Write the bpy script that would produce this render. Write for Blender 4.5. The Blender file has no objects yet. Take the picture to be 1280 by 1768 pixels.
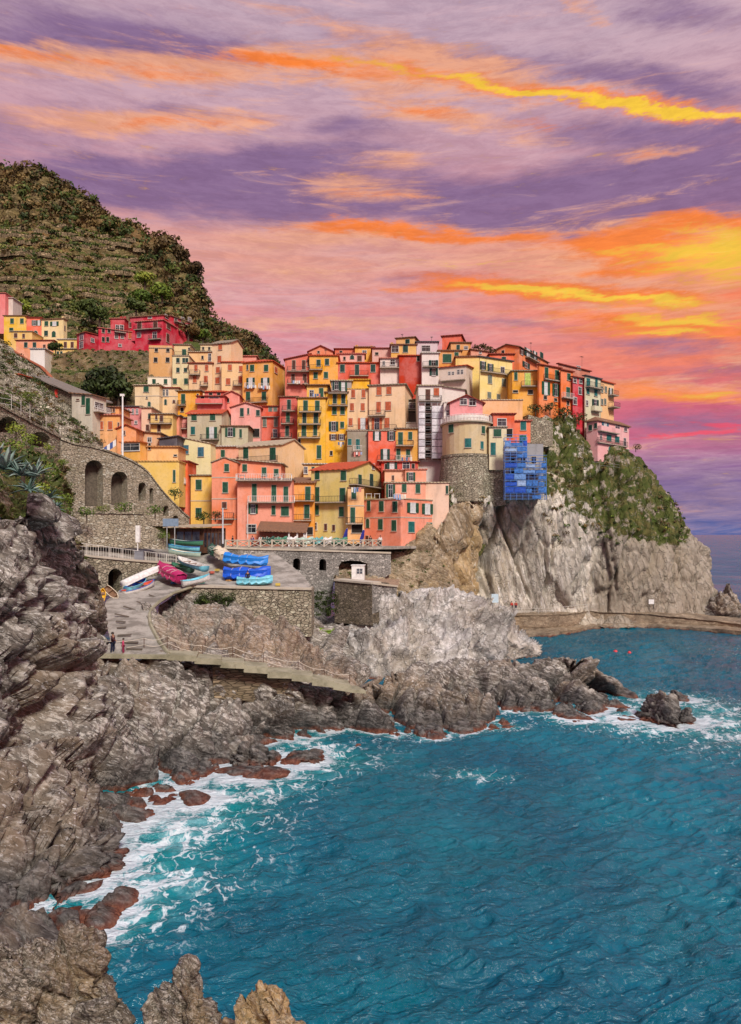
import bpy, math, random
import numpy as np
from mathutils import Vector, Matrix
random.seed(7)
SC = bpy.context.scene
COL = SC.collection
R = math.radians
CH, CF, HV = 18.0, 1200.0, 922.0      # camera height above the sea, focal length and horizon row in photo pixels

# ------------------------------------------------------------------ camera
cam = bpy.data.cameras.new('camera'); camo = bpy.data.objects.new('camera', cam); COL.objects.link(camo)
camo.location = (0, 0, CH); camo.rotation_euler = (R(90), 0, 0)
cam.sensor_fit = 'VERTICAL'; cam.sensor_height = 24.0; cam.lens = 24.0 * CF / 1768
cam.shift_y = (HV - 884) / 1768; cam.clip_start = 0.5; cam.clip_end = 30000
SC.camera = camo

# ------------------------------------------------------------------ light
SUN_AZ, SUN_EL = 158.0, 42.0           # degrees clockwise from +Y (view direction), and above the horizon
sl = bpy.data.lights.new('sun', 'SUN'); so = bpy.data.objects.new('sun', sl); COL.objects.link(so)
sl.energy = 1.5; sl.angle = R(14); sl.color = (1.0, 0.93, 0.84)
a, e = R(SUN_AZ), R(SUN_EL)
sd = Vector((math.sin(a) * math.cos(e), math.cos(a) * math.cos(e), math.sin(e)))
so.rotation_euler = sd.to_track_quat('Z', 'Y').to_euler()
SC.view_settings.view_transform = 'Standard'; SC.view_settings.look = 'None'
SC.view_settings.gamma = 1.0; SC.view_settings.use_curve_mapping = False
SC.view_settings.exposure = 1.32
SC.cycles.max_bounces = 5; SC.cycles.diffuse_bounces = 3; SC.cycles.glossy_bounces = 3
SC.cycles.use_denoising = True

def lin(c):
    return tuple(((x / 255) / 12.92 if x / 255 <= 0.04045 else ((x / 255 + 0.055) / 1.055) ** 2.4) for x in c)

class NT:
    """tiny helper to write node trees"""
    def __init__(s, tree): s.t = tree; s.n = tree.nodes; s.l = tree.links
    def node(s, typ, props=None, **ins):
        nd = s.n.new(typ)
        for k, v in (props or {}).items(): setattr(nd, k, v)
        for k, v in ins.items():
            s.set(nd, k, v)
        return nd
    def set(s, nd, k, v):
        key = k
        if k[0] == 'i' and k[1:].isdigit(): key = int(k[1:])
        else: key = k.replace('_', ' ')
        sock = nd.inputs[key]
        if isinstance(v, bpy.types.NodeSocket): s.l.new(v, sock)
        elif isinstance(v, bpy.types.Node): s.l.new(v.outputs[0], sock)
        else:
            if isinstance(v, (tuple, list)) and len(v) == 3 and sock.type == 'RGBA': v = (*v, 1)
            sock.default_value = v
    def math(s, op, a, b=0.0, c=0.0, clamp=False):
        nd = s.node('ShaderNodeMath', dict(operation=op, use_clamp=clamp), i0=a, i1=b)
        if op in ('MULTIPLY_ADD',): s.set(nd, 'i2', c)
        return nd.outputs[0]
    def vmath(s, op, a, b=(0, 0, 0)):
        nd = s.node('ShaderNodeVectorMath', dict(operation=op), i0=a, i1=b)
        return nd.outputs['Value'] if op in ('LENGTH', 'DOT_PRODUCT') else nd.outputs[0]
    def noise(s, vec, scale, detail=4, rough=0.55, dist=0.0):
        nd = s.node('ShaderNodeTexNoise', Scale=scale, Detail=detail, Roughness=rough, Distortion=dist)
        if vec is not None: s.l.new(vec, nd.inputs['Vector'])
        return nd.outputs[0]
    def ramp(s, x, a, b, lo=0.0, hi=1.0, smooth=True):
        nd = s.node('ShaderNodeMapRange', dict(interpolation_type='SMOOTHSTEP' if smooth else 'LINEAR'), i0=x, i1=a, i2=b, i3=lo, i4=hi)
        return nd.outputs[0]
    def mix(s, f, a, b, blend='MIX'):
        nd = s.n.new('ShaderNodeMix'); nd.data_type = 'RGBA'; nd.blend_type = blend
        for sk, v in ((nd.inputs[0], f), (nd.inputs[6], a), (nd.inputs[7], b)):
            if isinstance(v, bpy.types.NodeSocket): s.l.new(v, sk)
            else: sk.default_value = (*v, 1) if isinstance(v, (tuple, list)) and len(v) == 3 else v
        return nd.outputs[2]
    def mapping(s, vec, loc=(0, 0, 0), rot=(0, 0, 0), sc=(1, 1, 1), typ='POINT'):
        nd = s.node('ShaderNodeMapping', dict(vector_type=typ), Vector=vec, Location=loc, Rotation=rot, Scale=sc)
        return nd.outputs[0]

# ------------------------------------------------------------------ sky: sunset clouds over a Nishita sky
def azel(u, v):
    k = (u - 640) / CF; az = math.atan(k)
    return az, math.atan((HV - v) / CF * math.cos(az))
W = bpy.data.worlds.new('World'); SC.world = W; W.use_nodes = True
wt = NT(W.node_tree); W.node_tree.nodes.clear()
tc = wt.node('ShaderNodeTexCoord'); D = tc.outputs['Generated']
sep = wt.node('ShaderNodeSeparateXYZ', i0=D)
az = wt.math('ARCTAN2', sep.outputs[0], sep.outputs[1])
hor = wt.math('SQRT', wt.math('ADD', wt.math('MULTIPLY', sep.outputs[0], sep.outputs[0]), wt.math('MULTIPLY', sep.outputs[1], sep.outputs[1])))
el = wt.math('ARCTAN2', sep.outputs[2], hor)
AE = wt.node('ShaderNodeCombineXYZ', i0=az, i1=el).outputs[0]
Ds = wt.mapping(D, sc=(1, 1, 3.6))
n1 = wt.noise(Ds, 3.6, 10, 0.66, 0.5)                # big ragged cloud
n2 = wt.noise(wt.mapping(D, loc=(3, 1, 7), sc=(1, 1, 9.5)), 7.5, 10, 0.70, 0.7)   # streaks
n3 = wt.noise(wt.mapping(D, loc=(9, 4, 2), sc=(1, 1, 5.0)), 19, 9, 0.76, 0.4)    # curdled detail
wv = wt.node('ShaderNodeTexNoise', Scale=6.0, Detail=9.0, Roughness=0.66)
wt.l.new(Ds, wv.inputs['Vector'])
warp = wt.vmath('MULTIPLY', wt.vmath('SUBTRACT', wv.outputs['Color'], (0.5, 0.5, 0.5)), (0.20, 0.048, 0.0))
AEw = wt.vmath('ADD', AE, warp)
_prev = [None]
def blobs(lst):
    acc = None
    for (u, v, wu, wv_, tilt, amp) in lst:
        a0, e0 = azel(u, v)
        t0 = (HV - v) / CF; tilt = tilt + math.degrees(math.atan(t0 * math.sin(max(-.6, min(.6, a0))) / (1 + (t0 * math.cos(a0)) ** 2)))   # streaks run straight, not along parallels
        src = AEw
        if _prev[0] is not None:           # evaluate one after another (keeps the shader's stack small)
            nd = wt.node('ShaderNodeVectorMath', dict(operation='MULTIPLY_ADD'), i0=_prev[0], i1=(1e-6, 1e-6, 1e-6), i2=AEw); src = nd.outputs[0]
        m = wt.mapping(src, loc=(a0, e0, 0), rot=(0, 0, R(-tilt)), sc=(wu / CF, wv_ / CF, 1), typ='TEXTURE')
        ln = wt.vmath('LENGTH', m)
        r = wt.ramp(ln, 0.0, 1.35, amp, 0.0)
        acc = r if acc is None else wt.math('ADD', acc, r)
        _prev[0] = acc
    return acc
def layer(col, S, color, noise, k, lo, hi, strength=1.0):
    x = wt.math('ADD', S, wt.math('MULTIPLY', wt.math('SUBTRACT', noise, 0.5), k))
    m = wt.ramp(x, lo, hi, 0.0, strength)
    return wt.mix(m, col, color)
# base gradient by elevation
cr = wt.node('ShaderNodeValToRGB', i0=wt.math('DIVIDE', wt.math('MAXIMUM', el, 0.0), 1.2))
els = [(0.0, (62, 92, 160)), (0.03, (78, 88, 155)), (0.09, (122, 88, 148)), (0.16, (176, 100, 140)), (0.24, (222, 128, 148)), (0.36, (226, 142, 146)), (0.50, (232, 160, 138)),
       (0.62, (206, 150, 160)), (0.78, (200, 168, 180)), (1.0, (182, 160, 178)), (1.3, (150, 164, 200)), (1.6, (140, 164, 208))]
rp = cr.color_ramp
while len(rp.elements) < len(els): rp.elements.new(0.5)
for x_, (p_, c_) in zip(rp.elements, els): x_.position = p_ * .625; x_.color = (*lin(c_), 1)
sky = cr.outputs[0]
sky = wt.mix(wt.ramp(n2, 0.35, 0.68, 0, 0.5), sky, lin((214, 176, 186)))
azr = wt.ramp(az, -0.05, 0.5)
sky = wt.mix(wt.math('MULTIPLY', azr, wt.math('MULTIPLY', wt.ramp(el, .12, .22), wt.ramp(el, .30, .46, 1, 0))), sky, lin((252, 132, 84)))
sky = wt.mix(wt.math('MULTIPLY', wt.math('MULTIPLY', azr, .8), wt.math('MULTIPLY', wt.ramp(el, .09, .14), wt.ramp(el, .16, .24, 1, 0))), sky, lin((206, 78, 110)))
PUR = [(120, 52, 330, 52, 7, 1.0), (420, 100, 300, 26, 5, .9), (20, 85, 160, 26, 5, .8), (760, 100, 360, 24, 6, .9), (1170, 150, 180, 28, 6, .95), (1200, 22, 150, 24, 3, .7),
       (330, 196, 90, 12, 3, .8), (590, 220, 90, 24, 0, .7), (440, 285, 280, 26, -3, .9), (160, 322, 170, 34, -3, .95),
       (420, 350, 320, 44, 2, 1.0), (850, 350, 470, 58, 2, 1.1), (1150, 300, 300, 62, 0, 1.0), (1090, 225, 270, 26, 3, .7), (1000, 400, 260, 22, 4, .8),
       (720, 482, 170, 11, 1, .7), (1120, 490, 130, 13, 0, .6), (880, 560, 230, 12, 2, .6), (1120, 595, 190, 24, 3, .8), (1230, 640, 140, 22, 0, .7),
       (1180, 735, 180, 22, 0, .6), (1190, 850, 320, 60, 0, .6), (-300, 250, 500, 80, 0, .8), (1700, 330, 400, 90, 0, .8)]
PCH = [(60, 112, 210, 28, 4, 1.0), (330, 120, 260, 30, 4, 1.1), (620, 118, 290, 34, 4, 1.2), (900, 145, 250, 30, 6, 1.2), (180, 210, 120, 24, 0, .9), (330, 212, 190, 24, -4, 1.0),
       (700, 188, 130, 30, 2, 1.1), (870, 215, 160, 20, 4, .8), (640, 330, 150, 34, 2, 1.2), (700, 278, 90, 17, 0, .9), (60, 200, 130, 24, 8, .6), (560, 40, 260, 20, 10, .8),
       (1030, 25, 60, 18, 30, .9), (450, 415, 190, 28, 0, .9), (690, 405, 260, 26, 3, 1.0), (520, 470, 200, 30, 0, .8), (900, 455, 230, 36, 0, .9), (1160, 430, 230, 72, 0, 1.2),
       (640, 560, 260, 22, 0, .6), (1100, 530, 300, 45, 2, 1.1), (1140, 268, 90, 14, 0, 1.0), (1160, 680, 200, 30, 2, 1.1), (420, 560, 200, 22, 0, .5), (1250, 610, 90, 18, 0, .7)]
ORG = [(700, 398, 230, 14, 4, .9), (960, 420, 200, 18, -2, .9), (1100, 400, 120, 24, -14, 1.0), (560, 392, 160, 9, 0, .7), (1120, 575, 230, 18, 2, 1.0), (1000, 505, 300, 16, 3, .9), (450, 105, 150, 9, 5, .8), (30, 98, 130, 9, 6, .8), (940, 212, 90, 10, 2, .8), (760, 190, 60, 14, 2, .7), (260, 122, 150, 11, 4, .9), (560, 120, 230, 15, 4, 1.0), (850, 146, 210, 17, 7, 1.1), (1120, 186, 230, 19, 7, 1.3), (300, 214, 130, 9, -3, .8), (690, 180, 70, 10, 4, .8),
       (650, 336, 110, 13, 3, .8), (1195, 440, 150, 52, -4, 1.35), (1020, 440, 130, 18, -4, .9), (830, 492, 220, 15, 3, 1.1), (1060, 515, 220, 15, 3, 1.2), (1180, 555, 180, 20, 3, 1.2),
       (1240, 380, 110, 14, 4, .9), (1000, 545, 200, 10, 3, .9), (700, 500, 140, 9, 2, .8), (1050, 470, 120, 10, -4, .9), (760, 405, 180, 11, 5, .8), (1150, 684, 170, 22, 3, 1.3), (1140, 268, 60, 7, 0, .8), (1200, 748, 110, 9, -3, .7), (1650, 420, 240, 60, 0, .9)]
YEL = [(640, 121, 220, 6, 5, .9), (880, 151, 200, 8, 8, 1.2), (1130, 190, 230, 10, 6, 1.4), (1000, 508, 200, 8, 3, 1.1), (1190, 425, 150, 16, -4, 1.1), (1180, 548, 170, 9, 3, 1.1), (1150, 576, 120, 7, 2, 1.0), (1120, 515, 140, 7, 3, .9), (800, 462, 90, 5, -2, .9), (1160, 192, 200, 9, 7, 1.2), (900, 152, 110, 8, 7, .8), (1215, 455, 120, 28, -4, 1.3), (1215, 398, 90, 11, 3, .9), (880, 497, 150, 8, 3, 1.1), (1100, 522, 140, 9, 3, 1.0),
       (1500, 440, 260, 80, 0, .8), (1190, 558, 140, 9, 3, 1.1), (1190, 684, 110, 8, 0, 1.0), (1040, 436, 80, 7, -4, .8), (1140, 570, 90, 7, 4, .8)]
sky = layer(sky, blobs(PUR), lin((134, 102, 142)), wt.math('ADD', wt.math('MULTIPLY', n1, .65), wt.math('MULTIPLY', n2, .35)), 3.0, 0.05, 1.15, 0.92)
sky = layer(sky, blobs(PCH), lin((242, 170, 130)), n2, 3.0, 0.22, 1.30, 0.90)
sky = layer(sky, blobs(ORG), lin((255, 132, 36)), wt.math('ADD', wt.math('MULTIPLY', n2, 0.6), wt.math('MULTIPLY', n3, 0.4)), 4.4, 0.20, 1.55, 0.97)
sky = layer(sky, blobs(YEL), (1.0, 0.62, 0.035), wt.math('ADD', wt.math('MULTIPLY', n3, .7), wt.math('MULTIPLY', n2, .3)), 6.0, 0.35, 1.95, 1.0)
sky = layer(sky, blobs([(1190, 752, 120, 9, -3, 1.0), (980, 840, 60, 9, 0, .9), (1230, 735, 90, 8, 0, .8)]), lin((250, 70, 96)), n3, 1.6, .4, .9, .8)
sky = wt.mix(wt.ramp(n3, .36, .66, 0, .34), sky, lin((176, 150, 178)), 'MULTIPLY')
sky = wt.mix(wt.ramp(n2, .54, .70, 0, .14), sky, lin((255, 206, 180)))
# below the horizon the world carries on as dim sea haze
sky = wt.mix(wt.ramp(el, -0.02, 0.0, 1, 0), sky, lin((60, 90, 130)))
nis = wt.node('ShaderNodeTexSky', dict(sky_type='NISHITA', sun_disc=False, sun_elevation=R(SUN_EL), sun_rotation=R(SUN_AZ)))
b1 = wt.node('ShaderNodeBackground', Color=sky, Strength=0.415)
b2 = wt.node('ShaderNodeBackground', Color=nis.outputs[0], Strength=0.10)
ms = wt.node('ShaderNodeMixShader', i0=0.965, i1=b2, i2=b1)
wo = wt.node('ShaderNodeOutputWorld'); wt.l.new(ms.outputs[0], wo.inputs[0])
W.cycles.sampling_method = 'MANUAL'; W.cycles.sample_map_resolution = 512

# ------------------------------------------------------------------ placing
def P(u, v, Y):
    return np.array(((u - 640) / CF * Y, Y, CH - (v - HV) / CF * Y))
def WP(u, v, z=0.0):                   # the point of a level surface z seen at a photo pixel
    return P(u, v, CF * (CH - z) / (v - HV))

# ------------------------------------------------------------------ noise in numpy
def _h(ix, iy, iz, s):
    with np.errstate(over='ignore'):
        n = (ix.astype(np.int64) * 374761393 + iy.astype(np.int64) * 668265263 + iz.astype(np.int64) * 2147483647 + s * 1274126177) & 0xFFFFFFFF
        n = ((n ^ (n >> 13)) * 1274126177) & 0xFFFFFFFF
        n = ((n ^ (n >> 16)) * 2246822519) & 0xFFFFFFFF
        n = n ^ (n >> 15)
    return (n & 0xFFFFFF).astype(np.float32) / 16777216.0
def vnoise(p, s=0):
    f = np.floor(p); t = (p - f).astype(np.float32); t = t * t * t * (t * (t * 6 - 15) + 10); f = f.astype(np.int64)
    r = 0
    for dx in (0, 1):
        wx = t[:, 0] if dx else 1 - t[:, 0]
        for dy in (0, 1):
            wy = t[:, 1] if dy else 1 - t[:, 1]
            for dz in (0, 1):
                wz = t[:, 2] if dz else 1 - t[:, 2]
                r = r + wx * wy * wz * _h(f[:, 0] + dx, f[:, 1] + dy, f[:, 2] + dz, s)
    return r * 2 - 1
def fbm(p, o=4, s=0, g=0.5):
    a, r, q = 1.0, 0, p
    for i in range(o): r = r + a * vnoise(q, s + i * 17); a *= g; q = q * 2.03 + 3.7
    return r
def ridge(p, o=4, s=0):
    a, r, q = 1.0, 0, p
    for i in range(o): r = r + a * (1 - 2 * np.abs(vnoise(q, s + i * 13))); a *= 0.5; q = q * 2.1 + 1.3
    return r
def facet(p, s=0, tilt=0.7):
    """fractured blocks: every cell of a voronoi has its own height and tilt; returns (height, edge 0..1, cell random)"""
    f = np.floor(p).astype(np.int64); fr = p - f
    n = len(p); d1 = np.full(n, 9.0); d2 = np.full(n, 9.0); hh = np.zeros(n); cr_ = np.zeros(n)
    for dx in (-1, 0, 1):
        for dy in (-1, 0, 1):
            for dz in (-1, 0, 1):
                ix, iy, iz = f[:, 0] + dx, f[:, 1] + dy, f[:, 2] + dz
                a_ = _h(ix, iy, iz, s); b_ = _h(ix, iy, iz, s + 1); c_ = _h(ix, iy, iz, s + 2)
                rx, ry, rz = fr[:, 0] - dx - a_, fr[:, 1] - dy - b_, fr[:, 2] - dz - c_
                d = rx * rx + ry * ry + rz * rz
                m = d < d1
                d2 = np.where(m, d1, np.minimum(d2, d))
                h = (a_ * 7.31 % 1 - .5) + tilt * ((b_ * 5.7 % 1 - .5) * rx + (c_ * 9.1 % 1 - .5) * ry + (a_ * 3.3 % 1 - .5) * rz) * 2
                hh = np.where(m, h, hh); cr_ = np.where(m, (b_ * 13.7) % 1, cr_); d1 = np.where(m, d, d1)
    ed = np.sqrt(d2) - np.sqrt(d1)
    return hh, ed, cr_

# ------------------------------------------------------------------ meshes
def put(name, me, parent=None, mat=None, loc=None):
    o = bpy.data.objects.new(name, me); COL.objects.link(o)
    if mat is not None and me is not None and not me.materials: me.materials.append(mat)
    if parent is not None: o.parent = parent
    if loc is not None: o.location = loc
    return o
def mesh_np(name, V, F, smooth=False, attrs=None, mats=None, midx=None):
    """F: (n,3) or (n,4) int array"""
    me = bpy.data.meshes.new(name); V = np.asarray(V, np.float32); F = np.asarray(F, np.int32); k = F.shape[1]
    me.vertices.add(len(V)); me.vertices.foreach_set('co', V.ravel())
    me.loops.add(F.size); me.loops.foreach_set('vertex_index', F.ravel())
    me.polygons.add(len(F)); me.polygons.foreach_set('loop_start', np.arange(0, F.size, k, dtype=np.int32))
    me.polygons.foreach_set('loop_total', np.full(len(F), k, np.int32))
    if smooth: me.polygons.foreach_set('use_smooth', np.ones(len(F), bool))
    for m in mats or []: me.materials.append(m)
    if midx is not None: me.polygons.foreach_set('material_index', np.asarray(midx, np.int32))
    me.update(calc_edges=True)
    for an, (dom, arr) in (attrs or {}).items():
        at = me.attributes.new(an, 'FLOAT', dom); at.data.foreach_set('value', np.asarray(arr, np.float32))
    return me
class MB:
    def __init__(s): s.v = []; s.f = []; s.m = []
    def add(s, vs, fs, m=0):
        b = len(s.v); s.v += [tuple(x) for x in vs]; s.f += [tuple(b + i for i in f) for f in fs]; s.m += [m] * len(fs); return s
    def box(s, x0, x1, y0, y1, z0, z1, m=0, M=None):
        vs = [Vector(q) for q in ((x0, y0, z0), (x1, y0, z0), (x1, y1, z0), (x0, y1, z0), (x0, y0, z1), (x1, y0, z1), (x1, y1, z1), (x0, y1, z1))]
        if M is not None: vs = [M @ q for q in vs]
        return s.add(vs, [(0, 3, 2, 1), (4, 5, 6, 7), (0, 1, 5, 4), (1, 2, 6, 5), (2, 3, 7, 6), (3, 0, 4, 7)], m)
    def prism(s, poly, dvec, m=0):
        """closed polygon (3d points) extruded by dvec"""
        n = len(poly); d = Vector(dvec); ps = [Vector(q) for q in poly]
        return s.add(ps + [q + d for q in ps], [tuple(range(n)), tuple(reversed(range(n, 2 * n)))] + [(i, i + n, (i + 1) % n + n, (i + 1) % n) for i in range(n)], m)
    def tube(s, pts, r, n=6, m=0, r1=None, caps=True):
        pts = [Vector(q) for q in pts]; rings = []; k = len(pts); up = Vector((0, 0, 1))
        for i, p in enumerate(pts):
            t = (pts[min(i + 1, k - 1)] - pts[max(i - 1, 0)]).normalized()
            a_ = t.cross(up if abs(t.z) < .9 else Vector((1, 0, 0))).normalized(); b_ = t.cross(a_)
            rr = r + ((r1 if r1 is not None else r) - r) * i / max(1, k - 1)
            rings.append([p + (a_ * math.cos(2 * math.pi * j / n) + b_ * math.sin(2 * math.pi * j / n)) * rr for j in range(n)])
        vs = [q for rg in rings for q in rg]
        fs = [(i * n + j, i * n + (j + 1) % n, (i + 1) * n + (j + 1) % n, (i + 1) * n + j) for i in range(k - 1) for j in range(n)]
        if caps: fs += [tuple(range(n)), tuple(reversed(range((k - 1) * n, k * n)))]
        return s.add(vs, fs, m)
    def mesh(s, name, mats=None, smooth=False):
        me = bpy.data.meshes.new(name); me.from_pydata(s.v, [], s.f)
        for m in mats or []: me.materials.append(m)
        me.polygons.foreach_set('material_index', s.m)
        if smooth: me.polygons.foreach_set('use_smooth', [True] * len(s.f))
        me.update(); return me
    def build(s, name, mats, parent=None, smooth=False, loc=None):
        if not isinstance(mats, (list, tuple)): mats = [mats]
        return put(name, s.mesh(name, mats, smooth), parent, None, loc)
def tag(o, label=None, cat=None, group=None, kind=None):
    if label: o['label'] = label
    if cat: o['category'] = cat
    if group: o['group'] = group
    if kind: o['kind'] = kind
    return o
def empty(name, loc=(0, 0, 0), rz=0.0):
    o = bpy.data.objects.new(name, None); COL.objects.link(o); o.location = loc; o.rotation_euler = (0, 0, rz); o.empty_display_size = .3; return o

# ------------------------------------------------------------------ materials
def newmat(name):
    m = bpy.data.materials.new(name); m.use_nodes = True; t = NT(m.node_tree)
    m.node_tree.nodes.clear()
    o = t.node('ShaderNodeOutputMaterial'); b = t.node('ShaderNodeBsdfPrincipled'); t.l.new(b.outputs[0], o.inputs[0])
    b.inputs['Roughness'].default_value = .9; b.inputs['Specular IOR Level'].default_value = .25
    return m, t, b
def pos(t): return t.node('ShaderNodeNewGeometry').outputs['Position']
def bump(t, b, h, dist, strength=1.0, normal=None):
    nd = t.node('ShaderNodeBump', Height=h, Distance=dist, Strength=strength)
    if normal is not None: t.l.new(normal, nd.inputs['Normal'])
    t.l.new(nd.outputs[0], b.inputs['Normal']); return nd.outputs[0]
_mc = {}
def plain(name, c, rough=.6, metal=0.0, spec=.4, var=.12):
    k = ('p', name)
    if k in _mc: return _mc[k]
    m, t, b = newmat(name); p = pos(t)
    n = t.noise(p, 3.0, 4)
    col = t.mix(t.ramp(n, .3, .7), tuple(x * (1 - var) for x in c), tuple(min(1, x * (1 + var)) for x in c))
    t.l.new(col, b.inputs['Base Color']); b.inputs['Roughness'].default_value = rough; b.inputs['Metallic'].default_value = metal
    b.inputs['Specular IOR Level'].default_value = spec
    _mc[k] = m; return m
def plaster(c, k=0.90):
    key = ('w', c)
    if key in _mc: return _mc[key]
    m, t, b = newmat('plaster'); p = t.vmath('ADD', pos(t), t.node('ShaderNodeObjectInfo').outputs['Location'])
    base = tuple(min(.8, x * k) for x in lin(c))
    gr = sum(base) / 3
    n1 = t.noise(p, .35, 4, .6); n2 = t.noise(t.mapping(p, sc=(1.0, 1.0, .22)), .8, 6, .6); n3 = t.noise(p, 2.6, 5, .7)
    dark = tuple(x * .55 + gr * .08 for x in base); lite = tuple(min(.85, x * .80 + .20) for x in base)
    col = t.mix(t.ramp(n1, .38, .62, 0, .5), base, lite)
    col = t.mix(t.ramp(n2, .50, .70, 0, .5), col, dark)
    col = t.mix(t.ramp(n3, .50, .68, 0, .45), col, tuple(x * .7 + .02 for x in base))
    t.l.new(col, b.inputs['Base Color']); b.inputs['Specular IOR Level'].default_value = .15
    bump(t, b, t.noise(p, 6, 4, .7), .04, .5)
    _mc[key] = m; return m
def tiles(c):
    key = ('t', c)
    if key in _mc: return _mc[key]
    m, t, b = newmat('roof_tile'); p = pos(t); base = tuple(x * .75 for x in lin(c))
    n = t.noise(p, 1.3, 5, .7); n2 = t.noise(p, 5, 3, .8)
    col = t.mix(t.ramp(n, .3, .7, 0, .7), base, tuple(x * .55 + .03 for x in base))
    col = t.mix(t.ramp(n2, .5, .8, 0, .7), col, tuple(min(.8, x * 1.25 + .08) for x in base))
    t.l.new(col, b.inputs['Base Color'])
    w = t.node('ShaderNodeTexWave', dict(wave_type='BANDS', bands_direction='DIAGONAL'), Scale=1.2, Distortion=.6); t.l.new(p, w.inputs['Vector'])
    bump(t, b, t.math('ADD', w.outputs[0], t.math('MULTIPLY', n2, 1.2)), .08, .8)
    _mc[key] = m; return m
def stone(name, ca, cb, cm, scale=2.2, bd=.09, zs=1.7):
    key = ('s', name)
    if key in _mc: return _mc[key]
    m, t, b = newmat(name); p = pos(t)
    q = t.vmath('ADD', t.mapping(p, sc=(1, 1, zs)), t.vmath('MULTIPLY', t.node('ShaderNodeTexNoise', Vector=p, Scale=2.0).outputs['Color'], (.35, .35, .35)))
    v = t.node('ShaderNodeTexVoronoi', Vector=q, Scale=scale); vd = t.node('ShaderNodeTexVoronoi', dict(feature='DISTANCE_TO_EDGE'), Vector=q, Scale=scale)
    rnd = t.node('ShaderNodeSeparateColor', i0=v.outputs['Color'])
    col = t.mix(rnd.outputs[0], ca, cb)
    col = t.mix(t.ramp(t.noise(p, .4, 5, .65), .42, .7, 0, .8), col, cm)
    col = t.mix(t.ramp(t.noise(t.mapping(p, sc=(1, 1, .2)), .9, 4, .6), .55, .8, 0, .55), col, tuple(x * .4 for x in ca))
    col = t.mix(t.ramp(rnd.outputs[1], .75, 1, 0, .6), col, tuple(min(.7, x * 1.7) for x in cb))
    ed = t.ramp(vd.outputs[0], 0.0, .10)
    col = t.mix(ed, tuple(x * .45 for x in ca), col)
    t.l.new(col, b.inputs['Base Color'])
    bump(t, b, t.math('ADD', t.math('MULTIPLY', ed, t.math('ADD', .6, t.math('MULTIPLY', rnd.outputs[2], .6))), t.math('MULTIPLY', t.noise(p, 9, 4), .5)), bd, 1)
    _mc[key] = m; return m
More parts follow.
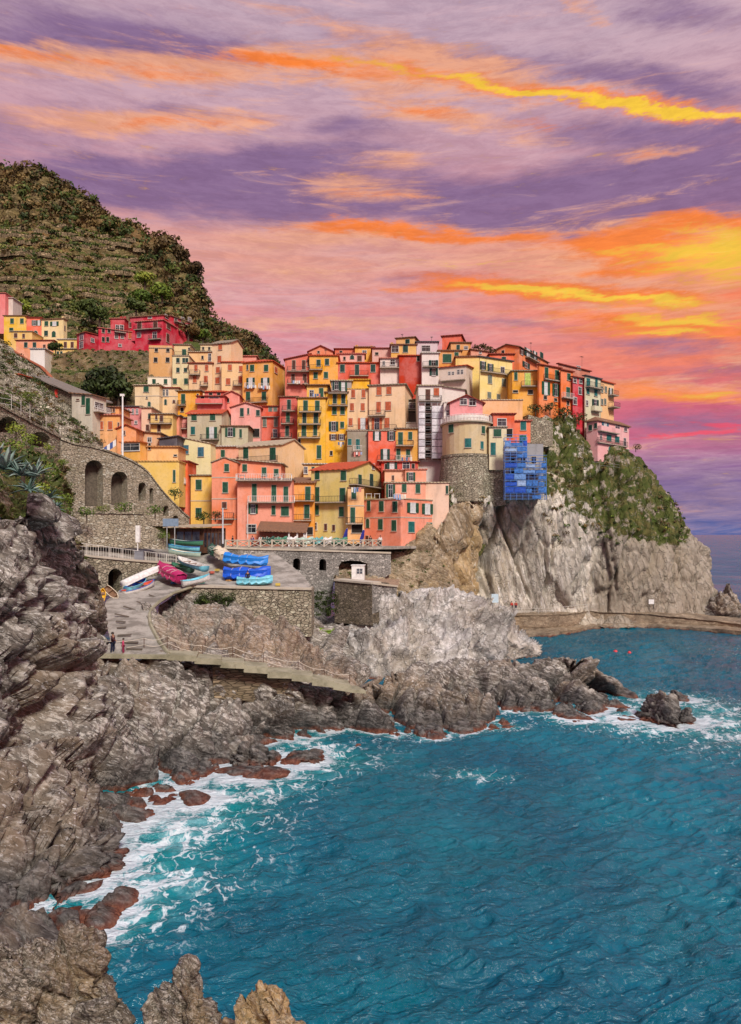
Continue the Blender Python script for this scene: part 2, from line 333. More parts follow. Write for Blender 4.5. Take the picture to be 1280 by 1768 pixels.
def rock(name, ca, cb, cc, rust=(.30, .17, .08), strata=(R(25), R(-20), 0), zs=5.0, sc=.8, wet=True, veg=False, bd=.22, streak=0.0, wetz=(.4, 3.4), fd=2.2, crb=.45):
    m, t, b = newmat(name); p = pos(t)
    fold = t.vmath('MULTIPLY', t.vmath('SUBTRACT', t.node('ShaderNodeTexNoise', Vector=p, Scale=.22 * sc, Detail=3.0).outputs['Color'], (.5, .5, .5)), (fd / sc,) * 3)
    pr = t.mapping(t.vmath('ADD', p, fold), rot=strata)
    ps = t.mapping(pr, sc=(1, 1, zs))
    n0 = t.noise(p, .11 * sc, 5, .6); n1 = t.noise(ps, .45 * sc, 7, .68, .15); n2 = t.noise(ps, 1.5 * sc, 7, .74, .1); n3 = t.noise(p, 4 * sc, 6, .72)
    col = t.mix(t.ramp(n1, .34, .66), ca, cb)
    col = t.mix(t.ramp(n2, .48, .60, 0, .9), col, cc)
    col = t.mix(t.ramp(n0, .47, .62, 0, .55), col, rust)
    col = t.mix(t.ramp(n3, .54, .64, 0, .5), col, tuple(x * .32 for x in ca))
    v3 = t.node('ShaderNodeTexVoronoi', dict(feature='DISTANCE_TO_EDGE'), Vector=t.vmath('ADD', t.mapping(pr, sc=(1, 1, zs * .45)), t.vmath('MULTIPLY', t.node('ShaderNodeTexNoise', Vector=p, Scale=1.5).outputs['Color'], (.9, .9, .9))), Scale=.85 * sc)
    crk = t.ramp(v3.outputs[0], 0.0, .055)
    col = t.mix(t.ramp(t.noise(ps, 3.1 * sc, 4, .6), .60, .68, 0, .7), col, tuple(min(.75, x * 1.5 + .08) for x in cc))
    at = t.node('ShaderNodeAttribute', dict(attribute_name='cell'))
    col = t.mix(.75, col, t.mix(at.outputs['Fac'], (.50, .48, .46), (1.55, 1.53, 1.50)), 'MULTIPLY')
    if name == 'cliff_rock':           # the seaward end is a browner bed of rock
        xb = t.math('ADD', t.node('ShaderNodeSeparateXYZ', i0=p).outputs[0], t.math('MULTIPLY', n0, 6.0))
        col = t.mix(t.ramp(xb, 43, 50, 0, .75), col, t.mix(n2, (.15, .115, .075), (.42, .36, .28)))
    if streak:
        ns = t.noise(t.mapping(p, sc=(1, 1, .09)), .8, 5, .65)
        col = t.mix(t.ramp(ns, .5, .75, 0, streak), col, tuple(x * .3 for x in ca))
    if veg:
        va = t.node('ShaderNodeAttribute', dict(attribute_name='veg'))
        vg = t.mix(t.ramp(t.noise(p, .9, 6, .7), .38, .62), (.035, .06, .012), (.14, .125, .04))
        vg = t.mix(t.ramp(t.noise(p, .25, 4, .6), .45, .6, 0, .8), vg, (.075, .10, .02))
        vm = t.ramp(t.math('ADD', va.outputs['Fac'], t.math('MULTIPLY', t.math('SUBTRACT', t.noise(p, .5, 6, .7), .5), 1.6)), .42, .58)
        col = t.mix(vm, col, vg)
    rg = .85
    if wet:
        z = t.node('ShaderNodeSeparateXYZ', i0=p).outputs[2]
        zz = t.math('ADD', z, t.math('MULTIPLY', t.math('SUBTRACT', t.noise(p, .35, 5, .65), .5), 5.0))
        wm = t.ramp(zz, wetz[0], wetz[1], 1.0, 0.0)
        col = t.mix(t.math('MULTIPLY', wm, .86), col, t.mix(t.ramp(n2, .4, .62), (.022, .022, .022), (.12, .115, .108)))
        z2 = t.math('ADD', z, t.math('MULTIPLY', t.math('SUBTRACT', t.noise(p, .8, 5, .7), .5), 1.3))
        red = t.mix(t.ramp(n3, .4, .62), (.085, .024, .014), (.22, .080, .042))
        col = t.mix(t.math('MULTIPLY', t.ramp(z2, .05, .5, .95, 0), t.ramp(t.noise(p, .22, 4, .6), .36, .5, .25, 1)), col, red)
        t.l.new(t.ramp(zz, 0, 2.5, .42, .85), b.inputs['Roughness'])
    t.l.new(col, b.inputs['Base Color'])
    h = t.math('ADD', t.math('ADD', t.math('MULTIPLY', n2, 1.0), t.math('MULTIPLY', n3, .7)), t.math('ADD', t.math('MULTIPLY', n1, 1.2), t.math("MULTIPLY", crk, crb)))
    bump(t, b, h, bd, 1.0)
    return m
# ------------------------------------------------------------------ land: lofted, fractured rock
def _cr(a, t):
    """catmull-rom along axis 0 of a at fractional positions t"""
    n = len(a); i = np.clip(np.floor(t).astype(int), 0, n - 2); f = (t - i)[:, None, None] if a.ndim == 3 else (t - i)[:, None]
    p0, p1, p2, p3 = a[np.maximum(i - 1, 0)], a[i], a[i + 1], a[np.minimum(i + 2, n - 1)]
    return p1 + f * (p2 - p1) + 0.5 * f * (1 - f) * ((1 - f) * ((p2 - p0) * .5 - (p2 - p1)) * 1.0 - f * ((p3 - p1) * .5 - (p2 - p1)))
def _steps(a, step, axis):
    d = np.linalg.norm(np.diff(a, axis=axis), axis=2).mean(axis=1 - axis)
    out = []
    for i, L in enumerate(d):
        n = max(2, int(L / step)); out += list(i + np.arange(n) / n)
    return np.array(out + [len(d)], float)
def lofted(cols, step_u, step_v, rowamp=None):
    C = np.array(cols, float)                         # (ncol, nrow, 3)
    tu = _steps(C, step_u, 0); tv = _steps(C, step_v, 1)
    A = _cr(C, tu); A = np.swapaxes(_cr(np.swapaxes(A, 0, 1), tv), 0, 1)
    w = np.interp(tv, np.arange(C.shape[1]), rowamp if rowamp is not None else np.ones(C.shape[1]))
    n = np.cross(np.gradient(A, axis=0), np.gradient(A, axis=1)); n /= np.linalg.norm(n, axis=2, keepdims=True) + 1e-9
    # smooth the normals a little so that displaced blocks do not cross
    for _ in range(3):
        n[1:-1] = (n[:-2] + n[1:-1] * 2 + n[2:]) / 4; n[:, 1:-1] = (n[:, :-2] + n[:, 1:-1] * 2 + n[:, 2:]) / 4
    n /= np.linalg.norm(n, axis=2, keepdims=True) + 1e-9
    return A, n, w, tu, tv
def grid_faces(a, b):
    i = np.arange(a * b).reshape(a, b); return np.stack([i[:-1, :-1], i[1:, :-1], i[1:, 1:], i[:-1, 1:]], -1).reshape(-1, 4)
def rot(p, ax, ay, az):
    M = np.array(Matrix.Rotation(az, 3, 'Z') @ Matrix.Rotation(ay, 3, 'Y') @ Matrix.Rotation(ax, 3, 'X')); return p @ M.T
def fractured(S=1.0, thin=2.4, r=(R(25), R(-20), 0), amp=1.0, fine=1.0, seed=0, sl=(1.0, 1.0), ck=1.0, dome=.45, rd=.08, warp=.45):
    def f(p):
        q = rot(p, *r) + np.stack([fbm(p / (3.2 * S), 3, seed + 5), fbm(p / (3.2 * S), 3, seed + 6), fbm(p / (3.2 * S), 3, seed + 7)], 1) * warp * S
        sc = np.array((sl[0], sl[1], thin))
        h1, e1, c1 = facet(q * sc / (6.5 * S), seed, 1.2); h2, e2, c2 = facet(q * sc / (2.3 * S), seed + 11, 1.2)
        cr1, cr2 = np.clip(1 - e1 / .10, 0, 1), np.clip(1 - e2 / .16, 0, 1); dm1, dm2 = np.clip(e1 / .5, 0, 1) ** .6, np.clip(e2 / .5, 0, 1) ** .6
        d = amp * S * (1.5 * h1 + .62 * h2 - ck * (.85 * cr1 + .34 * cr2) + dome * (.9 * dm1 + .42 * dm2 - .85))
        h3, e3, c3 = facet(q * sc / (.80 * S), seed + 23, 1.3)
        d += amp * fine * S * (.24 * h3 - ck * .13 * np.clip(1 - e3 / .2, 0, 1) + dome * .14 * np.clip(e3 / .5, 0, 1) ** .6 + rd * ridge(q * sc / (1.5 * S), 4, seed + 3) + .05 * fbm(p * 4 / S, 3, seed))
        return d, .35 * c1 + .4 * c2 + .25 * c3
    return f
LAND = {}
def landform(name, cols, step, df, mat, rowamp=None, kind='structure', label=None, cat=None, smooth=False, veg=None, stepv=None, clamp=None, group=None, ends=(0, 0)):
    A, n, w, tu, tv = lofted(cols, step, stepv or step, rowamp)
    shp = A.shape; p = A.reshape(-1, 3); nn = n.reshape(-1, 3)
    d, cell = df(p)
    ww = np.broadcast_to(w[None, :], shp[:2]).reshape(-1)
    if ends[0] or ends[1]:              # let the relief die away towards the ends
        m_ = np.ones(shp[0])
        if ends[0]: m_ = np.minimum(m_, np.clip(tu / ends[0], .12, 1))
        if ends[1]: m_ = np.minimum(m_, np.clip((tu[-1] - tu) / ends[1], .12, 1))
        ww = ww * np.repeat(m_, shp[1])
    s = -1.0 if (nn @ np.array((0, 1, 0))).mean() > 0 else 1.0
    nn = nn * s
    q = p + nn * (d * ww)[:, None]
    if clamp is not None: q = clamp(q, p)
    at = {'cell': ('POINT', cell)}
    if veg is not None:
        vv = veg(p, np.repeat(tu, shp[1]), np.tile(tv, shp[0])); at['veg'] = ('POINT', vv)
    me = mesh_np(name, q, grid_faces(*shp[:2]), smooth, at, [mat])
    o = put(name, me); tag(o, label, cat, group, kind)
    LAND[name] = (q, nn, at, shp)
    return o
def C_(*pts):
    """column of points, each (u, v, Y) or (u, v) = on the sea surface"""
    return [P(*q) if len(q) == 3 else WP(*q) for q in pts]
def under(c, z=-2.5, dy=-1.2):
    q = c[-1].copy(); q[2] = z; q[1] += dy; return c + [q]
def behind(c, rows):
    t = c[0]; return [t + np.array(r) for r in rows] + c

M_near = rock('near_rock', (.085, .075, .065), (.235, .21, .18), (.50, .48, .44), rust=(.23, .165, .10), bd=.09, zs=3.2)
M_cliff = rock('cliff_rock', (.40, .37, .31), (.62, .585, .51), (.74, .71, .645), rust=(.47, .39, .25), strata=(0, R(14), 0), zs=.14, sc=.75, veg=True, bd=.26, streak=.30, fd=1.0, crb=.8, wetz=(-3, -1))
M_white = rock('pale_rock', (.28, .27, .25), (.49, .475, .45), (.66, .65, .63), rust=(.36, .31, .24), bd=.16, zs=1.3, fd=.8, crb=.75, wetz=(-2.2, 1.6))
M_fore = rock('foreground_rock', (.10, .085, .065), (.28, .235, .175), (.60, .55, .47), rust=(.34, .23, .11), sc=3.2, zs=4, wet=False, bd=.08)
M_slope = rock('slope_rock', (.20, .15, .09), (.38, .30, .20), (.50, .43, .32), rust=(.36, .24, .09), wet=False, veg=True, bd=.2)

# the shore: one coast from the big left rock to the tip of the long dark point
low = [(0, 3.0, .5), (0, 1.2, .4)]
def shore():
    cs = []
    L = [
     ((-160, 850, 40), (-160, 1000, 38), (-160, 1150, 36), (-150, 1300, 34), (-130, 1450, 31), (-60, 1740)),
     ((-20, 892, 44), (-20, 1000, 42.5), (-15, 1150, 40), (0, 1300, 37), (25, 1450, 34), (90, 1668)),
     ((52, 894, 47), (60, 980, 46), (65, 1120, 44), (75, 1280, 41), (98, 1420, 37), (165, 1612)),
     ((80, 930, 51), (90, 1000, 50), (110, 1120, 48), (120, 1250, 45.5), (140, 1370, 42), (188, 1500)),
     ((104, 1000, 55), (124, 1065, 54), (150, 1142, 52.5), (180, 1250, 49.5), (195, 1350, 46), (205, 1442)),
     ((136, 1122, 58.5), (160, 1156, 57.8), (205, 1180, 56), (235, 1250, 53), (255, 1320, 49.5), (280, 1398)),
     ((226, 1152, 60), (240, 1162, 59.5), (270, 1190, 58), (310, 1240, 56), (340, 1290, 54), (365, 1335)),
     ((320, 1133, 61.5), (330, 1150, 61), (350, 1190, 60), (380, 1230, 58.5), (410, 1265, 57.5), (430, 1302)),
     ((420, 1156, 62.5), (425, 1172, 62), (430, 1202, 61.5), (450, 1235, 60.5), (465, 1260, 60), (480, 1285)),
     ((520, 1178, 63.5), (520, 1192, 63.3), (530, 1218, 63), (540, 1245, 62), (545, 1265, 61), (550, 1284)),
     ((600, 1196, 66), (600, 1206, 65.5), (600, 1225, 65), (610, 1250, 63), (615, 1270, 61.5), (620, 1290)),
     ((680, 1156, 72), (680, 1172, 70), (690, 1203, 68), (700, 1240, 65), (705, 1265, 62.5), (710, 1284)),
     ((780, 1150, 76), (780, 1160, 73.5), (785, 1190, 71), (790, 1220, 68), (795, 1245, 65), (800, 1268)),
     ((870, 1137, 79), (870, 1145, 77), (875, 1168, 74), (880, 1195, 71), (885, 1225, 68), (890, 1254)),
     ((945, 1128, 79), (945, 1140, 77.5), (950, 1165, 75), (955, 1195, 72), (960, 1225, 69), (965, 1250)),
     ((1000, 1126, 78), (1002, 1140, 77.3), (1005, 1170, 75), (1008, 1195, 73), (1010, 1220, 70), (1015, 1246)),
     ((1048, 1172, 77), (1050, 1182, 76.5), (1052, 1198, 75.5), (1054, 1214, 73.7), (1056, 1227, 71.5), (1058, 1245)),
     ((1096, 1202, 76.2), (1096, 1208, 75.5), (1096, 1216, 74.8), (1097, 1224, 73.6), (1097, 1232, 72.2), (1098, 1243)),
    ]
    for i, c in enumerate(L):
        c = C_(*c); t = c[0]
        if i < 6: bk = [t + (-3 * (i < 3), 9, -2.5), t + (0, 3, .3)]
        elif i < 10: bk = [t + (0, 5, -1.5), t + (0, 1.4, -.1)]
        else:
            z = t[2]; bk = [np.array((t[0] + 1, t[1] + 6, -2.5)), np.array((t[0] + .4, t[1] + 3, z * .55))]
        cs.append(under(bk + c))
    # close the tip
    t = cs[-1]; cs.append([q * (1, 1, 0) + np.array((1.6, 0, -2.5 if k in (0, 8) else min(0, q[2]) - 1.5)) for k, q in enumerate(t)])
    return cs
landform('shore_rocks', shore(), .15, fractured(1.25, 1.7, (R(30), R(-28), R(10)), 1.0, .95, 1, ck=1.7, dome=.6, rd=.05), M_near, rowamp=[.3, .6, .55, 1, 1, 1, .9, .35, .3], stepv=.15, ends=(0, 1.5))

# jagged rock between the slipway, the stairs and the harbour wall
mid = [C_((250, 1062, 77), (256, 1090, 70), (280, 1118, 65), (300, 1140, 61.5)), C_((300, 1032, 82), (310, 1070, 75), (340, 1110, 68), (360, 1150, 63)),
       C_((345, 1030, 83.5), (350, 1075, 77), (390, 1115, 70), (420, 1165, 64)), C_((440, 1050, 84), (440, 1082, 80), (460, 1120, 73), (480, 1178, 65.5)),
       C_((520, 1064, 85), (525, 1090, 82), (540, 1130, 76), (545, 1188, 67)), C_((545, 1088, 88), (570, 1104, 85), (600, 1130, 79), (612, 1195, 68)),
       C_((560, 1098, 93), (585, 1115, 88), (622, 1150, 82), (640, 1205, 72))]
mid = [[c[0] + (0, 5, .5)] + c + [c[-1] + (0, -1, -3)] for c in mid]
landform('jagged_rocks', mid, .18, fractured(1.5, 1.7, (R(25), R(-40), R(20)), 1.15, 1.0, 31, ck=1.7, dome=.7, rd=.05), rock('brown_rock', (.12, .105, .09), (.31, .275, .23), (.56, .53, .48), wet=True, rust=(.30, .20, .12), bd=.14, wetz=(-1, 2.5)), rowamp=[0, .5, 1, 1, .5, .3])

# harbour bed: low rock and shingle inside the little basin
bed = [C_((470, 1075, 100), (480, 1100, 90), (500, 1130, 84)), C_((560, 1062, 104), (570, 1096, 93), (600, 1140, 86)), C_((640, 1060, 106), (645, 1090, 95), (660, 1160, 88)),
       C_((720, 1055, 108), (720, 1090, 99), (720, 1165, 89))]
landform('harbour_bed', [[q + (0, 0, -.3) for q in c] for c in bed], .5, fractured(.6, 1.5, (0, 0, 0), .7, 1, 41), M_near)

# the pale rounded rock that shelters the basin
wh = []
for (cu, cv, cy, bu, bv) in ((597, 1092, 98, 600, 1152), (640, 1052, 101, 622, 1172), (690, 1032, 103, 690, 1170), (745, 1018, 104, 745, 1166), (795, 1030, 104, 800, 1164), (845, 1064, 103, 850, 1150), (885, 1090, 103, 892, 1142), (916, 1126, 104, 922, 1136)):
    t = P(cu, cv, cy); b = WP(bu, bv, 0)
    k = 1.0
    m1 = t * .70 + b * .30 + np.array((0, -.8, 1.3 * k)); m2 = t * .30 + b * .70 + np.array((0, -1.0, 1.3 * k))
    wh.append([np.array((t[0], t[1] + 7, -2)), np.array((t[0], t[1] + 3.2, t[2] * .6)), t, m1, m2, b, b + (0, -1.2, -2.5)])
wh.append([q * (1, 1, 0) + (2.2, 2.5, -2.5) for q in wh[-1]])
landform('pale_rock', wh, .2, fractured(1.15, 1.15, (R(15), R(-25), 0), .70, .55, 51, ck=1.9, dome=.8, rd=.02, warp=.25), M_white, rowamp=[.2, .5, .6, 1, 1, .6, .3], ends=(1, 2))

# sea rocks
def boulder(name, u, v, w, h, dep, mat, label, seed, S=.5, step=.09, sub=0.8, group=None, cat='rock'):
    c = WP(u, v, 0); rx = w / CF * c[1] / 2; rz = h / CF * c[1]; cols = []
    for i in range(13):
        a_ = i / 12 * 2 * math.pi; col = []
        for j in range(6):
            el_ = -.5 + j / 5 * (math.pi / 2 + .45)
            rr = math.cos(el_) * (1 + .25 * math.sin(a_ * 2 + seed) + .12 * math.sin(a_ * 3 + seed * 2))
            col.append(np.array((rx * rr * math.cos(a_) + rx * .35 * math.sin(el_) * math.sin(seed), dep * rr * math.sin(a_) + dep * .9, rz * math.sin(el_) * (1 if el_ > 0 else sub * 2) * (1 + .15 * math.sin(a_ + seed)))) )
        cols.append(col)
    for k in range(6): cols[-1][k] = cols[0][k]
    C = [[q for q in col] for col in cols]
    A, n, w_, tu, tv = lofted(C, step, step)
    shp = A.shape; p = A.reshape(-1, 3)
    out = p - np.array((0, dep * .9, 0)); out /= np.linalg.norm(out, axis=1, keepdims=True) + 1e-9
    d, cell = fractured(S, 2.0, (R(30), R(-25), 0), 1, 1, seed)(p + 31.7 * seed)
    A0 = A.copy(); q = p + out * (d * np.minimum(1, rz * .8))[:, None]
    q = q.reshape(shp); q[-1] = q[0]; q[:, -1] = q[:, -1].mean(axis=0); q = q.reshape(-1, 3)
    me = mesh_np(name, q, grid_faces(*shp[:2]), False, {'cell': ('POINT', cell)}, [mat])
    o = put(name, me, loc=(c[0], c[1], 0)); tag(o, label, cat, group)
    return o
boulder('sea_rock', 1153, 1254, 50, 52, 2.4, M_near, 'lone brown rock standing in the surf off the tip of the point', 3, .6)
boulder('sea_rock', 1186, 1212, 36, 14, 1.6, M_near, 'low flat reef awash just behind the lone brown sea rock', 5, .4)
boulder('sea_rock', 1187, 1252, 26, 20, 1.0, M_near, 'small rust red knob on the seaward foot of the lone brown rock', 8, .3)
boulder('shore_boulder', 428, 1326, 72, 28, 2.0, M_near, 'dark rounded boulder ringed with foam at the inlet mouth', 11, .5)
boulder('shore_boulder', 470, 1322, 24, 20, 1.0, M_near, 'small dark stone just right of the foam ringed boulder', 12, .3)
boulder('shore_boulder', 522, 1322, 60, 18, 1.6, M_near, 'low boulder with an orange skirt of algae in the white surf', 14, .4)
boulder('shore_boulder', 430, 1345, 120, 9, 1.5, M_near, 'flat brick red algae ledge below the foam ringed boulder', 15, .35)
boulder('shore_boulder', 330, 1388, 60, 8, 1.2, M_near, 'thin algae covered ledge reaching into the foam beside the dark cliff foot', 16, .3)
boulder('shore_boulder', 175, 1600, 82, 20, 1.5, M_near, 'brick red algae shelf washed by foam beside the ragged foreground crag', 18, .3)
boulder('shore_boulder', 40, 1560, 230, 55, 3.5, M_near, 'brown hump of rock above the lowest algae shelf', 19, .6, .12)
boulder('shore_boulder', 66, 1490, 76, 44, 1.5, M_near, 'pale rounded block perched on the brown hump of rock', 20, .4)
boulder('end_rock', 1256, 1078, 52, 50, 4, M_near, 'ridged brown rock at the end of the sea wall', 22, .8, .2)
boulder('end_rock', 1282, 1074, 30, 58, 4, M_near, 'dark rock cut by the photo edge beyond the ridged end rock', 24, .8, .25)

# foreground crags, close to the camera
def crag(name, pk, foot, label, seed, mat=M_fore, dY=3.0, step=.045):
    """pk: silhouette points (u, v, Y) left to right; surface falls towards the camera and below"""
    cs = []
    for (u, v, Y) in pk:
        t = P(u, v, Y)
        cs.append([t + (0, 2.6, -4.5), t + (0, 1.0, -1.1), t, t + (0, -.5, -.55), t + (0, -1.1, -1.6), t + (0, -1.7, -3.2), t + (0, -2.2, -foot)])
    a0, a1 = [q.copy() for q in cs[0]], [q.copy() for q in cs[-1]]
    for q in a0: q += np.array((-.5, .2, -2.2))
    for q in a1: q += np.array((.5, .2, -2.2))
    cs = [a0] + cs + [a1]
    return landform(name, cs, step, fractured(.24, 2.2, (R(40), R(-50), R(20)), 1.1, 1.2, seed), mat, rowamp=[.2, .7, .8, 1, 1, 1, .5], kind=None, label=label, cat='rock')
crag('foreground_crag', [(-60, 1640, 17), (0, 1632, 17), (60, 1622, 17.5), (120, 1606, 18), (150, 1622, 18), (178, 1672, 17.5), (200, 1730, 17), (212, 1790, 16.6)], 6, 'large ragged brown crag filling the lower left corner of the photo', 61)
crag('foreground_crag', [(226, 1780, 16), (248, 1730, 16), (272, 1706, 16.2), (300, 1672, 16.4), (325, 1668, 16.4), (336, 1700, 16.2), (350, 1750, 16), (360, 1790, 15.8)], 6, 'pointed dark crag with a split tip rising from the bottom edge', 71)
crag('foreground_crag', [(388, 1790, 15), (398, 1752, 15), (418, 1722, 15.2), (445, 1706, 15.4), (470, 1700, 15.4), (482, 1726, 15.2), (492, 1752, 15), (518, 1766, 14.8), (530, 1790, 14.8)], 6, 'ochre stained crag at the bottom edge in front of open water', 81,
     rock('ochre_rock', (.30, .20, .10), (.52, .38, .20), (.60, .50, .36), rust=(.56, .36, .13), sc=3, zs=3, wet=False, bd=.07))

# ------------------------------------------------------------------ the promontory
prom = [
  ((690, 945, 116), (690, 965, 115), (690, 985, 113), (690, 1005, 111), (688, 1030, 109), (688, 1060, 107)),
  ((752, 884, 122), (750, 905, 120.5), (748, 935, 119), (748, 975, 117), (745, 1030, 114), (742, 1070, 111)),
  ((800, 802, 129), (800, 842, 126), (792, 874, 124.5), (780, 960, 126), (772, 1045, 126), (770, 1085, 124)),
  ((868, 802, 131), (866, 848, 127), (860, 870, 125.5), (846, 960, 129), (838, 1052, 129.5), (836, 1090, 126)),
  ((925, 730, 139), (926, 830, 129.5), (921, 872, 127), (918, 960, 130.5), (912, 1055, 131), (910, 1090, 128)),
  ((985, 712, 143), (980, 800, 137), (972, 882, 132), (970, 965, 131.5), (966, 1055, 132), (964, 1088, 129)),
  ((1010, 760, 142), (1012, 835, 137), (1016, 905, 133), (1014, 975, 133), (1012, 1055, 133), (1012, 1084, 130)),
  ((1033, 765, 142.5), (1033, 840, 138), (1034, 914, 134.5), (1026, 980, 135.5), (1026, 1055, 135.5), (1026, 1082, 132)),
  ((1085, 775, 143), (1080, 850, 138), (1075, 917, 134), (1070, 985, 133.5), (1068, 1055, 134.5), (1066, 1082, 131)),
  ((1122, 815, 144), (1130, 880, 140), (1130, 932, 137), (1125, 990, 136), (1120, 1057, 136.5), (1118, 1082, 133)),
  ((1158, 862, 146), (1172, 905, 143), (1180, 945, 140), (1178, 1000, 139), (1172, 1060, 138), (1172, 1084, 135)),
  ((1186, 908, 150), (1197, 928, 147), (1211, 960, 144), (1217, 1010, 142), (1214, 1060, 141), (1214, 1084, 138)),
  ((1190, 912, 158), (1203, 936, 156), (1222, 970, 153), (1233, 1015, 151), (1238, 1064, 149), (1240, 1088, 146)),
  ((1160, 900, 185), (1180, 930, 185), (1200, 965, 182), (1215, 1010, 182), (1225, 1045, 183), (1228, 1060, 183))]
def promcol(i, c):
    c = C_(*c); t = c[0]
    bk = [t + (0, 60, -8), t + (0, 22, 4 if 3 < i < 9 else -1)]
    if i >= 11: bk = [t + (-6, 40, -25), t + (-2, 12, -3)]
    return bk + c
def promveg(p, tu, tv):
    # rows: 0,1 back; 2 terrace; 3 mid; 4 slab top; 5.. bare
    lim = np.interp(tu, [0, 1, 2, 3, 4, 5, 6, 7, 8, 9, 10, 11, 12, 14], [1.9, 2.3, 2.8, 3.0, 3.85, 3.95, 4.1, 4.2, 4.3, 4.35, 4.1, 3.0, 2.3, 2.3])
    v = np.clip((lim - tv) / .7 + .5, 0, 1)
    return v * .62
_pf = fractured(1.0, .13, (0, R(14), 0), .8, .7, 91, (1.0, .7), ck=2.6, dome=.12, rd=.03, warp=.13)
_pf2 = fractured(1.0, .28, (R(6), R(-16), 0), .8, .8, 95, ck=2.2, dome=.15, rd=.05, warp=.2)
def promdisp(p):
    d1, c1 = _pf(p); d2, c2 = _pf2(p)
    k = np.clip((p[:, 0] - 33) / 6, 0, 1) * .7 + np.clip((-p[:, 0] + 14) / 6, 0, 1) * .8
    z = p[:, 2]; k = np.clip(k + np.clip((z - 22) / 6, 0, 1) + np.clip((6.5 - z) / 2, 0, 1) * .9, 0, 1)
    # long leaning joints that split the face into slabs
    s = (p[:, 0] - .30 * z + 1.1 * fbm(p / 7.0, 3, 77)) / 4.3; i = np.floor(s); zero = np.zeros(len(p))
    h_ = lambda n, sd: _h(n.astype(np.int64), zero.astype(np.int64), zero.astype(np.int64), sd)
    bd_ = i + .2 + .6 * h_(i, 5); seg = i + (s > bd_); dist = np.abs(s - bd_) * 4.3
    brk = np.clip(.75 + .9 * fbm(p / 5.0, 2, 88), 0, 1); kk = np.clip((z - 4) / 3, 0, 1) * np.clip((p[:, 0] - 14) / 4, 0, 1) * (1 - .45 * np.clip((p[:, 0] - 41) / 4, 0, 1)) * np.clip((27 - z) / 5, 0, 1)
    js = (h_(seg, 9) - .5) * 1.7 - 1.9 * np.exp(-(dist / .38) ** 2) * brk
    return d1 * (1 - k) + d2 * k + js * kk, c1 * (1 - k) + c2 * k
landform('promontory_cliff', [promcol(i, c) for i, c in enumerate(prom)], .3, promdisp, M_cliff, rowamp=[0, .4, .7, 1, 1, 1, .6, .4], veg=promveg, stepv=.3)

bt_ = [C_((742, 925, 118.6), (740, 955, 117), (738, 985, 115), (735, 1035, 112)), C_((762, 898, 118.6), (758, 930, 117), (752, 975, 115), (752, 1042, 112)),
       C_((786, 872, 119.5), (780, 915, 118), (772, 970, 116), (775, 1048, 113.5)), C_((812, 862, 122), (806, 910, 120.5), (798, 970, 118.5), (798, 1052, 116)),
       C_((845, 872, 126), (838, 915, 124.5), (830, 970, 123), (826, 1054, 121))]
landform('cliff_buttress', [[c[0] + (0, 7, -.5)] + c for c in bt_], .25, fractured(1.0, .5, (0, R(22), 0), .7, 1, 141), rock('buttress_rock', (.27, .20, .12), (.44, .35, .23), (.58, .50, .38), rust=(.42, .29, .12), strata=(0, R(25), 0), zs=.25, wet=False, bd=.3, streak=.3), rowamp=[0, .7, 1, 1, .8])

# brown rock and stony slope between the basin and the pink waterfront house
sl_ = [C_((560, 950, 112), (575, 985, 106), (580, 1010, 103), (585, 1065, 99)), C_((640, 948, 114), (650, 985, 108), (655, 1015, 105), (660, 1050, 101)),
       C_((690, 935, 115), (695, 975, 110), (700, 1010, 107), (710, 1040, 104)), C_((740, 905, 117.5), (738, 960, 113), (745, 1010, 110), (760, 1045, 107)),
       C_((770, 930, 121), (775, 985, 117), (785, 1030, 114), (800, 1060, 110)), C_((800, 960, 124), (810, 1010, 120), (820, 1045, 117), (835, 1075, 114))]
landform('stony_slope', [[c[0] + (0, 6, 0)] + c for c in sl_], .25, fractured(.7, 1.6, (R(20), R(30), 0), .7, 1, 101), M_slope, rowamp=[0, .6, 1, 1, .8], veg=lambda p, a_, b_: np.full(len(p), .30))

# ------------------------------------------------------------------ ground under the town and the wooded hill behind
def slopes(rows, name, step, df, mat, **k):
    n = len(rows[0]); cols = [[P(*rows[j][i]) for j in range(len(rows))] for i in range(n)]
    return landform(name, cols, step, df, mat, **k)
M_earth = rock('terraced_ground', (.10, .075, .035), (.17, .13, .06), (.22, .19, .12), rust=(.20, .13, .06), wet=False, veg=True, zs=2, sc=.5, bd=.3)
town = [[(60, 640, 230), (200, 600, 215), (330, 590, 205), (480, 640, 195), (620, 640, 185), (760, 640, 180), (880, 640, 172), (1010, 690, 165), (1075, 750, 160)],
        [(60, 690, 190), (200, 690, 185), (330, 640, 185), (480, 690, 178), (620, 680, 172), (760, 660, 168), (880, 660, 162), (1000, 720, 152), (1070, 770, 150)],
        [(90, 780, 140), (210, 780, 150), (330, 740, 160), (480, 740, 160), (620, 740, 158), (740, 740, 155), (850, 730, 150), (960, 740, 146), (1050, 790, 146)],
        [(150, 860, 120), (230, 850, 128), (330, 840, 138), (480, 830, 142), (620, 830, 142), (720, 820, 141), (800, 820, 138), (870, 830, 137), (960, 850, 138)],
        [(200, 930, 112), (270, 925, 118), (340, 915, 126), (480, 915, 128), (620, 915, 128), (700, 905, 128), (760, 905, 127), (800, 905, 129), (860, 900, 131)],
        [(200, 960, 108), (280, 950, 112), (350, 943, 117), (480, 943, 119), (620, 946, 120), (700, 950, 121), (745, 960, 122), (780, 960, 125), (830, 960, 128)]]
slopes(town, 'town_slope', 1.0, fractured(1.2, 1.5, (0, 0, 0), .35, 1, 111), M_earth, veg=lambda p, a_, b_: np.full(len(p), .7))

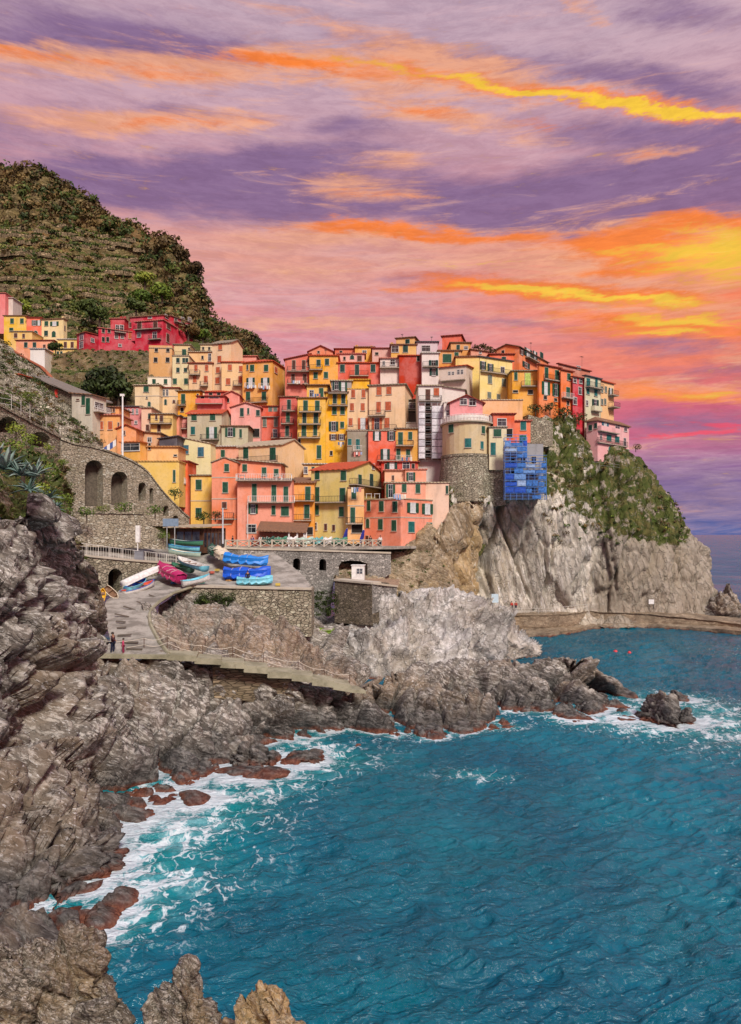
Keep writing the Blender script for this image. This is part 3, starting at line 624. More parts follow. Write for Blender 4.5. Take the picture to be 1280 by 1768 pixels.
hill_top = [(-300, 250, 420), (-120, 285, 410), (0, 290, 400), (62, 296, 395), (100, 322, 390), (150, 352, 380), (180, 388, 370), (232, 410, 360), (256, 432, 352), (288, 424, 345), (312, 452, 338),
            (334, 478, 330), (350, 516, 322), (366, 552, 315), (405, 572, 312), (438, 596, 310), (468, 622, 308), (500, 655, 306)]
hb = []
for i, (u, v, Y) in enumerate(hill_top):
    base_v = 640 if u > 100 else 610; bu = u + (30 if u < 300 else 0); bY = 235 if u < 350 else 250
    r = [P(u - 30, v + 30, Y + 120), P(u, v + 2, Y + 25)]
    for k in (0, .25, .5, .75, 1.0):
        r.append(P(u * (1 - k) + bu * k, v + (max(base_v, v + 60) - v) * k, Y + (bY - Y) * (k ** 1.1)))
    r.append(P(bu, max(base_v, v + 60) + 60, bY - 30))
    hb.append(r)
def hilldisp(p):
    d = 5.0 * fbm(p / 42, 4, 3) + 2.0 * ridge(p / 17, 4, 5) + .9 * fbm(p / 4, 3, 8)
    wob = p[:, 2] + 4 * fbm(p / 60, 3, 21)
    t = (wob / 5.2) % 1.0
    ter = (np.minimum(t * 4, 1) - t) * 2.3
    vine = np.clip(2.15 - p[:, 2] / 112, 0, 1) * np.clip((-p[:, 0] - 88) / 25, 0, 1)
    c = np.clip(.5 + .5 * fbm(p / 12, 4, 33), 0, 1)
    return d - ter * (.25 + 1.5 * vine), np.where((t < .26) & (vine > .35), .0, .35 + .5 * c)
M_hill = rock('hill_ground', (.075, .058, .022), (.165, .125, .045), (.26, .20, .095), rust=(.25, .13, .045), wet=False, veg=True, zs=2.6, sc=.16, bd=.8, strata=(0, 0, 0))
landform('hillside', hb, 1.3, hilldisp, M_hill, rowamp=[0, .6, 1, 1, 1, 1, .8, .3], veg=lambda p, a_, b_: np.clip(1.15 - p[:, 2] / 190, .25, .72) - .35 * np.clip((p[:, 0] + 95) / 25, 0, 1), smooth=True)

# terraced garden below the crimson house, dry stone banks with green treads
ter = [[(90, 612, 190), (130, 606, 188), (180, 604, 186), (230, 606, 184), (275, 612, 182)],
       [(90, 640, 184), (130, 640, 182), (180, 640, 180), (230, 642, 178), (275, 642, 176)],
       [(88, 646, 176), (130, 646, 174), (180, 646, 172), (230, 646, 170), (275, 648, 168)],
       [(88, 664, 174), (130, 664, 172), (180, 664, 170), (230, 664, 168), (275, 664, 166)],
       [(86, 668, 165), (130, 668, 163), (180, 668, 161), (230, 668, 159), (275, 668, 157)],
       [(84, 700, 160), (130, 704, 158), (180, 708, 156), (230, 712, 154), (275, 712, 152)],
       [(84, 730, 150), (130, 740, 148), (180, 745, 146), (230, 750, 144), (275, 750, 142)]]
slopes(ter, 'garden_terraces', .6, lambda p: (.5 * fbm(p / 3, 4, 9) + .3 * ridge(p / 1.1, 3, 2), np.clip(.5 + .5 * fbm(p / 2, 3, 4), 0, 1)), M_earth, veg=lambda p, a_, b_: np.where((b_ % 2) > 1, .75, .30))

# left bank below the path: stony, planted
lb = [[(-200, 735, 72), (-60, 745, 76), (0, 768, 79), (60, 785, 86), (100, 800, 93), (112, 812, 95)],
      [(-200, 760, 62), (-60, 770, 66), (0, 785, 70), (50, 805, 76), (92, 820, 84), (108, 830, 90)],
      [(-200, 790, 52), (-60, 800, 56), (0, 812, 60), (50, 830, 66), (95, 850, 76), (108, 860, 84)],
      [(-200, 850, 44), (-60, 862, 48), (0, 866, 51), (60, 880, 58), (110, 905, 68), (125, 925, 80)],
      [(-200, 890, 42), (-60, 900, 46), (0, 905, 49), (60, 915, 54), (112, 945, 64), (130, 985, 78)]]
slopes(lb, 'planted_bank', .3, fractured(.8, 1.6, (R(20), 0, 0), .6, 1, 121), M_slope, veg=lambda p, a_, b_: np.full(len(p), .42) + .2 * (b_ > 1.5))
# upper left bank that carries the path, the shed and the coped wall
ub = [[(-220, 560, 150), (-60, 560, 150), (0, 590, 146), (60, 632, 142), (100, 668, 140), (150, 700, 140), (200, 745, 138)],
      [(-220, 620, 120), (-60, 625, 122), (0, 640, 124), (60, 672, 126), (110, 705, 128), (150, 735, 128), (190, 780, 126)],
      [(-220, 668, 98), (-60, 678, 98), (0, 696, 101), (50, 720, 106), (100, 748, 110), (150, 772, 113), (182, 800, 115)],
      [(-220, 720, 92), (-60, 730, 93), (0, 740, 96), (50, 760, 102), (100, 790, 107), (150, 820, 111), (178, 850, 113)]]
slopes(ub, 'upper_bank', .5, fractured(.8, 1.6, (R(20), 0, 0), .4, .8, 131), stone('rubble_bank', (.25, .22, .16), (.44, .39, .30), (.17, .16, .08), 1.7, .14), veg=lambda p, a_, b_: np.full(len(p), .35))

# ------------------------------------------------------------------ sea
def sea():
    # finely rippled near water, then a flat sheet out to the horizon
    shore_pts = []
    for nm in ('shore_rocks',):
        q = LAND[nm][0].reshape(LAND[nm][3]);
        z = q[:, :, 2]
        for i in range(0, q.shape[0], 3):
            k = np.where((z[i, :-1] > .1) & (z[i, 1:] <= .1))[0]
            if len(k): shore_pts.append(q[i, k[-1], :2])
    for o in COL.objects:
        if o.name.startswith(('sea_rock', 'shore_boulder')):
            shore_pts.append(np.array(o.location[:2]))
            for a_ in range(6):
                d_ = o.dimensions; shore_pts.append(np.array((o.location[0] + d_[0] * .45 * math.cos(a_), o.location[1] + d_[1] * .3 + d_[1] * .4 * math.sin(a_))))
    S = np.array(shore_pts)
    vs = 932 + (1900 - 932) * np.linspace(0, 1, 900) ** 1.25
    us = np.concatenate([np.linspace(-700, -130, 60), np.linspace(-120, 1400, 740), np.linspace(1410, 2300, 90)])
    Yr = CF * CH / (vs - HV)
    X = (us[None, :] - 640) / CF * Yr[:, None]; Y = np.broadcast_to(Yr[:, None], X.shape)
    keep = Yr < 300
    X, Y, Yr = X[keep], Y[keep], Yr[keep]
    p = np.stack([X.ravel(), Y.ravel(), np.zeros(X.size)], 1)
    c, s_ = math.cos(R(28)), math.sin(R(28)); qx = p[:, 0] * c + p[:, 1] * s_; qy = -p[:, 0] * s_ + p[:, 1] * c
    q = np.stack([qx / 3.4, qy / 1.35, np.zeros(len(p))], 1)
    h = .09 * fbm(q / 2.4, 3, 201) + .17 * (1 - np.abs(vnoise(q * 1.25, 7)) * 2) ** 1 + .12 * (1 - np.abs(vnoise(q * 2.3 + .35 * p / 3, 9)) * 2) + .03 * fbm(p / .33, 3, 11)
    # distance to the shore, in blocks
    d = np.full(len(p), 1e9)
    for i in range(0, len(p), 20000):
        a_ = p[i:i + 20000, None, :2] - S[None, :, :]; d[i:i + 20000] = np.sqrt((a_ ** 2).sum(2).min(1))
    bay = np.exp(-((p[:, 0] + 13) / 9) ** 2 - ((p[:, 1] - 44) / 12) ** 2) + .65 * np.exp(-((p[:, 0] + 5.5) / 8) ** 2 - ((p[:, 1] - 56) / 4.5) ** 2)
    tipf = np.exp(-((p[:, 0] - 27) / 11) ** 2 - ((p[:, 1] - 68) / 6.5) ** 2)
    midf = .30 * np.exp(-((p[:, 0] - 8) / 3.5) ** 2 - ((p[:, 1] - 51.5) / 1.6) ** 2)
    front = .85 + .15 * np.clip((p[:, 0] - 10) / 8, 0, 1) + .45 * (p[:, 0] < 3)
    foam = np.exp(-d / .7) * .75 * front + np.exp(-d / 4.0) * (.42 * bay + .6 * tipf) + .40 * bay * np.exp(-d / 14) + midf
    foam = foam + .34 * np.exp(-((p[:, 0] - 33) / 10) ** 2 - ((p[:, 1] - 66) / 12) ** 2)  # broad thin veil right of the tip: surf plus sky sheen painted as colour
    front_p = p[:, 1] < 110
    foam = foam * front_p + .5 * np.exp(-d / .8) * (~front_p)
    h = h * np.clip(d / 2.5, .25, 1) * np.clip(110 / p[:, 1], .25, 1.0)
    p[:, 2] = h
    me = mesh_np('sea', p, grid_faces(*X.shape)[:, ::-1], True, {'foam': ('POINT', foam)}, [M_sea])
    o = put('sea', me); tag(o, kind='structure')
    # far water
    b = MB(); y1 = Yr.max() * 1.0; w0 = X[0, 0], X[0, -1]
    ym = Y.min(); far = 14000
    zf = -.02
    o2 = MB()
    o2.add([(w0[0], y1, zf), (w0[1], y1, zf), (far, y1, zf), (far, far, zf), (-far, far, zf), (-far, y1, zf)], [(0, 1, 3, 4), (1, 2, 3), (5, 0, 4)])
    xb0, xb1 = X[-1, 0], X[-1, -1]
    o2.add([(w0[1], y1, zf), (xb1, ym, zf), (far, ym, zf), (far, y1, zf), (w0[0], y1, zf), (xb0, ym, zf), (-far, ym, zf), (-far, y1, zf)], [(0, 1, 2, 3), (7, 6, 5, 4)])
    o2.add([(-far, ym, zf), (far, ym, zf), (far, -600, zf), (-far, -600, zf)], [(0, 3, 2, 1)])
    oo = o2.build('open_sea', M_sea2); tag(oo, kind='structure')
def seamat(name, near):
    m, t, b = newmat(name); p = pos(t)
    # body colour of the water: deep teal, greener where it is shallow by the rocks
    deep = (.0, .088, .148); shal = (.0, .20, .225)
    n = t.noise(t.mapping(p, sc=(1, 1, 1)), .07, 4, .55)
    col = t.mix(t.ramp(n, .35, .65), deep, (.0, .132, .195))
    b.inputs['Roughness'].default_value = .10; b.inputs['IOR'].default_value = 1.333; b.inputs['Specular IOR Level'].default_value = .7
    if near:
        at = t.node('ShaderNodeAttribute', dict(attribute_name='foam')); F = at.outputs['Fac']
        col = t.mix(t.ramp(F, .0, .5, 0, .9), col, shal)
        wq = t.node('ShaderNodeTexNoise', Vector=p, Scale=.55, Detail=4.0)
        q = t.vmath('ADD', p, t.vmath('MULTIPLY', t.vmath('SUBTRACT', wq.outputs['Color'], (.5, .5, .5)), (4.2, 4.2, 0)))
        v1 = t.node('ShaderNodeTexVoronoi', dict(feature='DISTANCE_TO_EDGE', voronoi_dimensions='2D'), Vector=q, Scale=.60)
        v2 = t.node('ShaderNodeTexVoronoi', dict(feature='DISTANCE_TO_EDGE', voronoi_dimensions='2D'), Vector=q, Scale=2.1)
        nf = t.noise(p, 2.4, 6, .75); nb = t.noise(p, .32, 5, .65)
        Fb = t.math('MULTIPLY', F, t.ramp(nb, .38, .62, .25, 1.5))
        th = t.math('ADD', t.math('MULTIPLY', v1.outputs[0], 2.2), t.math('MULTIPLY', v2.outputs[0], 1.5))
        th = t.math('ADD', th, t.math('MULTIPLY', t.math('SUBTRACT', nf, .5), 1.5))
        k = t.ramp(t.math('SUBTRACT', t.math('MULTIPLY', Fb, 1.15), th), -.22, .30)
        k = t.math('MULTIPLY', k, t.ramp(F, .05, .16))
        k = t.math('MAXIMUM', k, t.math('MULTIPLY', t.ramp(t.math('ADD', F, t.math('MULTIPLY', t.math('SUBTRACT', nf, .5), .9)), .62, 1.05), .95))
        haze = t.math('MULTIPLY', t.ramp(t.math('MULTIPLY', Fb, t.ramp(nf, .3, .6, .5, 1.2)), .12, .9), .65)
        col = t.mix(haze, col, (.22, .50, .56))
        col = t.mix(t.math('MULTIPLY', k, t.ramp(nf, .3, .6, .7, 1.0)), col, (.66, .74, .78))
        t.l.new(t.mix(k, (.10,) * 3, (.75,) * 3), b.inputs['Roughness'])
    t.l.new(col, b.inputs['Base Color'])
    c = t.mapping(p, rot=(0, 0, R(-28)), sc=(.45, 1.0, 1))
    a1 = t.math('SUBTRACT', 1.0, t.math('ABSOLUTE', t.math('SUBTRACT', t.math('MULTIPLY', t.noise(c, 1.7, 5, .62, .3), 2.0), 1.0))); a2 = t.noise(c, .32, 4, .55, .3)
    hh = t.math('ADD', t.math('MULTIPLY', a1, .8 if near else 1.2), t.math('MULTIPLY', a2, .8 if near else 3.0))
    lane = t.ramp(t.noise(t.mapping(p, sc=(1, .45, 1)), .055, 4, .6, .6), .36, .62, .35, 1.25)
    bump(t, b, t.math('MULTIPLY', hh, lane), .52 if near else .6, .95)
    return m
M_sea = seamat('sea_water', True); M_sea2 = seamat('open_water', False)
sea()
# ------------------------------------------------------------------ houses
G_TOWN = 'houses packed on the promontory'; G_LEFT = 'houses at the foot of the terraced hill'
SHC = {'g': (.012, .070, .038), 'n': (.010, .12, .115), 'r': (.42, .095, .035), 'b': (.09, .030, .018), 'u': (.035, .12, .17), 'k': (.010, .045, .035), 'e': (.13, .16, .13), 'y': (.42, .55, .12), 'R': (.50, .03, .02), 'w': (.7, .68, .64)}
def shutter_mat(k):
    key = ('sh', k)
    if key in _mc: return _mc[key]
    m, t, b = newmat('shutter_paint'); tcn = t.node('ShaderNodeTexCoord').outputs['Object']
    z = t.node('ShaderNodeSeparateXYZ', i0=tcn).outputs[2]; c = SHC[k]
    sn = t.math('SINE', t.math('MULTIPLY', z, 62.0)); n = t.noise(pos(t), 2.0, 4, .7)
    col = t.mix(t.ramp(n, .35, .7), c, tuple(min(.8, x * 1.5 + .015) for x in c))
    t.l.new(col, b.inputs['Base Color']); b.inputs['Roughness'].default_value = .55
    bump(t, b, sn, .02, .6); _mc[key] = m; return m
M_trim = plain('window_surround', (.48, .43, .35), .85); M_trimw = plain('white_trim', (.58, .57, .54), .8)
def glassmat():
    m, t, b = newmat('window_glass'); n = t.noise(pos(t), .8, 3)
    t.l.new(t.mix(t.ramp(n, .4, .6), (.012, .014, .018), (.06, .07, .08)), b.inputs['Base Color']); b.inputs['Roughness'].default_value = .08; b.inputs['Specular IOR Level'].default_value = .7
    return m
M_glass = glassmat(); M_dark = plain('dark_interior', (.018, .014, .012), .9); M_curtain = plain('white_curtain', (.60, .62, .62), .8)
M_iron = plain('dark_iron', (.03, .03, .03), .5); M_slab = plain('balcony_concrete', (.36, .31, .25), .9, var=.25); M_white = plain('white_paint', (.78, .77, .74), .6); M_wood = plain('brown_timber', (.10, .045, .025), .7)
M_conc = plaster((196, 186, 166), .85)
_wm = {}
def winmesh(kind, w, h, mat=None, key=None):
    k = (kind, w, h, key)
    if k in _wm: return _wm[k]
    b = MB()
    if kind == 'frame':                       # raised plaster surround with a sill
        e = .07
        b.box(-w / 2 - e, -w / 2, -.05, .05, -h / 2, h / 2 + e).box(w / 2, w / 2 + e, -.05, .05, -h / 2, h / 2 + e).box(-w / 2, w / 2, -.05, .05, h / 2, h / 2 + e)
        b.box(-w / 2 - e - .05, w / 2 + e + .05, -.14, .05, -h / 2 - .10, -h / 2)
    elif kind == 'leaf':                      # louvred shutter leaf, hinge at x = 0
        b.box(.0, w, -.045, 0, -h / 2, h / 2); n = max(3, int(h / .28))
        for i in range(n):
            z = -h / 2 + .06 + i * (h - .12) / n; b.box(.05, w - .05, -.062, -.045, z, z + (h - .12) / n * .62)
    elif kind == 'pane':
        b.box(-w / 2, w / 2, -.02, .02, -h / 2, h / 2)
    elif kind == 'sash':
        for x in (-w / 2, -.02, w / 2 - .05): b.box(x, x + .035, -.045, -.02, -h / 2, h / 2)
        for z in (-h / 2, h * .12, h / 2 - .05): b.box(-w / 2 + .05, w / 2 - .05, -.043, -.02, z, z + .05)
    elif kind == 'arch':
        pts = [(-w / 2, 0, -h / 2), (w / 2, 0, -h / 2)] + [(w / 2 * math.cos(a_), 0, h / 2 - w / 2 + w / 2 * math.sin(a_)) for a_ in np.linspace(0, math.pi, 9)]
        b.prism(pts, (0, -.03, 0))
    elif kind == 'archframe':
        for i in range(8):
            a0, a1 = math.pi * i / 8, math.pi * (i + 1) / 8; q = []
            for a_, rr in ((a0, w / 2), (a1, w / 2), (a1, w / 2 + .14), (a0, w / 2 + .14)): q.append((rr * math.cos(a_), .03, h / 2 - w / 2 + rr * math.sin(a_)))
            b.prism(q, (0, -.10, 0))
        for s in (-1, 1):
            x = s * w / 2; b.box(min(x, x + .14 * s), max(x, x + .14 * s), -.07, .03, -h / 2, h / 2 - w / 2)
    me = b.mesh(kind, [mat]); _wm[k] = me; return me
def child(name, me, par, loc=(0, 0, 0), rz=0.0):
    o = bpy.data.objects.new(name, me); COL.objects.link(o); o.parent = par; o.location = loc; o.rotation_euler = (0, 0, rz); return o
def q1(x): return max(.2, round(x * 8) / 8)
rnd = random.Random(5)
def window(root, M, w, h, st):
    """st: one letter colour + optional o (open leaves), a (arched), d (no shutters, glass), s (leaf ajar), D dark hole, c (curtained)"""
    col, mods = st[0], st[1:]
    w, h = q1(w), q1(h); rz = M[1]; loc = M[0]
    nm = 'door' if h > 1.95 else 'window'
    if 'a' in mods:
        o = child(nm, winmesh('archframe', w, h, M_trim), root, loc, rz)
        child('opening', winmesh('arch', w, h, shutter_mat(col) if 'D' not in mods else M_dark, col + mods), o); return o
    if 'D' in mods:
        o = child(nm, winmesh('frame', w, h, M_trim), root, loc, rz); child('opening', winmesh('pane', w, h, M_dark, 'D'), o); return o
    if 'd' in mods:
        o = child(nm, winmesh('frame', w, h, M_trimw, 'w'), root, loc, rz); p = child('pane', winmesh('pane', w, h, M_glass), o)
        child('sash', winmesh('sash', w, h, M_trimw), o); return o
    if 'o' in mods:
        iw = q1(w * .5); lw = q1((w - iw) / 2 + .05)
        o = child(nm, winmesh('frame', iw, h, M_trimw, 'w'), root, loc, rz)
        child('pane', winmesh('pane', iw, h, M_curtain if rnd.random() < .55 else M_glass, rnd.random() < .5), o); child('sash', winmesh('sash', iw, h, M_trimw), o)
        child('shutter', winmesh('leaf', lw, h, shutter_mat(col), col), o, (-iw / 2 - lw - .02, -.06, 0), 0); child('shutter', winmesh('leaf', lw, h, shutter_mat(col), col), o, (iw / 2 + .02, -.06, 0), 0); return o
    o = child(nm, winmesh('frame', w, h, M_trim), root, loc, rz)
    lw = w / 2 - .012
    aj = R(rnd.choice((0, 0, 0, 8, 16))) if 's' not in mods else R(38)
    child('pane', winmesh('pane', w, h, M_glass), o)
    child('shutter', winmesh('leaf', lw, h, shutter_mat(col), col), o, (-w / 2, -.012, 0), -aj * (rnd.random() < .5))
    s2 = child('shutter', winmesh('leaf', lw, h, shutter_mat(col), col), o, (w / 2, -.058, 0), math.pi + aj * .0)
    s2.location = (w / 2, -.060, 0)
    return o
ROOFC = {'red': (226, 98, 58), 'dred': (170, 72, 52), 'brn': (158, 116, 88), 'gry': (172, 158, 136), 'slate': (96, 92, 98), 'beige': (214, 196, 166), 'wht': (226, 220, 210), 'pink': (226, 140, 120)}
ZO = [0, 0, 1.0]
def Z(ox, oy, s): ZO[:] = [ox, oy, s]
def zu(x): return ZO[0] + x / ZO[2]
def zv(y): return ZO[1] + y / ZO[2]
class Frame:
    def __init__(s, uL, uC, uR, Yc, yaw, D):
        s.d = np.array((math.cos(R(yaw)), math.sin(R(yaw)))); s.e = np.array((-math.sin(R(yaw)), math.cos(R(yaw))))
        s.C = np.array(((uC - 640) / CF * Yc, Yc)); k = (uL - 640) / CF
        s.W = (s.C[0] - k * s.C[1]) / (s.d[0] - k * s.d[1]); s.yaw = R(yaw)
        if uR is not None:
            k = (uR - 640) / CF; s.D = (k * s.C[1] - s.C[0]) / (s.e[0] - k * s.e[1])
        else: s.D = D
        s.O = s.C - s.d * s.W
    def hit(s, face, u, v):
        k = (u - 640) / CF
        if face == 'A': t = (s.C[0] - k * s.C[1]) / (s.d[0] - k * s.d[1]); q = s.C - s.d * t; x = s.W - t
        else: t = (k * s.C[1] - s.C[0]) / (s.e[0] - k * s.e[1]); q = s.C + s.e * t; x = t
        return x, CH - (v - HV) / CF * q[1], q[1]
def railing(root, p0, p1, h=.95, mat=None, name='railing', solid=False):
    p0, p1 = Vector(p0), Vector(p1); L = (p1 - p0).length; b = MB()
    if solid:
        d = (p1 - p0).normalized(); nrm = Vector((-d.y, d.x, 0)) * .06
        b.prism([p0 - nrm, p1 - nrm, p1 + nrm, p0 + nrm], (0, 0, h))
    else:
        n = max(2, int(L / .28))
        for i in range(n + 1):
            q = p0.lerp(p1, i / n); b.box(q.x - .018, q.x + .018, q.y - .018, q.y + .018, q.z, q.z + h)
        b.tube([p0 + Vector((0, 0, h)), p1 + Vector((0, 0, h))], .032, 4).tube([p0 + Vector((0, 0, .12)), p1 + Vector((0, 0, .12))], .025, 4)
    return b.build(name, mat or M_iron, root)
NH = [0]
def H(label, xs, vT, vB, Y, yaw, col, roof='flat', rise=0, rc='gry', A=(), B=(), bal=(), balB=(), D=7.0, band=(), chim=(), group=G_TOWN, ov=.35, cat='house', name='house', parapet=False, base=None, colB=None, ant=None):
    xL, xC, xR = xs; f = Frame(zu(xL), zu(xC), zu(xR) if xR is not None else None, Y, yaw, D)
    f.D = min(max(f.D, 2.0), 30)
    zT = CH - (zv(vT) - HV) / CF * Y; zB = CH - (zv(vB) - HV) / CF * Y; Hh = zT - zB
    root = empty(name, (f.O[0], f.O[1], zB), f.yaw); tag(root, label, cat, group); NH[0] += 1
    EXT = (5.0 if Y > 118.5 else 0.5) if base is None else base; w, d = f.W, f.D; ri = rise / ZO[2] / CF * Y; wm = plaster(col); rm = tiles(ROOFC[rc] if isinstance(rc, str) else rc)
    b = MB(); t_ = .16; r = MB(); o = ov
    if roof == 'gable':            # ridge parallel to face A, peak on face B
        b.prism([(0, 0, -EXT), (0, d, -EXT), (0, d, Hh), (0, d / 2, Hh + ri), (0, 0, Hh)], (w, 0, 0))
        k = ri / (d / 2)
        for y0, s in ((-o, 1), (d + o, -1)):
            z0 = Hh - k * o + .03; r.prism([(-o, y0, z0), (-o, y0, z0 + t_), (-o, d / 2, Hh + ri + t_ + .03), (-o, d / 2, Hh + ri + .03)], (w + 2 * o, 0, 0))
    elif roof == 'gableA':
        b.prism([(0, 0, -EXT), (w, 0, -EXT), (w, 0, Hh), (w / 2, 0, Hh + ri), (0, 0, Hh)], (0, d, 0)); k = ri / (w / 2)
        for x0 in (-o, w + o): 
            z0 = Hh - k * o + .03; r.prism([(x0, -o, z0), (x0, -o, z0 + t_), (w / 2, -o, Hh + ri + t_ + .03), (w / 2, -o, Hh + ri + .03)], (0, d + 2 * o, 0))
    elif roof == 'hip':
        b.box(0, w, 0, d, -EXT, Hh); m_ = min(w, d) / 2; z0 = Hh + .03; z1 = Hh + ri + .03
        e_ = [(-o, -o, z0), (w + o, -o, z0), (w + o, d + o, z0), (-o, d + o, z0)]; e2 = [(x, y, z + t_) for x, y, z in e_]
        rd = [(m_, d / 2, z1 + t_), (w - m_, d / 2, z1 + t_)] if w > d else [(w / 2, m_, z1 + t_), (w / 2, d - m_, z1 + t_)]
        fs = [(3, 2, 1, 0)] + [(i, (i + 1) % 4, 4 + (i + 1) % 4, 4 + i) for i in range(4)]
        fs += [(4, 5, 9, 8), (5, 6, 9), (6, 7, 8, 9), (7, 4, 8)] if w > d else [(4, 5, 8), (5, 6, 9, 8), (6, 7, 9), (7, 4, 8, 9)]
        r.add(e_ + e2 + rd, fs)
    elif roof in ('shedL', 'shedR'):   # higher on the left / right side of A
        a_, c_ = (ri, 0) if roof == 'shedL' else (0, ri)
        b.prism([(0, 0, -EXT), (w, 0, -EXT), (w, 0, Hh + c_), (0, 0, Hh + a_)], (0, d, 0)); k = (c_ - a_) / w
        r.prism([(-o, -o, Hh + a_ - k * o + .03), (w + o, -o, Hh + c_ + k * o + .03), (w + o, -o, Hh + c_ + k * o + t_ + .03), (-o, -o, Hh + a_ - k * o + t_ + .03)], (0, d + 2 * o, 0))
    elif roof == 'shedB':              # falls towards the viewer
        b.prism([(0, 0, -EXT), (0, d, -EXT), (0, d, Hh + ri), (0, 0, Hh)], (w, 0, 0)); k = ri / d
        r.prism([(-o, -o, Hh - k * o + .03), (-o, d + o, Hh + ri + k * o + .03), (-o, d + o, Hh + ri + k * o + t_ + .03), (-o, -o, Hh - k * o + t_ + .03)], (w + 2 * o, 0, 0))
    else:
        b.box(0, w, 0, d, -EXT, Hh); r.box(-o, w + o, -o, d + o, Hh + .01, Hh + .20)
        if parapet:
            for q in ((0, w, 0, .18), (0, w, d - .18, d), (0, .18, .18, d - .18), (w - .18, w, .18, d - .18)): b.box(*q, Hh + .20, Hh + .75)
    b.build('wall', wm, root); ro = r.build('roof', rm, root)
    for (xc, cw, chh) in chim:
        x, z, yy = f.hit('A', zu(xc), zv(vT)); hh = chh / ZO[2] / CF * Y + ri * .5; cw_ = cw / ZO[2] / CF * Y
        c = MB(); yb = d * .45; zb = Hh + .1
        c.box(x - cw_ / 2, x + cw_ / 2, yb - .3, yb + .3, zb, zb + hh).box(x - cw_ / 2 - .08, x + cw_ / 2 + .08, yb - .38, yb + .38, zb + hh, zb + hh + .1)
        c.box(x - cw_ / 2 + .05, x + cw_ / 2 - .05, yb - .2, yb + .2, zb + hh + .28, zb + hh + .34)
        for s in (-1, 1): c.box(x + s * (cw_ / 2 - .08) - .04, x + s * (cw_ / 2 - .08) + .04, yb - .2, yb + .2, zb + hh + .1, zb + hh + .28)
        c.build('chimney', wm, ro)
    if ant:
        x, z, yy = f.hit('A', zu(ant), zv(vT)); c = MB(); yb = d * .5; zt = Hh + ri + 2.2
        c.tube([(x, yb, Hh), (x, yb, zt)], .035, 4)
        for i in range(5): c.box(x - .35 + i * .03, x + .35 - i * .03, yb - .55 + i * .22, yb - .52 + i * .22, zt - .1, zt - .07)
        c.box(x - .02, x + .02, yb - .6, yb + .45, zt - .13, zt - .10); c.build('antenna', M_iron, ro)
    for face, lst in (('A', A), ('B', B)):
        for (st, cols, rows, pw, ph) in lst:
            cols = cols if isinstance(cols, (list, tuple)) else [cols]; rows = rows if isinstance(rows, (list, tuple)) else [rows]
            for x in cols:
                for y in rows:
                    xm, zm, yy = f.hit(face, zu(x), zv(y)); x0 = f.hit(face, zu(x - pw / 2), zv(y))[0]; x1 = f.hit(face, zu(x + pw / 2), zv(y))[0]
                    hh = ph / ZO[2] / CF * yy; zl = zm - zB
                    lim = w if face == 'A' else d
                    xm = min(max(xm, abs(x1 - x0) / 2 + .1), lim - abs(x1 - x0) / 2 - .1)
                    if face == 'A': window(root, ((xm, -.02, zl), 0), abs(x1 - x0), hh, st)
                    else: window(root, ((w + .02, xm, zl), math.pi / 2), abs(x1 - x0), hh, st)
    for face, lst in (('A', bal), ('B', balB)):
        for it in lst:
            x0, x1, y = it[:3]; mt = it[3] if len(it) > 3 else 'i'; dep = it[4] if len(it) > 4 else 1.0
            a0, z0, yy = f.hit(face, zu(x0), zv(y)); a1, z1, yy1 = f.hit(face, zu(x1), zv(y)); a0 = max(a0, -.3); zl = (z0 + z1) / 2 - zB
            bo = MB(); bm = M_white if mt == 'w' else M_iron
            if face == 'A': 
                bo.box(a0, a1, -dep, -.02, zl - .16, zl); g = bo.build('balcony', M_slab, root)
                mm = {'w': M_white, 'i': M_iron, 's': wm}[mt]; so_ = mt == 's'
                railing(g, (a0 + .05, -dep + .05, zl), (a1 - .05, -dep + .05, zl), mat=mm, solid=so_)
                railing(g, (a0 + .05, -dep + .15, zl), (a0 + .05, -.05, zl), mat=mm, solid=so_); railing(g, (a1 - .05, -dep + .15, zl), (a1 - .05, -.05, zl), mat=mm, solid=so_)
            else:
                bo.box(w + .02, w + dep, a0, a1, zl - .16, zl); g = bo.build('balcony', M_slab, root)
                mm = {'w': M_white, 'i': M_iron, 's': wm}[mt]; so_ = mt == 's'
                railing(g, (w + dep - .05, a0 + .05, zl), (w + dep - .05, a1 - .05, zl), mat=mm, solid=so_)
                railing(g, (w + .1, a0 + .05, zl), (w + dep - .15, a0 + .05, zl), mat=mm, solid=so_)
    for y in band:
        z = f.hit('A', f_mid_u(f), zv(y))[1] - zB; bb = MB().box(-.03, w + .03, -.05, -.005, z - .08, z + .08).box(w + .005, w + .05, -.03, d, z - .08, z + .08); bb.build('string_course', M_trim, root)
    return root, f, (w, d, Hh, zB)
def f_mid_u(f):
    q = f.O + f.d * f.W / 2; return 640 + CF * q[0] / q[1]
def on_roof(hd, spec):
    """terrace railing round a flat roof"""
    root, f, (w, d, Hh, zB) = hd
    mt, solid = {'w': (M_white, False), 'i': (M_iron, False), 's': (plaster(spec[1]) if len(spec) > 1 else M_slab, True)}[spec[0]]
    z = Hh + .2
    railing(root, (0, .02, z), (w, .02, z), mat=mt, solid=solid, name='terrace_railing'); railing(root, (w, .2, z), (w, d, z), mat=mt, solid=solid, name='terrace_railing')
    railing(root, (0, .2, z), (0, d, z), mat=mt, solid=solid, name='terrace_railing')

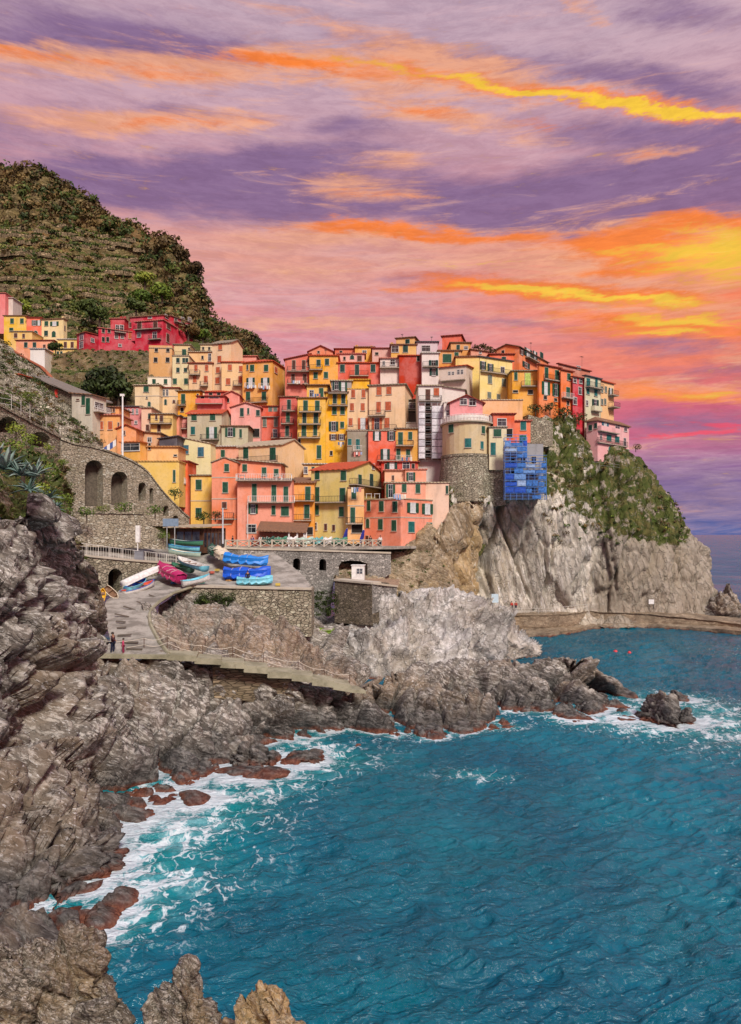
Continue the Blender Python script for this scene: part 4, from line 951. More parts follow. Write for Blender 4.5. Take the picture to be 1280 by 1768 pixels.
# ---- left of the town, zoom [200,560] x4.267
Z(200, 560, 4.267)
H('tan block with a toothed parapet and bare rubble band, top left of the town', (245, 415, 422), 180, 400, 168, 4, (222, 172, 112), A=[('eD', [295, 383], [262], 26, 34), ('eD', [300, 385], [188], 22, 30)], parapet=True, ov=.1)
H('low white house with two green windows under the toothed tan block', (236, 408, 414), 393, 480, 163, 4, (244, 232, 205), A=[('g', [283, 368], [422], 24, 34)], rc='beige', ov=.05)
H('tall pale cream house with pairs of dark green windows beside the toothed tan block', (418, 541, None), 236, 500, 165, 2, (226, 212, 160), A=[('k', [459], [266, 337], 22, 34), ('k', [502, 525], [266], 18, 34), ('k', [515], [337], 22, 32), ('g', [437, 519], [420], 26, 42)], ov=.15, D=6)
H('set back cream attic with a green door on a planted terrace', (430, 548, None), 152, 250, 174, 2, (232, 208, 156), A=[('g', [505], [208], 30, 48), ('bD', [565], [180], 10, 16)], bal=[(432, 545, 234)], D=5)
hh = H('orange cream attic with one dark door above the peach house', (540, 715, None), 205, 300, 173, 0, (240, 196, 132), A=[('bD', [640], [245], 14, 26), ('kd', [693], [243], 24, 56)], rc='beige', D=6)
on_roof(hh, ('i',))
H('small set back cream cube with two openings at the top of the left row', (625, 712, None), 150, 215, 180, 0, (236, 214, 168), A=[('bD', [645, 690], [178], 14, 22)], D=5, ant=660)
H('peach house with rust shutters and two small balconies left of the tall gabled tower', (540, 712, None), 288, 490, 164, 0, (240, 204, 158), A=[('r', [592, 671], [322], 24, 46), ('r', [583, 665], [405], 26, 52)], bal=[(545, 625, 372), (625, 682, 455)], rc='dred', D=7)
H('tall narrow cream tower with a pale blank gable on its right', (712, 850, 936), 132, 480, 163, -18, (240, 206, 160), roof='gable', rise=40, rc='gry', A=[('r', [771], [167], 28, 44), ('r', [765], [258], 28, 52), ('r', [754], [337], 26, 44), ('r', [751], [415], 30, 46)])
H('pink roofed attic behind the cream house with rust shutters', (850, 1036, None), 236, 300, 170, 0, (232, 160, 140), rc='pink', A=[('wd', [895], [258], 40, 26)], D=6, ant=1000)
H('cream house with rust shutters between the tower and the orange yellow house', (780, 940, None), 280, 520, 161, 0, (246, 206, 150), A=[('r', [842], [318], 26, 42), ('r', [926], [328], 26, 44), ('r', [829], [422], 30, 46), ('r', [919], [408], 28, 52)], bal=[(868, 938, 452)], rc='red', D=7)
H('orange yellow house with a hipped red roof and laundry on two balconies', (935, 1156, 1244), 272, 600, 156, -14, (236, 172, 78), roof='hip', rise=44, rc='red', A=[('k', [971], [318], 12, 36), ('g', [1006, 1109], [323], 32, 50), ('ko', [995, 1103], [425], 62, 62), ('g', [976, 1093], [528], 30, 62)], B=[('r', [1180], [338], 20, 46)], bal=[(958, 1028, 466, 'w', .8), (1060, 1132, 470, 'w', .8), (985, 1122, 576)], ant=1062)
H('cream house with one green shuttered window above a tiny arched one', (142, 322, None), 448, 640, 152, -4, (244, 214, 164), A=[('g', [225], [478], 36, 42), ('ga', [248], [590], 22, 36), ('bD', [230], [540], 10, 14)], band=[528], rc='beige', D=7)
H('cream annex with a loggia and small arched doors right of the green shuttered house', (322, 462, None), 470, 640, 154, 0, (240, 208, 158), A=[('bd', [355, 380], [504], 18, 48), ('ra', [313], [578], 16, 46), ('ka', [368], [574], 18, 40), ('ba', [430], [570], 16, 26)], band=[530], rc='dred', D=7)
H('mustard yellow house with one tall green door under a grey flat roof', (458, 620, 640), 490, 660, 150, -5, (242, 172, 36), rc='gry', A=[('g', [498], [550], 30, 74), ('bD', [605], [530], 12, 36), ('kD', [490], [630], 20, 28)], bal=[(465, 520, 598)], ov=.5)
H('coral house with a long terrace below a tiny red tiled attic', (602, 802, None), 532, 660, 148, 0, (226, 112, 102), rc='dred', A=[('bd', [725], [556], 72, 40), ('eD', [640], [540], 24, 16)], bal=[(595, 790, 586, 's')], D=6)
H('tiny red tiled attic perched on the coral terrace house', (655, 832, None), 500, 545, 152, 0, (214, 92, 82), roof='hip', rise=26, rc='red', A=[('bD', [700, 760], [514], 24, 18)], D=5)
H('rounded salmon house end right of the coral terrace house', (800, 912, None), 520, 640, 151, 3, (240, 150, 132), roof='gableA', rise=26, rc='pink', A=[('bD', [830], [560], 14, 30)], D=6)
H('light pink house with three dark windows and a stepped roof', (850, 1066, None), 612, 800, 146, 0, (250, 172, 160), roof='gableA', rise=34, rc='pink', A=[('k', [930], [648], 26, 60), ('k', [977], [640], 14, 44), ('k', [1055], [653], 28, 42), ('kD', [1035], [800], 50, 60)], D=6)
H('vermilion house with a white ledge across it left of the tall rose tower', (1066, 1208, None), 606, 850, 148, 0, (226, 98, 66), rc='dred', A=[('e', [1140, 1176], [640], 26, 60), ('e', [1098, 1180], [722], 24, 66), ('kd', [1175], [805], 30, 66)], bal=[(1066, 1208, 680, 's', .5), (1150, 1206, 838)], D=7)
H('grey beige house with a bright red roof, teal shutters and a dark balcony', (528, 780, 850), 656, 900, 141, -6, (198, 188, 156), roof='gable', rise=44, rc='red', A=[('g', [578, 715], [682], 38, 54), ('n', [570], [783], 32, 60), ('go', [708], [800], 76, 86)], bal=[(632, 764, 848)])
H('low grey wing with open green shutters and a planted roof terrace', (780, 975, None), 752, 880, 140, 0, (190, 184, 150), A=[('go', [845], [795], 72, 64), ('g', [921], [805], 20, 62)], rc='brn', D=6)
H('pale yellow house with three blue shuttered windows and a falling roofline', (450, 700, 742), 880, 1110, 131, -6, (250, 230, 172), roof='shedL', rise=56, rc='beige', A=[('u', [516], [923], 42, 64), ('u', [628], [940], 42, 66), ('u', [563], [1062], 40, 66)], ov=.2)
H('yellow cottage with one green shuttered window under the pale yellow house', (553, 716, None), 1115, 1500, 121, 0, (240, 198, 92), rc='gry', A=[('g', [612], [1182], 40, 72), ('g', [612], [1385], 40, 66)], band=[1300], D=6, ov=.3)
H('narrow vermilion house with a white balcony beside the curving stone wall', (470, 530, None), 1012, 1420, 120, 0, (238, 110, 62), rc='dred', A=[('b', [490], [1080], 12, 70), ('b', [500], [1260], 10, 60)], bal=[(440, 520, 1175, 'w', 1.2)], D=6)
H('long honey yellow house rising straight behind the curved stone ramp', (120, 468, None), 1012, 1320, 116, 0, (250, 204, 106), rc=(240, 190, 110), A=[('g', [432], [1118], 14, 90), ('eD', [440], [966], 20, 10)], D=6, ov=.15)
H('small orange belvedere with a timber loggia above the honey yellow house', (40, 180, 232), 868, 1040, 119, -12, (246, 184, 92), rc=(232, 130, 70), A=[('bd', [110], [905], 130, 56)], ov=.3)
H('low honey coloured cube with a shallow terrace wall right of the belvedere', (235, 460, None), 905, 1040, 121, 0, (238, 188, 116), rc=(222, 160, 100), A=[('bD', [250], [900], 14, 50), ('eD', [440], [968], 22, 12)], D=5)
H('rose pink house with a row of five small dark windows', (18, 190, None), 608, 760, 142, 0, (226, 134, 130), rc='slate', A=[('bd', [40, 68, 98, 128, 158], [642], 14, 34), ('kd', [90, 150], [722], 16, 22)], D=6)
H('small cream pink house between the rose pink house and the yellow balcony house', (190, 262, None), 615, 800, 140, 0, (240, 200, 170), A=[('k', [247], [678], 14, 36), ('b', [235], [762], 22, 48)], rc='beige', D=6)
H('pale yellow house with a long dark balcony and a maroon window', (258, 420, None), 662, 830, 139, 0, (244, 204, 120), A=[('b', [300], [685], 14, 34), ('b', [338], [695], 24, 46), ('b', [320], [766], 24, 52)], bal=[(256, 416, 732)], rc='gry', D=6)
H('little salmon house under a grey lean to roof', (412, 470, None), 690, 830, 142, 0, (236, 152, 120), roof='shedR', rise=14, A=[('kd', [432], [790], 30, 30)], D=5)
H('pink balcony house with a dark window left of the grey beige house', (455, 532, None), 690, 860, 144, 0, (222, 150, 140), rc='gry', A=[('kd', [475], [730], 16, 36)], bal=[(452, 530, 770)], D=5)
H('slate roofed shed wedged between honey yellow and pale yellow walls', (322, 452, None), 845, 920, 127, 0, (86, 84, 92), roof='shedR', rise=18, rc='slate', D=5)
H('low brown roofed house with a maroon awning above the honey yellow cubes', (150, 330, None), 806, 900, 128, 0, (220, 170, 120), roof='shedL', rise=14, rc='brn', A=[('bd', [250], [850], 30, 34)], D=5)
H('small orange house with tiled cap beside the flagpole', (10, 150, None), 770, 890, 124, 0, (240, 160, 96), roof='gableA', rise=30, rc='red', A=[('b', [60], [800], 20, 30)], D=5)
H('rosy low house with one green window under a white roof slab', (735, 905, None), 902, 1100, 134, 0, (236, 166, 132), rc='wht', A=[('g', [790], [952], 30, 52)], ov=.5, D=6)

# ---- orange strip below the shed, zoom [0,680] x3.765
Z(0, 680, 3.765)
H('peach house with two orange shutters behind the white flagpole', (645, 780, None), 140, 400, 126, 0, (246, 178, 110), A=[('r', [663], [206], 20, 52), ('r', [718], [206], 28, 52), ('b', [775], [212], 10, 50)], rc='pink', D=6)
H('orange upper storey with three small windows above the peach flagpole house', (682, 775, None), 88, 200, 132, 0, (246, 170, 98), A=[('b', [715], [106], 26, 28), ('b', [742], [106], 12, 24)], rc='brn', D=6)

# ---- middle of the town, zoom [400,560] x4.923
Z(400, 560, 4.923)
H('tall rose tower with a column of dark doors and three balconies', (410, 560, None), 618, 1010, 143, 0, (212, 96, 80), rc='brn', A=[('k', [489], [682], 32, 84), ('g', [480], [790], 32, 84), ('k', [473], [906], 32, 90)], bal=[(432, 545, 738), (425, 530, 846), (415, 515, 965)], D=7)
H('salmon house with maroon doors and stacked balconies under a sloping red roof', (455, 668, None), 300, 640, 152, 0, (228, 122, 98), roof='shedR', rise=45, rc='dred', A=[('b', [530, 615], [345], 30, 80), ('b', [524, 622], [460], 28, 74), ('b', [652], [330], 14, 60)], bal=[(475, 662, 402), (478, 655, 508)], D=7)
H('coral gabled attic standing behind the orange yellow house', (655, 862, None), 232, 300, 160, 0, (230, 140, 100), roof='gableA', rise=48, rc='dred', A=[('bD', [740], [236], 20, 18)], D=6)
H('orange yellow house with two pairs of green windows below the coral gable', (662, 905, None), 268, 540, 151, 0, (242, 172, 44), rc='red', A=[('k', [740], [328], 34, 52), ('k', [812], [320], 34, 54), ('g', [715], [435], 34, 54), ('g', [803], [432], 34, 54)], bal=[(665, 775, 388)], D=7, ant=792)
H('salmon red house with three grey framed windows under a terrace of white walls', (905, 1275, None), 330, 520, 151, 0, (226, 102, 78), rc='red', A=[('k', [943, 1203], [374], 38, 62), ('k', [1067], [390], 36, 94)], bal=[(1005, 1165, 440)], D=7)
H('pinkish terrace house with arched openings above the salmon red house', (905, 1130, None), 252, 340, 159, 0, (232, 176, 160), rc='pink', A=[('eD', [960], [290], 20, 30), ('ka', [1025], [280], 34, 36), ('b', [1088], [290], 36, 46)], D=5)
H('long back row house with dark red tiles and a mustard end', (880, 1050, None), 210, 260, 168, 0, (226, 120, 90), roof='shedB', rise=10, rc='dred', A=[('bD', [930], [235], 24, 18)], D=6)
H('mustard attic with chimneys on the skyline behind the salmon red house', (1050, 1212, None), 196, 270, 167, 0, (238, 176, 70), rc='brn', A=[('kd', [1130], [232], 36, 20)], D=6, chim=[(1062, 22, 30), (1190, 20, 24)])
H('bright yellow tower with green doors and three long balconies in the middle of the town', (562, 800, None), 628, 1150, 138, 0, (246, 190, 64), rc='brn', A=[('g', [630], [690], 38, 84), ('g', [730], [692], 38, 86), ('k', [620], [795], 34, 90), ('k', [718], [795], 36, 90), ('g', [616], [905], 38, 92), ('g', [712], [900], 34, 92), ('bD', [573], [995], 20, 36), ('g', [744], [1085], 40, 112)], bal=[(575, 765, 746), (572, 760, 850), (570, 755, 965)], D=6, chim=[])
H('yellow roof storey with a laundry terrace on top of the bright yellow tower', (640, 815, None), 520, 650, 144, 0, (240, 190, 84), rc='brn', A=[('kd', [682], [588], 34, 56), ('g', [763], [583], 34, 84)], D=6, ov=.5)
H('golden house with many unequal openings between the yellow tower and the cream block', (800, 985, None), 580, 1150, 139, 0, (246, 184, 28), rc='brn', A=[('k', [878, 950], [634], 34, 78), ('g', [875, 944], [734], 36, 62), ('ko', [868], [867], 72, 80), ('g', [941], [855], 34, 54), ('bo', [865], [958], 66, 50), ('bo', [935], [958], 64, 50), ('eD', [848], [1095], 22, 36)], bal=[(825, 990, 692), (825, 985, 588)], D=7, chim=[])
H('grey rooftop room with white framed open windows on top of the golden house', (850, 1020, None), 482, 600, 142, 0, (168, 162, 156), rc='beige', A=[('ko', [892], [522], 60, 66), ('go', [950], [530], 56, 80)], D=5)
H('cream gabled house with two tall green doors and a blank sunlit side', (60, 432, 618), 1022, 1400, 127, -26, (250, 204, 152), roof='gable', rise=62, rc='beige', A=[('g', [123], [1090], 42, 100), ('g', [352], [1100], 46, 104)], bal=[(60, 395, 1168, 'i', .7)], ov=.3)
H('small ochre house with a white terrace below the bright yellow tower', (612, 800, None), 1190, 1330, 128, 0, (240, 196, 120), rc='wht', A=[('wd', [625], [1240], 30, 60), ('g', [694], [1240], 24, 60)], D=6)

# ---- zoom [600,560] x4.923
Z(600, 560, 4.923)
H('narrow golden attic on the left shoulder of the cream block', (20, 186, None), 474, 600, 143, 0, (246, 186, 40), rc=(240, 180, 60), D=6)
H('narrow cream wing with rust shutters left of the big cream block', (0, 184, None), 552, 905, 139, 0, (240, 204, 158), rc=(240, 190, 90), A=[('r', [50, 138], [590], 34, 68), ('r', [40, 131], [703], 34, 62), ('r', [28], [830], 34, 66), ('ro', [133], [845], 78, 98)], bal=[(-10, 180, 902)], D=7, ov=.1)
H('big cream block with rust shutters and a brown side wall', (184, 490, 604), 512, 905, 137, -10, (242, 206, 162), rc='gry', A=[('r', [270], [567], 42, 68), ('r', [354], [563], 42, 66), ('r', [266], [705], 38, 90), ('r', [347], [695], 46, 74), ('ro', [252], [850], 84, 108), ('r', [337], [838], 40, 84)], bal=[(182, 325, 778), (185, 420, 900)])
H('bare rubble stone house with two teal windows', (0, 176, None), 908, 1190, 134, 0, (150, 142, 120), rc='gry', A=[('n', [20], [1000], 32, 56), ('n', [90], [1020], 34, 90)], bal=[(50, 125, 1078, 'w')], D=6, ov=.1)
H('coral house with open dark shutters under the big cream block', (178, 412, None), 908, 1200, 133, 0, (236, 106, 72), rc='gry', A=[('ko', [252], [950], 64, 72), ('ko', [376], [950], 68, 72), ('ko', [322], [1105], 72, 88)], bal=[(255, 410, 1158)], D=6, ov=.15)
H('slim ochre house with green shutters and a striped awning balcony', (412, 604, None), 888, 1200, 133, 0, (232, 172, 78), rc='gry', A=[('g', [452], [970], 38, 104), ('g', [535], [948], 36, 64), ('g', [433], [1105], 36, 96), ('g', [517], [1100], 34, 72)], bal=[(412, 562, 1032), (412, 545, 1160, 'w')], D=6)
H('deep red ground storey with dark doorways behind the rooftop tables', (290, 600, None), 1172, 1290, 127, 0, (204, 62, 44), rc='dred', A=[('ko', [380], [1205], 80, 66), ('kd', [500], [1200], 60, 60), ('bD', [330, 560], [1210], 24, 44)], D=5)
H('white terrace and rocky lean to in the gap beside the scaffolded tower', (412, 604, None), 840, 900, 139, 0, (238, 230, 214), rc='wht', D=5, ov=.2)
H('grey slatted shed in the dark gap above the slim ochre house', (470, 604, None), 650, 850, 143, 0, (120, 110, 98), roof='shedR', rise=10, rc='gry', A=[('kd', [480], [690], 26, 60), ('kd', [555], [690], 60, 44)], bal=[(480, 600, 735, 'i')], D=5)
H('white house with a railed balcony right of the terrace houses', (280, 440, None), 292, 480, 150, 0, (234, 216, 204), rc='pink', A=[('kd', [385], [322], 40, 44), ('kd', [310], [330], 18, 36)], bal=[(275, 438, 372)], D=6)
H('deep vermilion windowless block on the skyline row', (440, 632, None), 268, 560, 149, 0, (196, 62, 34), rc='red', A=[('bD', [603], [290], 24, 46)], D=7)
H('dark tiled back house with a pinkish wall left of the yellow skyline house', (212, 370, None), 205, 300, 162, 0, (222, 176, 160), roof='shedB', rise=14, rc='dred', A=[('bD', [250], [250], 26, 22)], D=6)
H('yellow skyline house with dark openings and a cockerel vane chimney', (372, 586, None), 175, 300, 160, 0, (232, 184, 100), rc='brn', A=[('kd', [405], [210], 60, 54), ('k', [494], [208], 42, 58)], D=7, chim=[(382, 24, 36)])
H('small ochre penthouse with a gable on top of the yellow skyline house', (415, 572, 640), 110, 180, 163, -15, (230, 176, 96), roof='gable', rise=6, rc='brn', A=[('k', [512], [146], 36, 38)], chim=[(412, 16, 24)], ant=428)
H('lavender grey house with one wide dark window on the skyline', (588, 768, None), 152, 260, 160, 0, (216, 196, 200), rc='slate', A=[('kd', [668], [205], 74, 50)], D=7, ant=728)
H('white house with dark shuttered windows squeezed between vermilion and mustard walls', (634, 776, None), 246, 500, 147, 0, (236, 222, 214), rc='wht', A=[('ko', [732], [330], 70, 50), ('ko', [735], [405], 66, 58)], bal=[(640, 770, 362)], D=6)
H('orange red cube with a chimney, highest on the skyline', (806, 968, 1016), 92, 190, 166, -15, (236, 100, 60), rc='dred', chim=[(905, 14, 34), (842, 12, 20)])
H('mustard upper storey with a sloping roof below the orange red cube', (880, 1048, None), 158, 240, 160, 0, (222, 158, 80), rc='brn', A=[('k', [942], [196], 26, 40), ('kd', [1008], [200], 34, 26)], D=6)
H('mustard house with a wide dark green window under a brown eave', (776, 968, None), 226, 400, 152, 0, (222, 160, 84), rc='brn', A=[('g', [848], [290], 72, 74), ('g', [928], [270], 36, 62)], D=7)
H('pinkish rooftop storey with small windows left of the pine tree', (1050, 1195, None), 215, 300, 158, 0, (226, 160, 130), rc='brn', A=[('kd', [1130], [235], 18, 30)], roof='shedR', rise=-20, D=6)
H('weathered whitish house with a red tiled roof and a blank mauve gable', (775, 1010, 1118), 350, 560, 145, -22, (222, 204, 186), roof='gable', rise=26, rc='red', A=[('kd', [868, 898], [423], 22, 40), ('wd', [945, 975], [408], 20, 46)], bal=[(800, 1005, 478, 's')])
H('white gabled hall with a long sloping roof right of the scaffolded tower', (806, 1000, 1085), 560, 700, 139, -10, (238, 228, 218), roof='shedL', rise=36, rc='gry', D=6)

# ---- right end, zoom [800,560] x4.267
Z(800, 560, 4.267)
H('pale yellow house with a row of dark attic windows and a long balcony line', (120, 122, 362), 240, 640, 144, -62, (248, 220, 140), rc='slate', B=[('ew', [197, 299], [405, 430], 28, 58)][:0] + [('e', [197], [405], 28, 60), ('e', [299], [430], 26, 56), ('e', [192], [522], 26, 46), ('e', [260], [535], 26, 40), ('ko', [142], [302], 40, 56), ('ko', [200], [318], 44, 54), ('kd', [290], [336], 26, 44)], balB=[(125, 360, 362, 'i', .7)], D=10)
H('pale yellow flank wall with no windows behind the mauve gable', (-55, 118, None), 238, 560, 150, -4, (244, 214, 128), rc='brn', D=6)
H('orange gabled house with dark shuttered windows crowning the right end of the ridge', (230, 412, 628), 165, 420, 160, -35, (246, 138, 80), roof='gableA', rise=30, rc='brn', A=[('bD', [294], [210], 20, 34)], B=[('bo', [430], [197], 32, 52), ('ko', [478], [210], 56, 60), ('ko', [527], [228], 30, 56), ('k', [577], [232], 24, 50), ('ko', [462], [300], 50, 40)], balB=[(455, 540, 262)], ant=385)
H('red orange wing with one balconied window left of the orange gabled house', (195, 372, None), 222, 420, 150, 0, (240, 110, 56), rc='dred', A=[('k', [300], [270], 30, 60)], bal=[(270, 345, 310)], D=6)
H('yellow orange house with a lime green blind', (362, 548, None), 345, 600, 142, 0, (244, 174, 48), rc='gry', A=[('y', [475], [405], 40, 88), ('g', [388], [382], 24, 60), ('bD', [495], [500], 34, 30), ('bD', [385], [495], 34, 18)], bal=[(425, 545, 458)], D=7)
H('bright orange house with two rows of dark green shutters', (548, 560, 716), 298, 620, 140, -58, (246, 132, 56), rc='dred', B=[('g', [613], [357], 26, 76), ('g', [690], [374], 30, 70), ('go', [608], [470], 54, 96), ('go', [680], [484], 44, 88), ('bD', [604], [540], 24, 26), ('bD', [680], [556], 22, 22)], balB=[(590, 715, 412, 'i', .6)], D=9)
H('vivid orange house with a small railed balcony left of the crimson house', (716, 720, 808), 336, 640, 142, -56, (246, 122, 46), rc='dred', B=[('g', [777], [387], 24, 48), ('g', [772], [500], 26, 70), ('bD', [771], [580], 18, 30)], balB=[(722, 800, 545, 'w', .8)], D=8)
H('mauve house with a sloping brown roof standing behind the orange houses', (700, 702, 935), 292, 420, 154, -52, (204, 132, 108), roof='flat', rc='dred', B=[('bd', [850], [320], 26, 24)], ant=756)
H('crimson house with white framed windows', (806, 808, 892), 388, 680, 143, -55, (206, 40, 56), rc='dred', B=[('ed', [822], [412], 22, 36), ('ed', [864], [418], 20, 34), ('ed', [860], [490], 24, 54), ('ed', [818], [563], 26, 52)], D=7)
H('cream and sea green house with balconies at the right end of the row', (892, 900, 1012), 380, 690, 144, -52, (216, 214, 180), rc='slate', B=[('n', [920], [430], 26, 66), ('n', [980], [430], 18, 80), ('n', [918], [495], 22, 40), ('n', [976], [505], 22, 50), ('ed', [912], [580], 16, 40), ('ko', [972], [585], 44, 60)], balB=[(900, 1010, 470, 'i'), (940, 998, 640, 's', .9)])
H('peach house last in the row, with a railed rear balcony', (1010, 1014, 1110), 418, 700, 148, -50, (244, 196, 140), roof='flat', rc='red', B=[('e', [1020, 1050], [480], 14, 44), ('e', [1015, 1045], [570], 14, 44), ('ko', [1085], [500], 26, 60)], balB=[(1065, 1112, 525, 'i', 1.2), (1065, 1110, 615, 'i', 1.6)])
H('low peach terrace house above the round bastion', (140, 438, None), 560, 760, 134, 0, (250, 190, 134), rc='beige', D=7, ov=.15)
H('vermilion hut with a brown window tucked behind the bastion roof', (222, 378, None), 662, 860, 128, 0, (228, 98, 56), rc='dred', A=[('bd', [285], [722], 64, 56), ('kD', [340], [800], 46, 60)], D=5, base=.3)
H('orange cottage with teal windows above the blue scaffold', (378, 496, None), 712, 900, 129, -4, (244, 116, 60), rc='pink', A=[('n', [443], [747], 38, 62), ('n', [440], [845], 50, 56)], D=5, base=.3)
H('cream tower wing with green shutters beside the round bastion', (192, 320, None), 760, 1060, 126, 0, (228, 218, 178), rc='gry', A=[('g', [252], [800], 56, 56), ('n', [221], [918], 38, 90)], D=7, ov=.25, base=.3)
pk = H('pink and white villa alone on the right shoulder of the cliff', (908, 990, 1222), 712, 985, 140, -48, (238, 178, 176), roof='hip', rise=36, rc='brn', A=[('k', [938], [762], 24, 40), ('k', [978], [747], 20, 36)], B=[('uo', [1045], [748], 44, 72), ('kd', [1136], [757], 32, 46), ('kd', [1195], [767], 22, 44), ('ed', [1014], [825], 14, 40), ('n', [1073], [836], 34, 46), ('n', [1133], [848], 32, 44), ('kd', [1190], [868], 18, 60), ('na', [1083], [925], 28, 60), ('na', [1155], [932], 28, 48), ('kd', [1215], [940], 12, 40)], balB=[(990, 1130, 795, 's', .8), (985, 1200, 885, 'i', .5)], base=.6)

# ---- waterfront, zoom [340,740] x4.923
Z(340, 740, 4.923)
H('large salmon gabled house with light storey bands at the left of the waterfront', (128, 345, None), 290, 1010, 115, 0, (240, 140, 96), roof='gableA', rise=42, rc='gry', A=[('g', [255], [333], 40, 64), ('g', [243], [500], 46, 88), ('b', [235], [650], 36, 50)], bal=[(190, 320, 765)], band=[415, 597, 770], D=8, ov=.2)
H('coral pink three storey house with tall green doors and a white railed terrace', (345, 808, None), 432, 1010, 113.5, 0, (248, 154, 122), rc='gry', A=[('g', [490], [545], 42, 150), ('g', [656], [555], 38, 148), ('g', [758], [562], 38, 136), ('go', [480], [683], 76, 76), ('g', [653], [693], 34, 78), ('g', [750], [702], 66, 76), ('kd', [465], [850], 76, 70)], bal=[(440, 835, 625, 'w', 1.0), (340, 812, 440, 'w', 1.1)], D=8, ov=.15)
H('set back top storey of the coral house under a long beige roof', (300, 716, None), 300, 440, 117, 0, (242, 150, 112), roof='shedL', rise=36, rc='beige', A=[('g', [408], [335], 40, 60), ('g', [573], [365], 38, 70), ('g', [676], [375], 36, 66)], D=6, ov=.5)
H('orange house with a grey tiled roof and green doors between coral and olive houses', (808, 1000, None), 462, 1010, 117, 0, (242, 164, 62), roof='shedB', rise=66, rc='brn', A=[('g', [945], [553], 44, 118), ('g', [936], [705], 42, 112), ('bD', [955], [870], 60, 60)], bal=[(810, 1000, 612), (808, 975, 778)], D=7)
Z(560, 740, 4.923)
H('olive yellow gabled house with a bright red tiled roof on the waterfront', (-110, 215, 516), 345, 950, 116, -24, (222, 202, 122), roof='gable', rise=98, rc='red', A=[('g', [-58], [393], 40, 82), ('g', [165], [400], 44, 84), ('g', [-62], [560], 42, 124), ('g', [157], [568], 44, 126), ('g', [-66], [693], 42, 82), ('g', [148], [707], 40, 82), ('kd', [-80], [830], 40, 60), ('b', [14], [838], 22, 54), ('b', [82], [844], 22, 50)], B=[('g', [302], [442], 28, 96), ('k', [400], [440], 30, 108), ('ed', [416], [322], 22, 46)], bal=[(-110, 190, 625)], balB=[(210, 470, 492, 'i', 1.4)], chim=[(-10, 16, 26), (15, 14, 26)])
H('peach annex with a shaded ground floor bay between olive and pink houses', (200, 338, None), 508, 950, 113.5, 0, (246, 184, 116), rc='brn', A=[('g', [252], [556], 42, 84), ('g', [243], [735], 42, 130), ('kD', [280], [850], 90, 70)], bal=[(180, 332, 806, 'i', .9)], band=[655], D=5, ov=.1)
H('big pink waterfront house with a blank sunlit right side and one red door', (338, 650, 925), 598, 1100, 113, -42, (250, 150, 118), rc='beige', A=[('g', [380], [655], 30, 88), ('gs', [488], [660], 38, 90), ('gs', [603], [664], 40, 90), ('ga', [371], [806], 30, 84), ('g', [480], [814], 36, 88), ('g', [595], [824], 38, 90), ('b', [366], [952], 24, 84), ('bD', [472], [966], 32, 60)], B=[('go', [752], [673], 92, 86), ('go', [898], [684], 92, 86), ('n', [740], [836], 52, 88), ('n', [893], [843], 44, 88), ('R', [728], [1016], 38, 90)], ov=.15, band=[756])
H('upper storey of the pink waterfront house with a railed roof terrace', (522, 862, None), 462, 640, 118, 0, (246, 170, 140), rc='beige', A=[('go', [565], [530], 74, 112), ('gs', [680], [506], 36, 70), ('gs', [797], [510], 38, 76)], D=7, ov=.3)
H('blank pink block joining the waterfront house to the cliff', (860, 1060, 1150), 462, 980, 119, -6, (255, 206, 178), rc='beige', A=[('gs', [1070], [520], 20, 70)], ov=.2)
H('small pink rooftop room with an open green window above the waterfront house', (690, 868, 905), 350, 470, 122, 0, (246, 164, 132), rc='pink', A=[('go', [737], [408], 68, 74)], ov=.2)
hh = H('low cream pink roof block behind the terrace of the waterfront house', (515, 700, None), 356, 480, 123, 0, (248, 186, 150), rc='pink', A=[('b', [585], [420], 20, 40)], D=5)

# ---- far left group, zoom [0,480] x4
Z(0, 480, 4.0)
H('pink house cut by the left edge above the yellow one', (-60, 38, None), 105, 280, 230, 0, (240, 136, 132), group=G_LEFT, D=9, rc='pink')
H('small white hut beside the pink house at the left edge', (38, 90, None), 140, 190, 232, 0, (226, 214, 200), group=G_LEFT, D=6, rc='wht')
H('yellow house with two green windows in the far left row', (28, 184, None), 262, 400, 222, 0, (246, 196, 66), group=G_LEFT, A=[('g', [85, 153], [297], 24, 36), ('g', [80], [358], 26, 28)], rc='brn', D=8)
H('coral house with white framed windows in the far left row', (184, 288, None), 275, 420, 221, 0, (242, 120, 86), group=G_LEFT, A=[('eo', [240], [310], 34, 34), ('eo', [270], [310], 26, 34), ('ka', [248], [385], 28, 40)], rc='dred', D=8)
H('cream house with a chimney at the right of the far left row', (288, 440, 462), 282, 430, 220, -8, (250, 220, 160), group=G_LEFT, A=[('g', [322], [315], 26, 32), ('go', [378], [316], 56, 30), ('k', [320], [382], 24, 34), ('ga', [373], [388], 26, 40)], B=[('b', [448], [345], 8, 30)], rc='brn', chim=[(425, 12, 16)])
H('low yellow house with one small window below the yellow and coral row', (75, 222, None), 370, 470, 214, 0, (246, 200, 110), group=G_LEFT, A=[('b', [110], [397], 22, 32), ('b', [165], [400], 16, 28)], rc='beige', D=7)
H('peach house with three dark windows under a terrace of plants', (112, 372, None), 432, 540, 206, 0, (242, 164, 122), group=G_LEFT, A=[('k', [180, 240], [462], 24, 36), ('b', [308, 340], [475], 18, 30)], rc='dred', D=7)
H('small white walled yard building below the peach house', (210, 310, None), 490, 580, 198, 0, (240, 234, 224), group=G_LEFT, rc='wht', D=5)
H('yellow house with white rail on its flat roof beside the small crimson house', (400, 532, None), 425, 520, 206, 0, (248, 208, 110), group=G_LEFT, A=[('b', [453, 500], [462], 20, 40)], rc='wht', D=7)
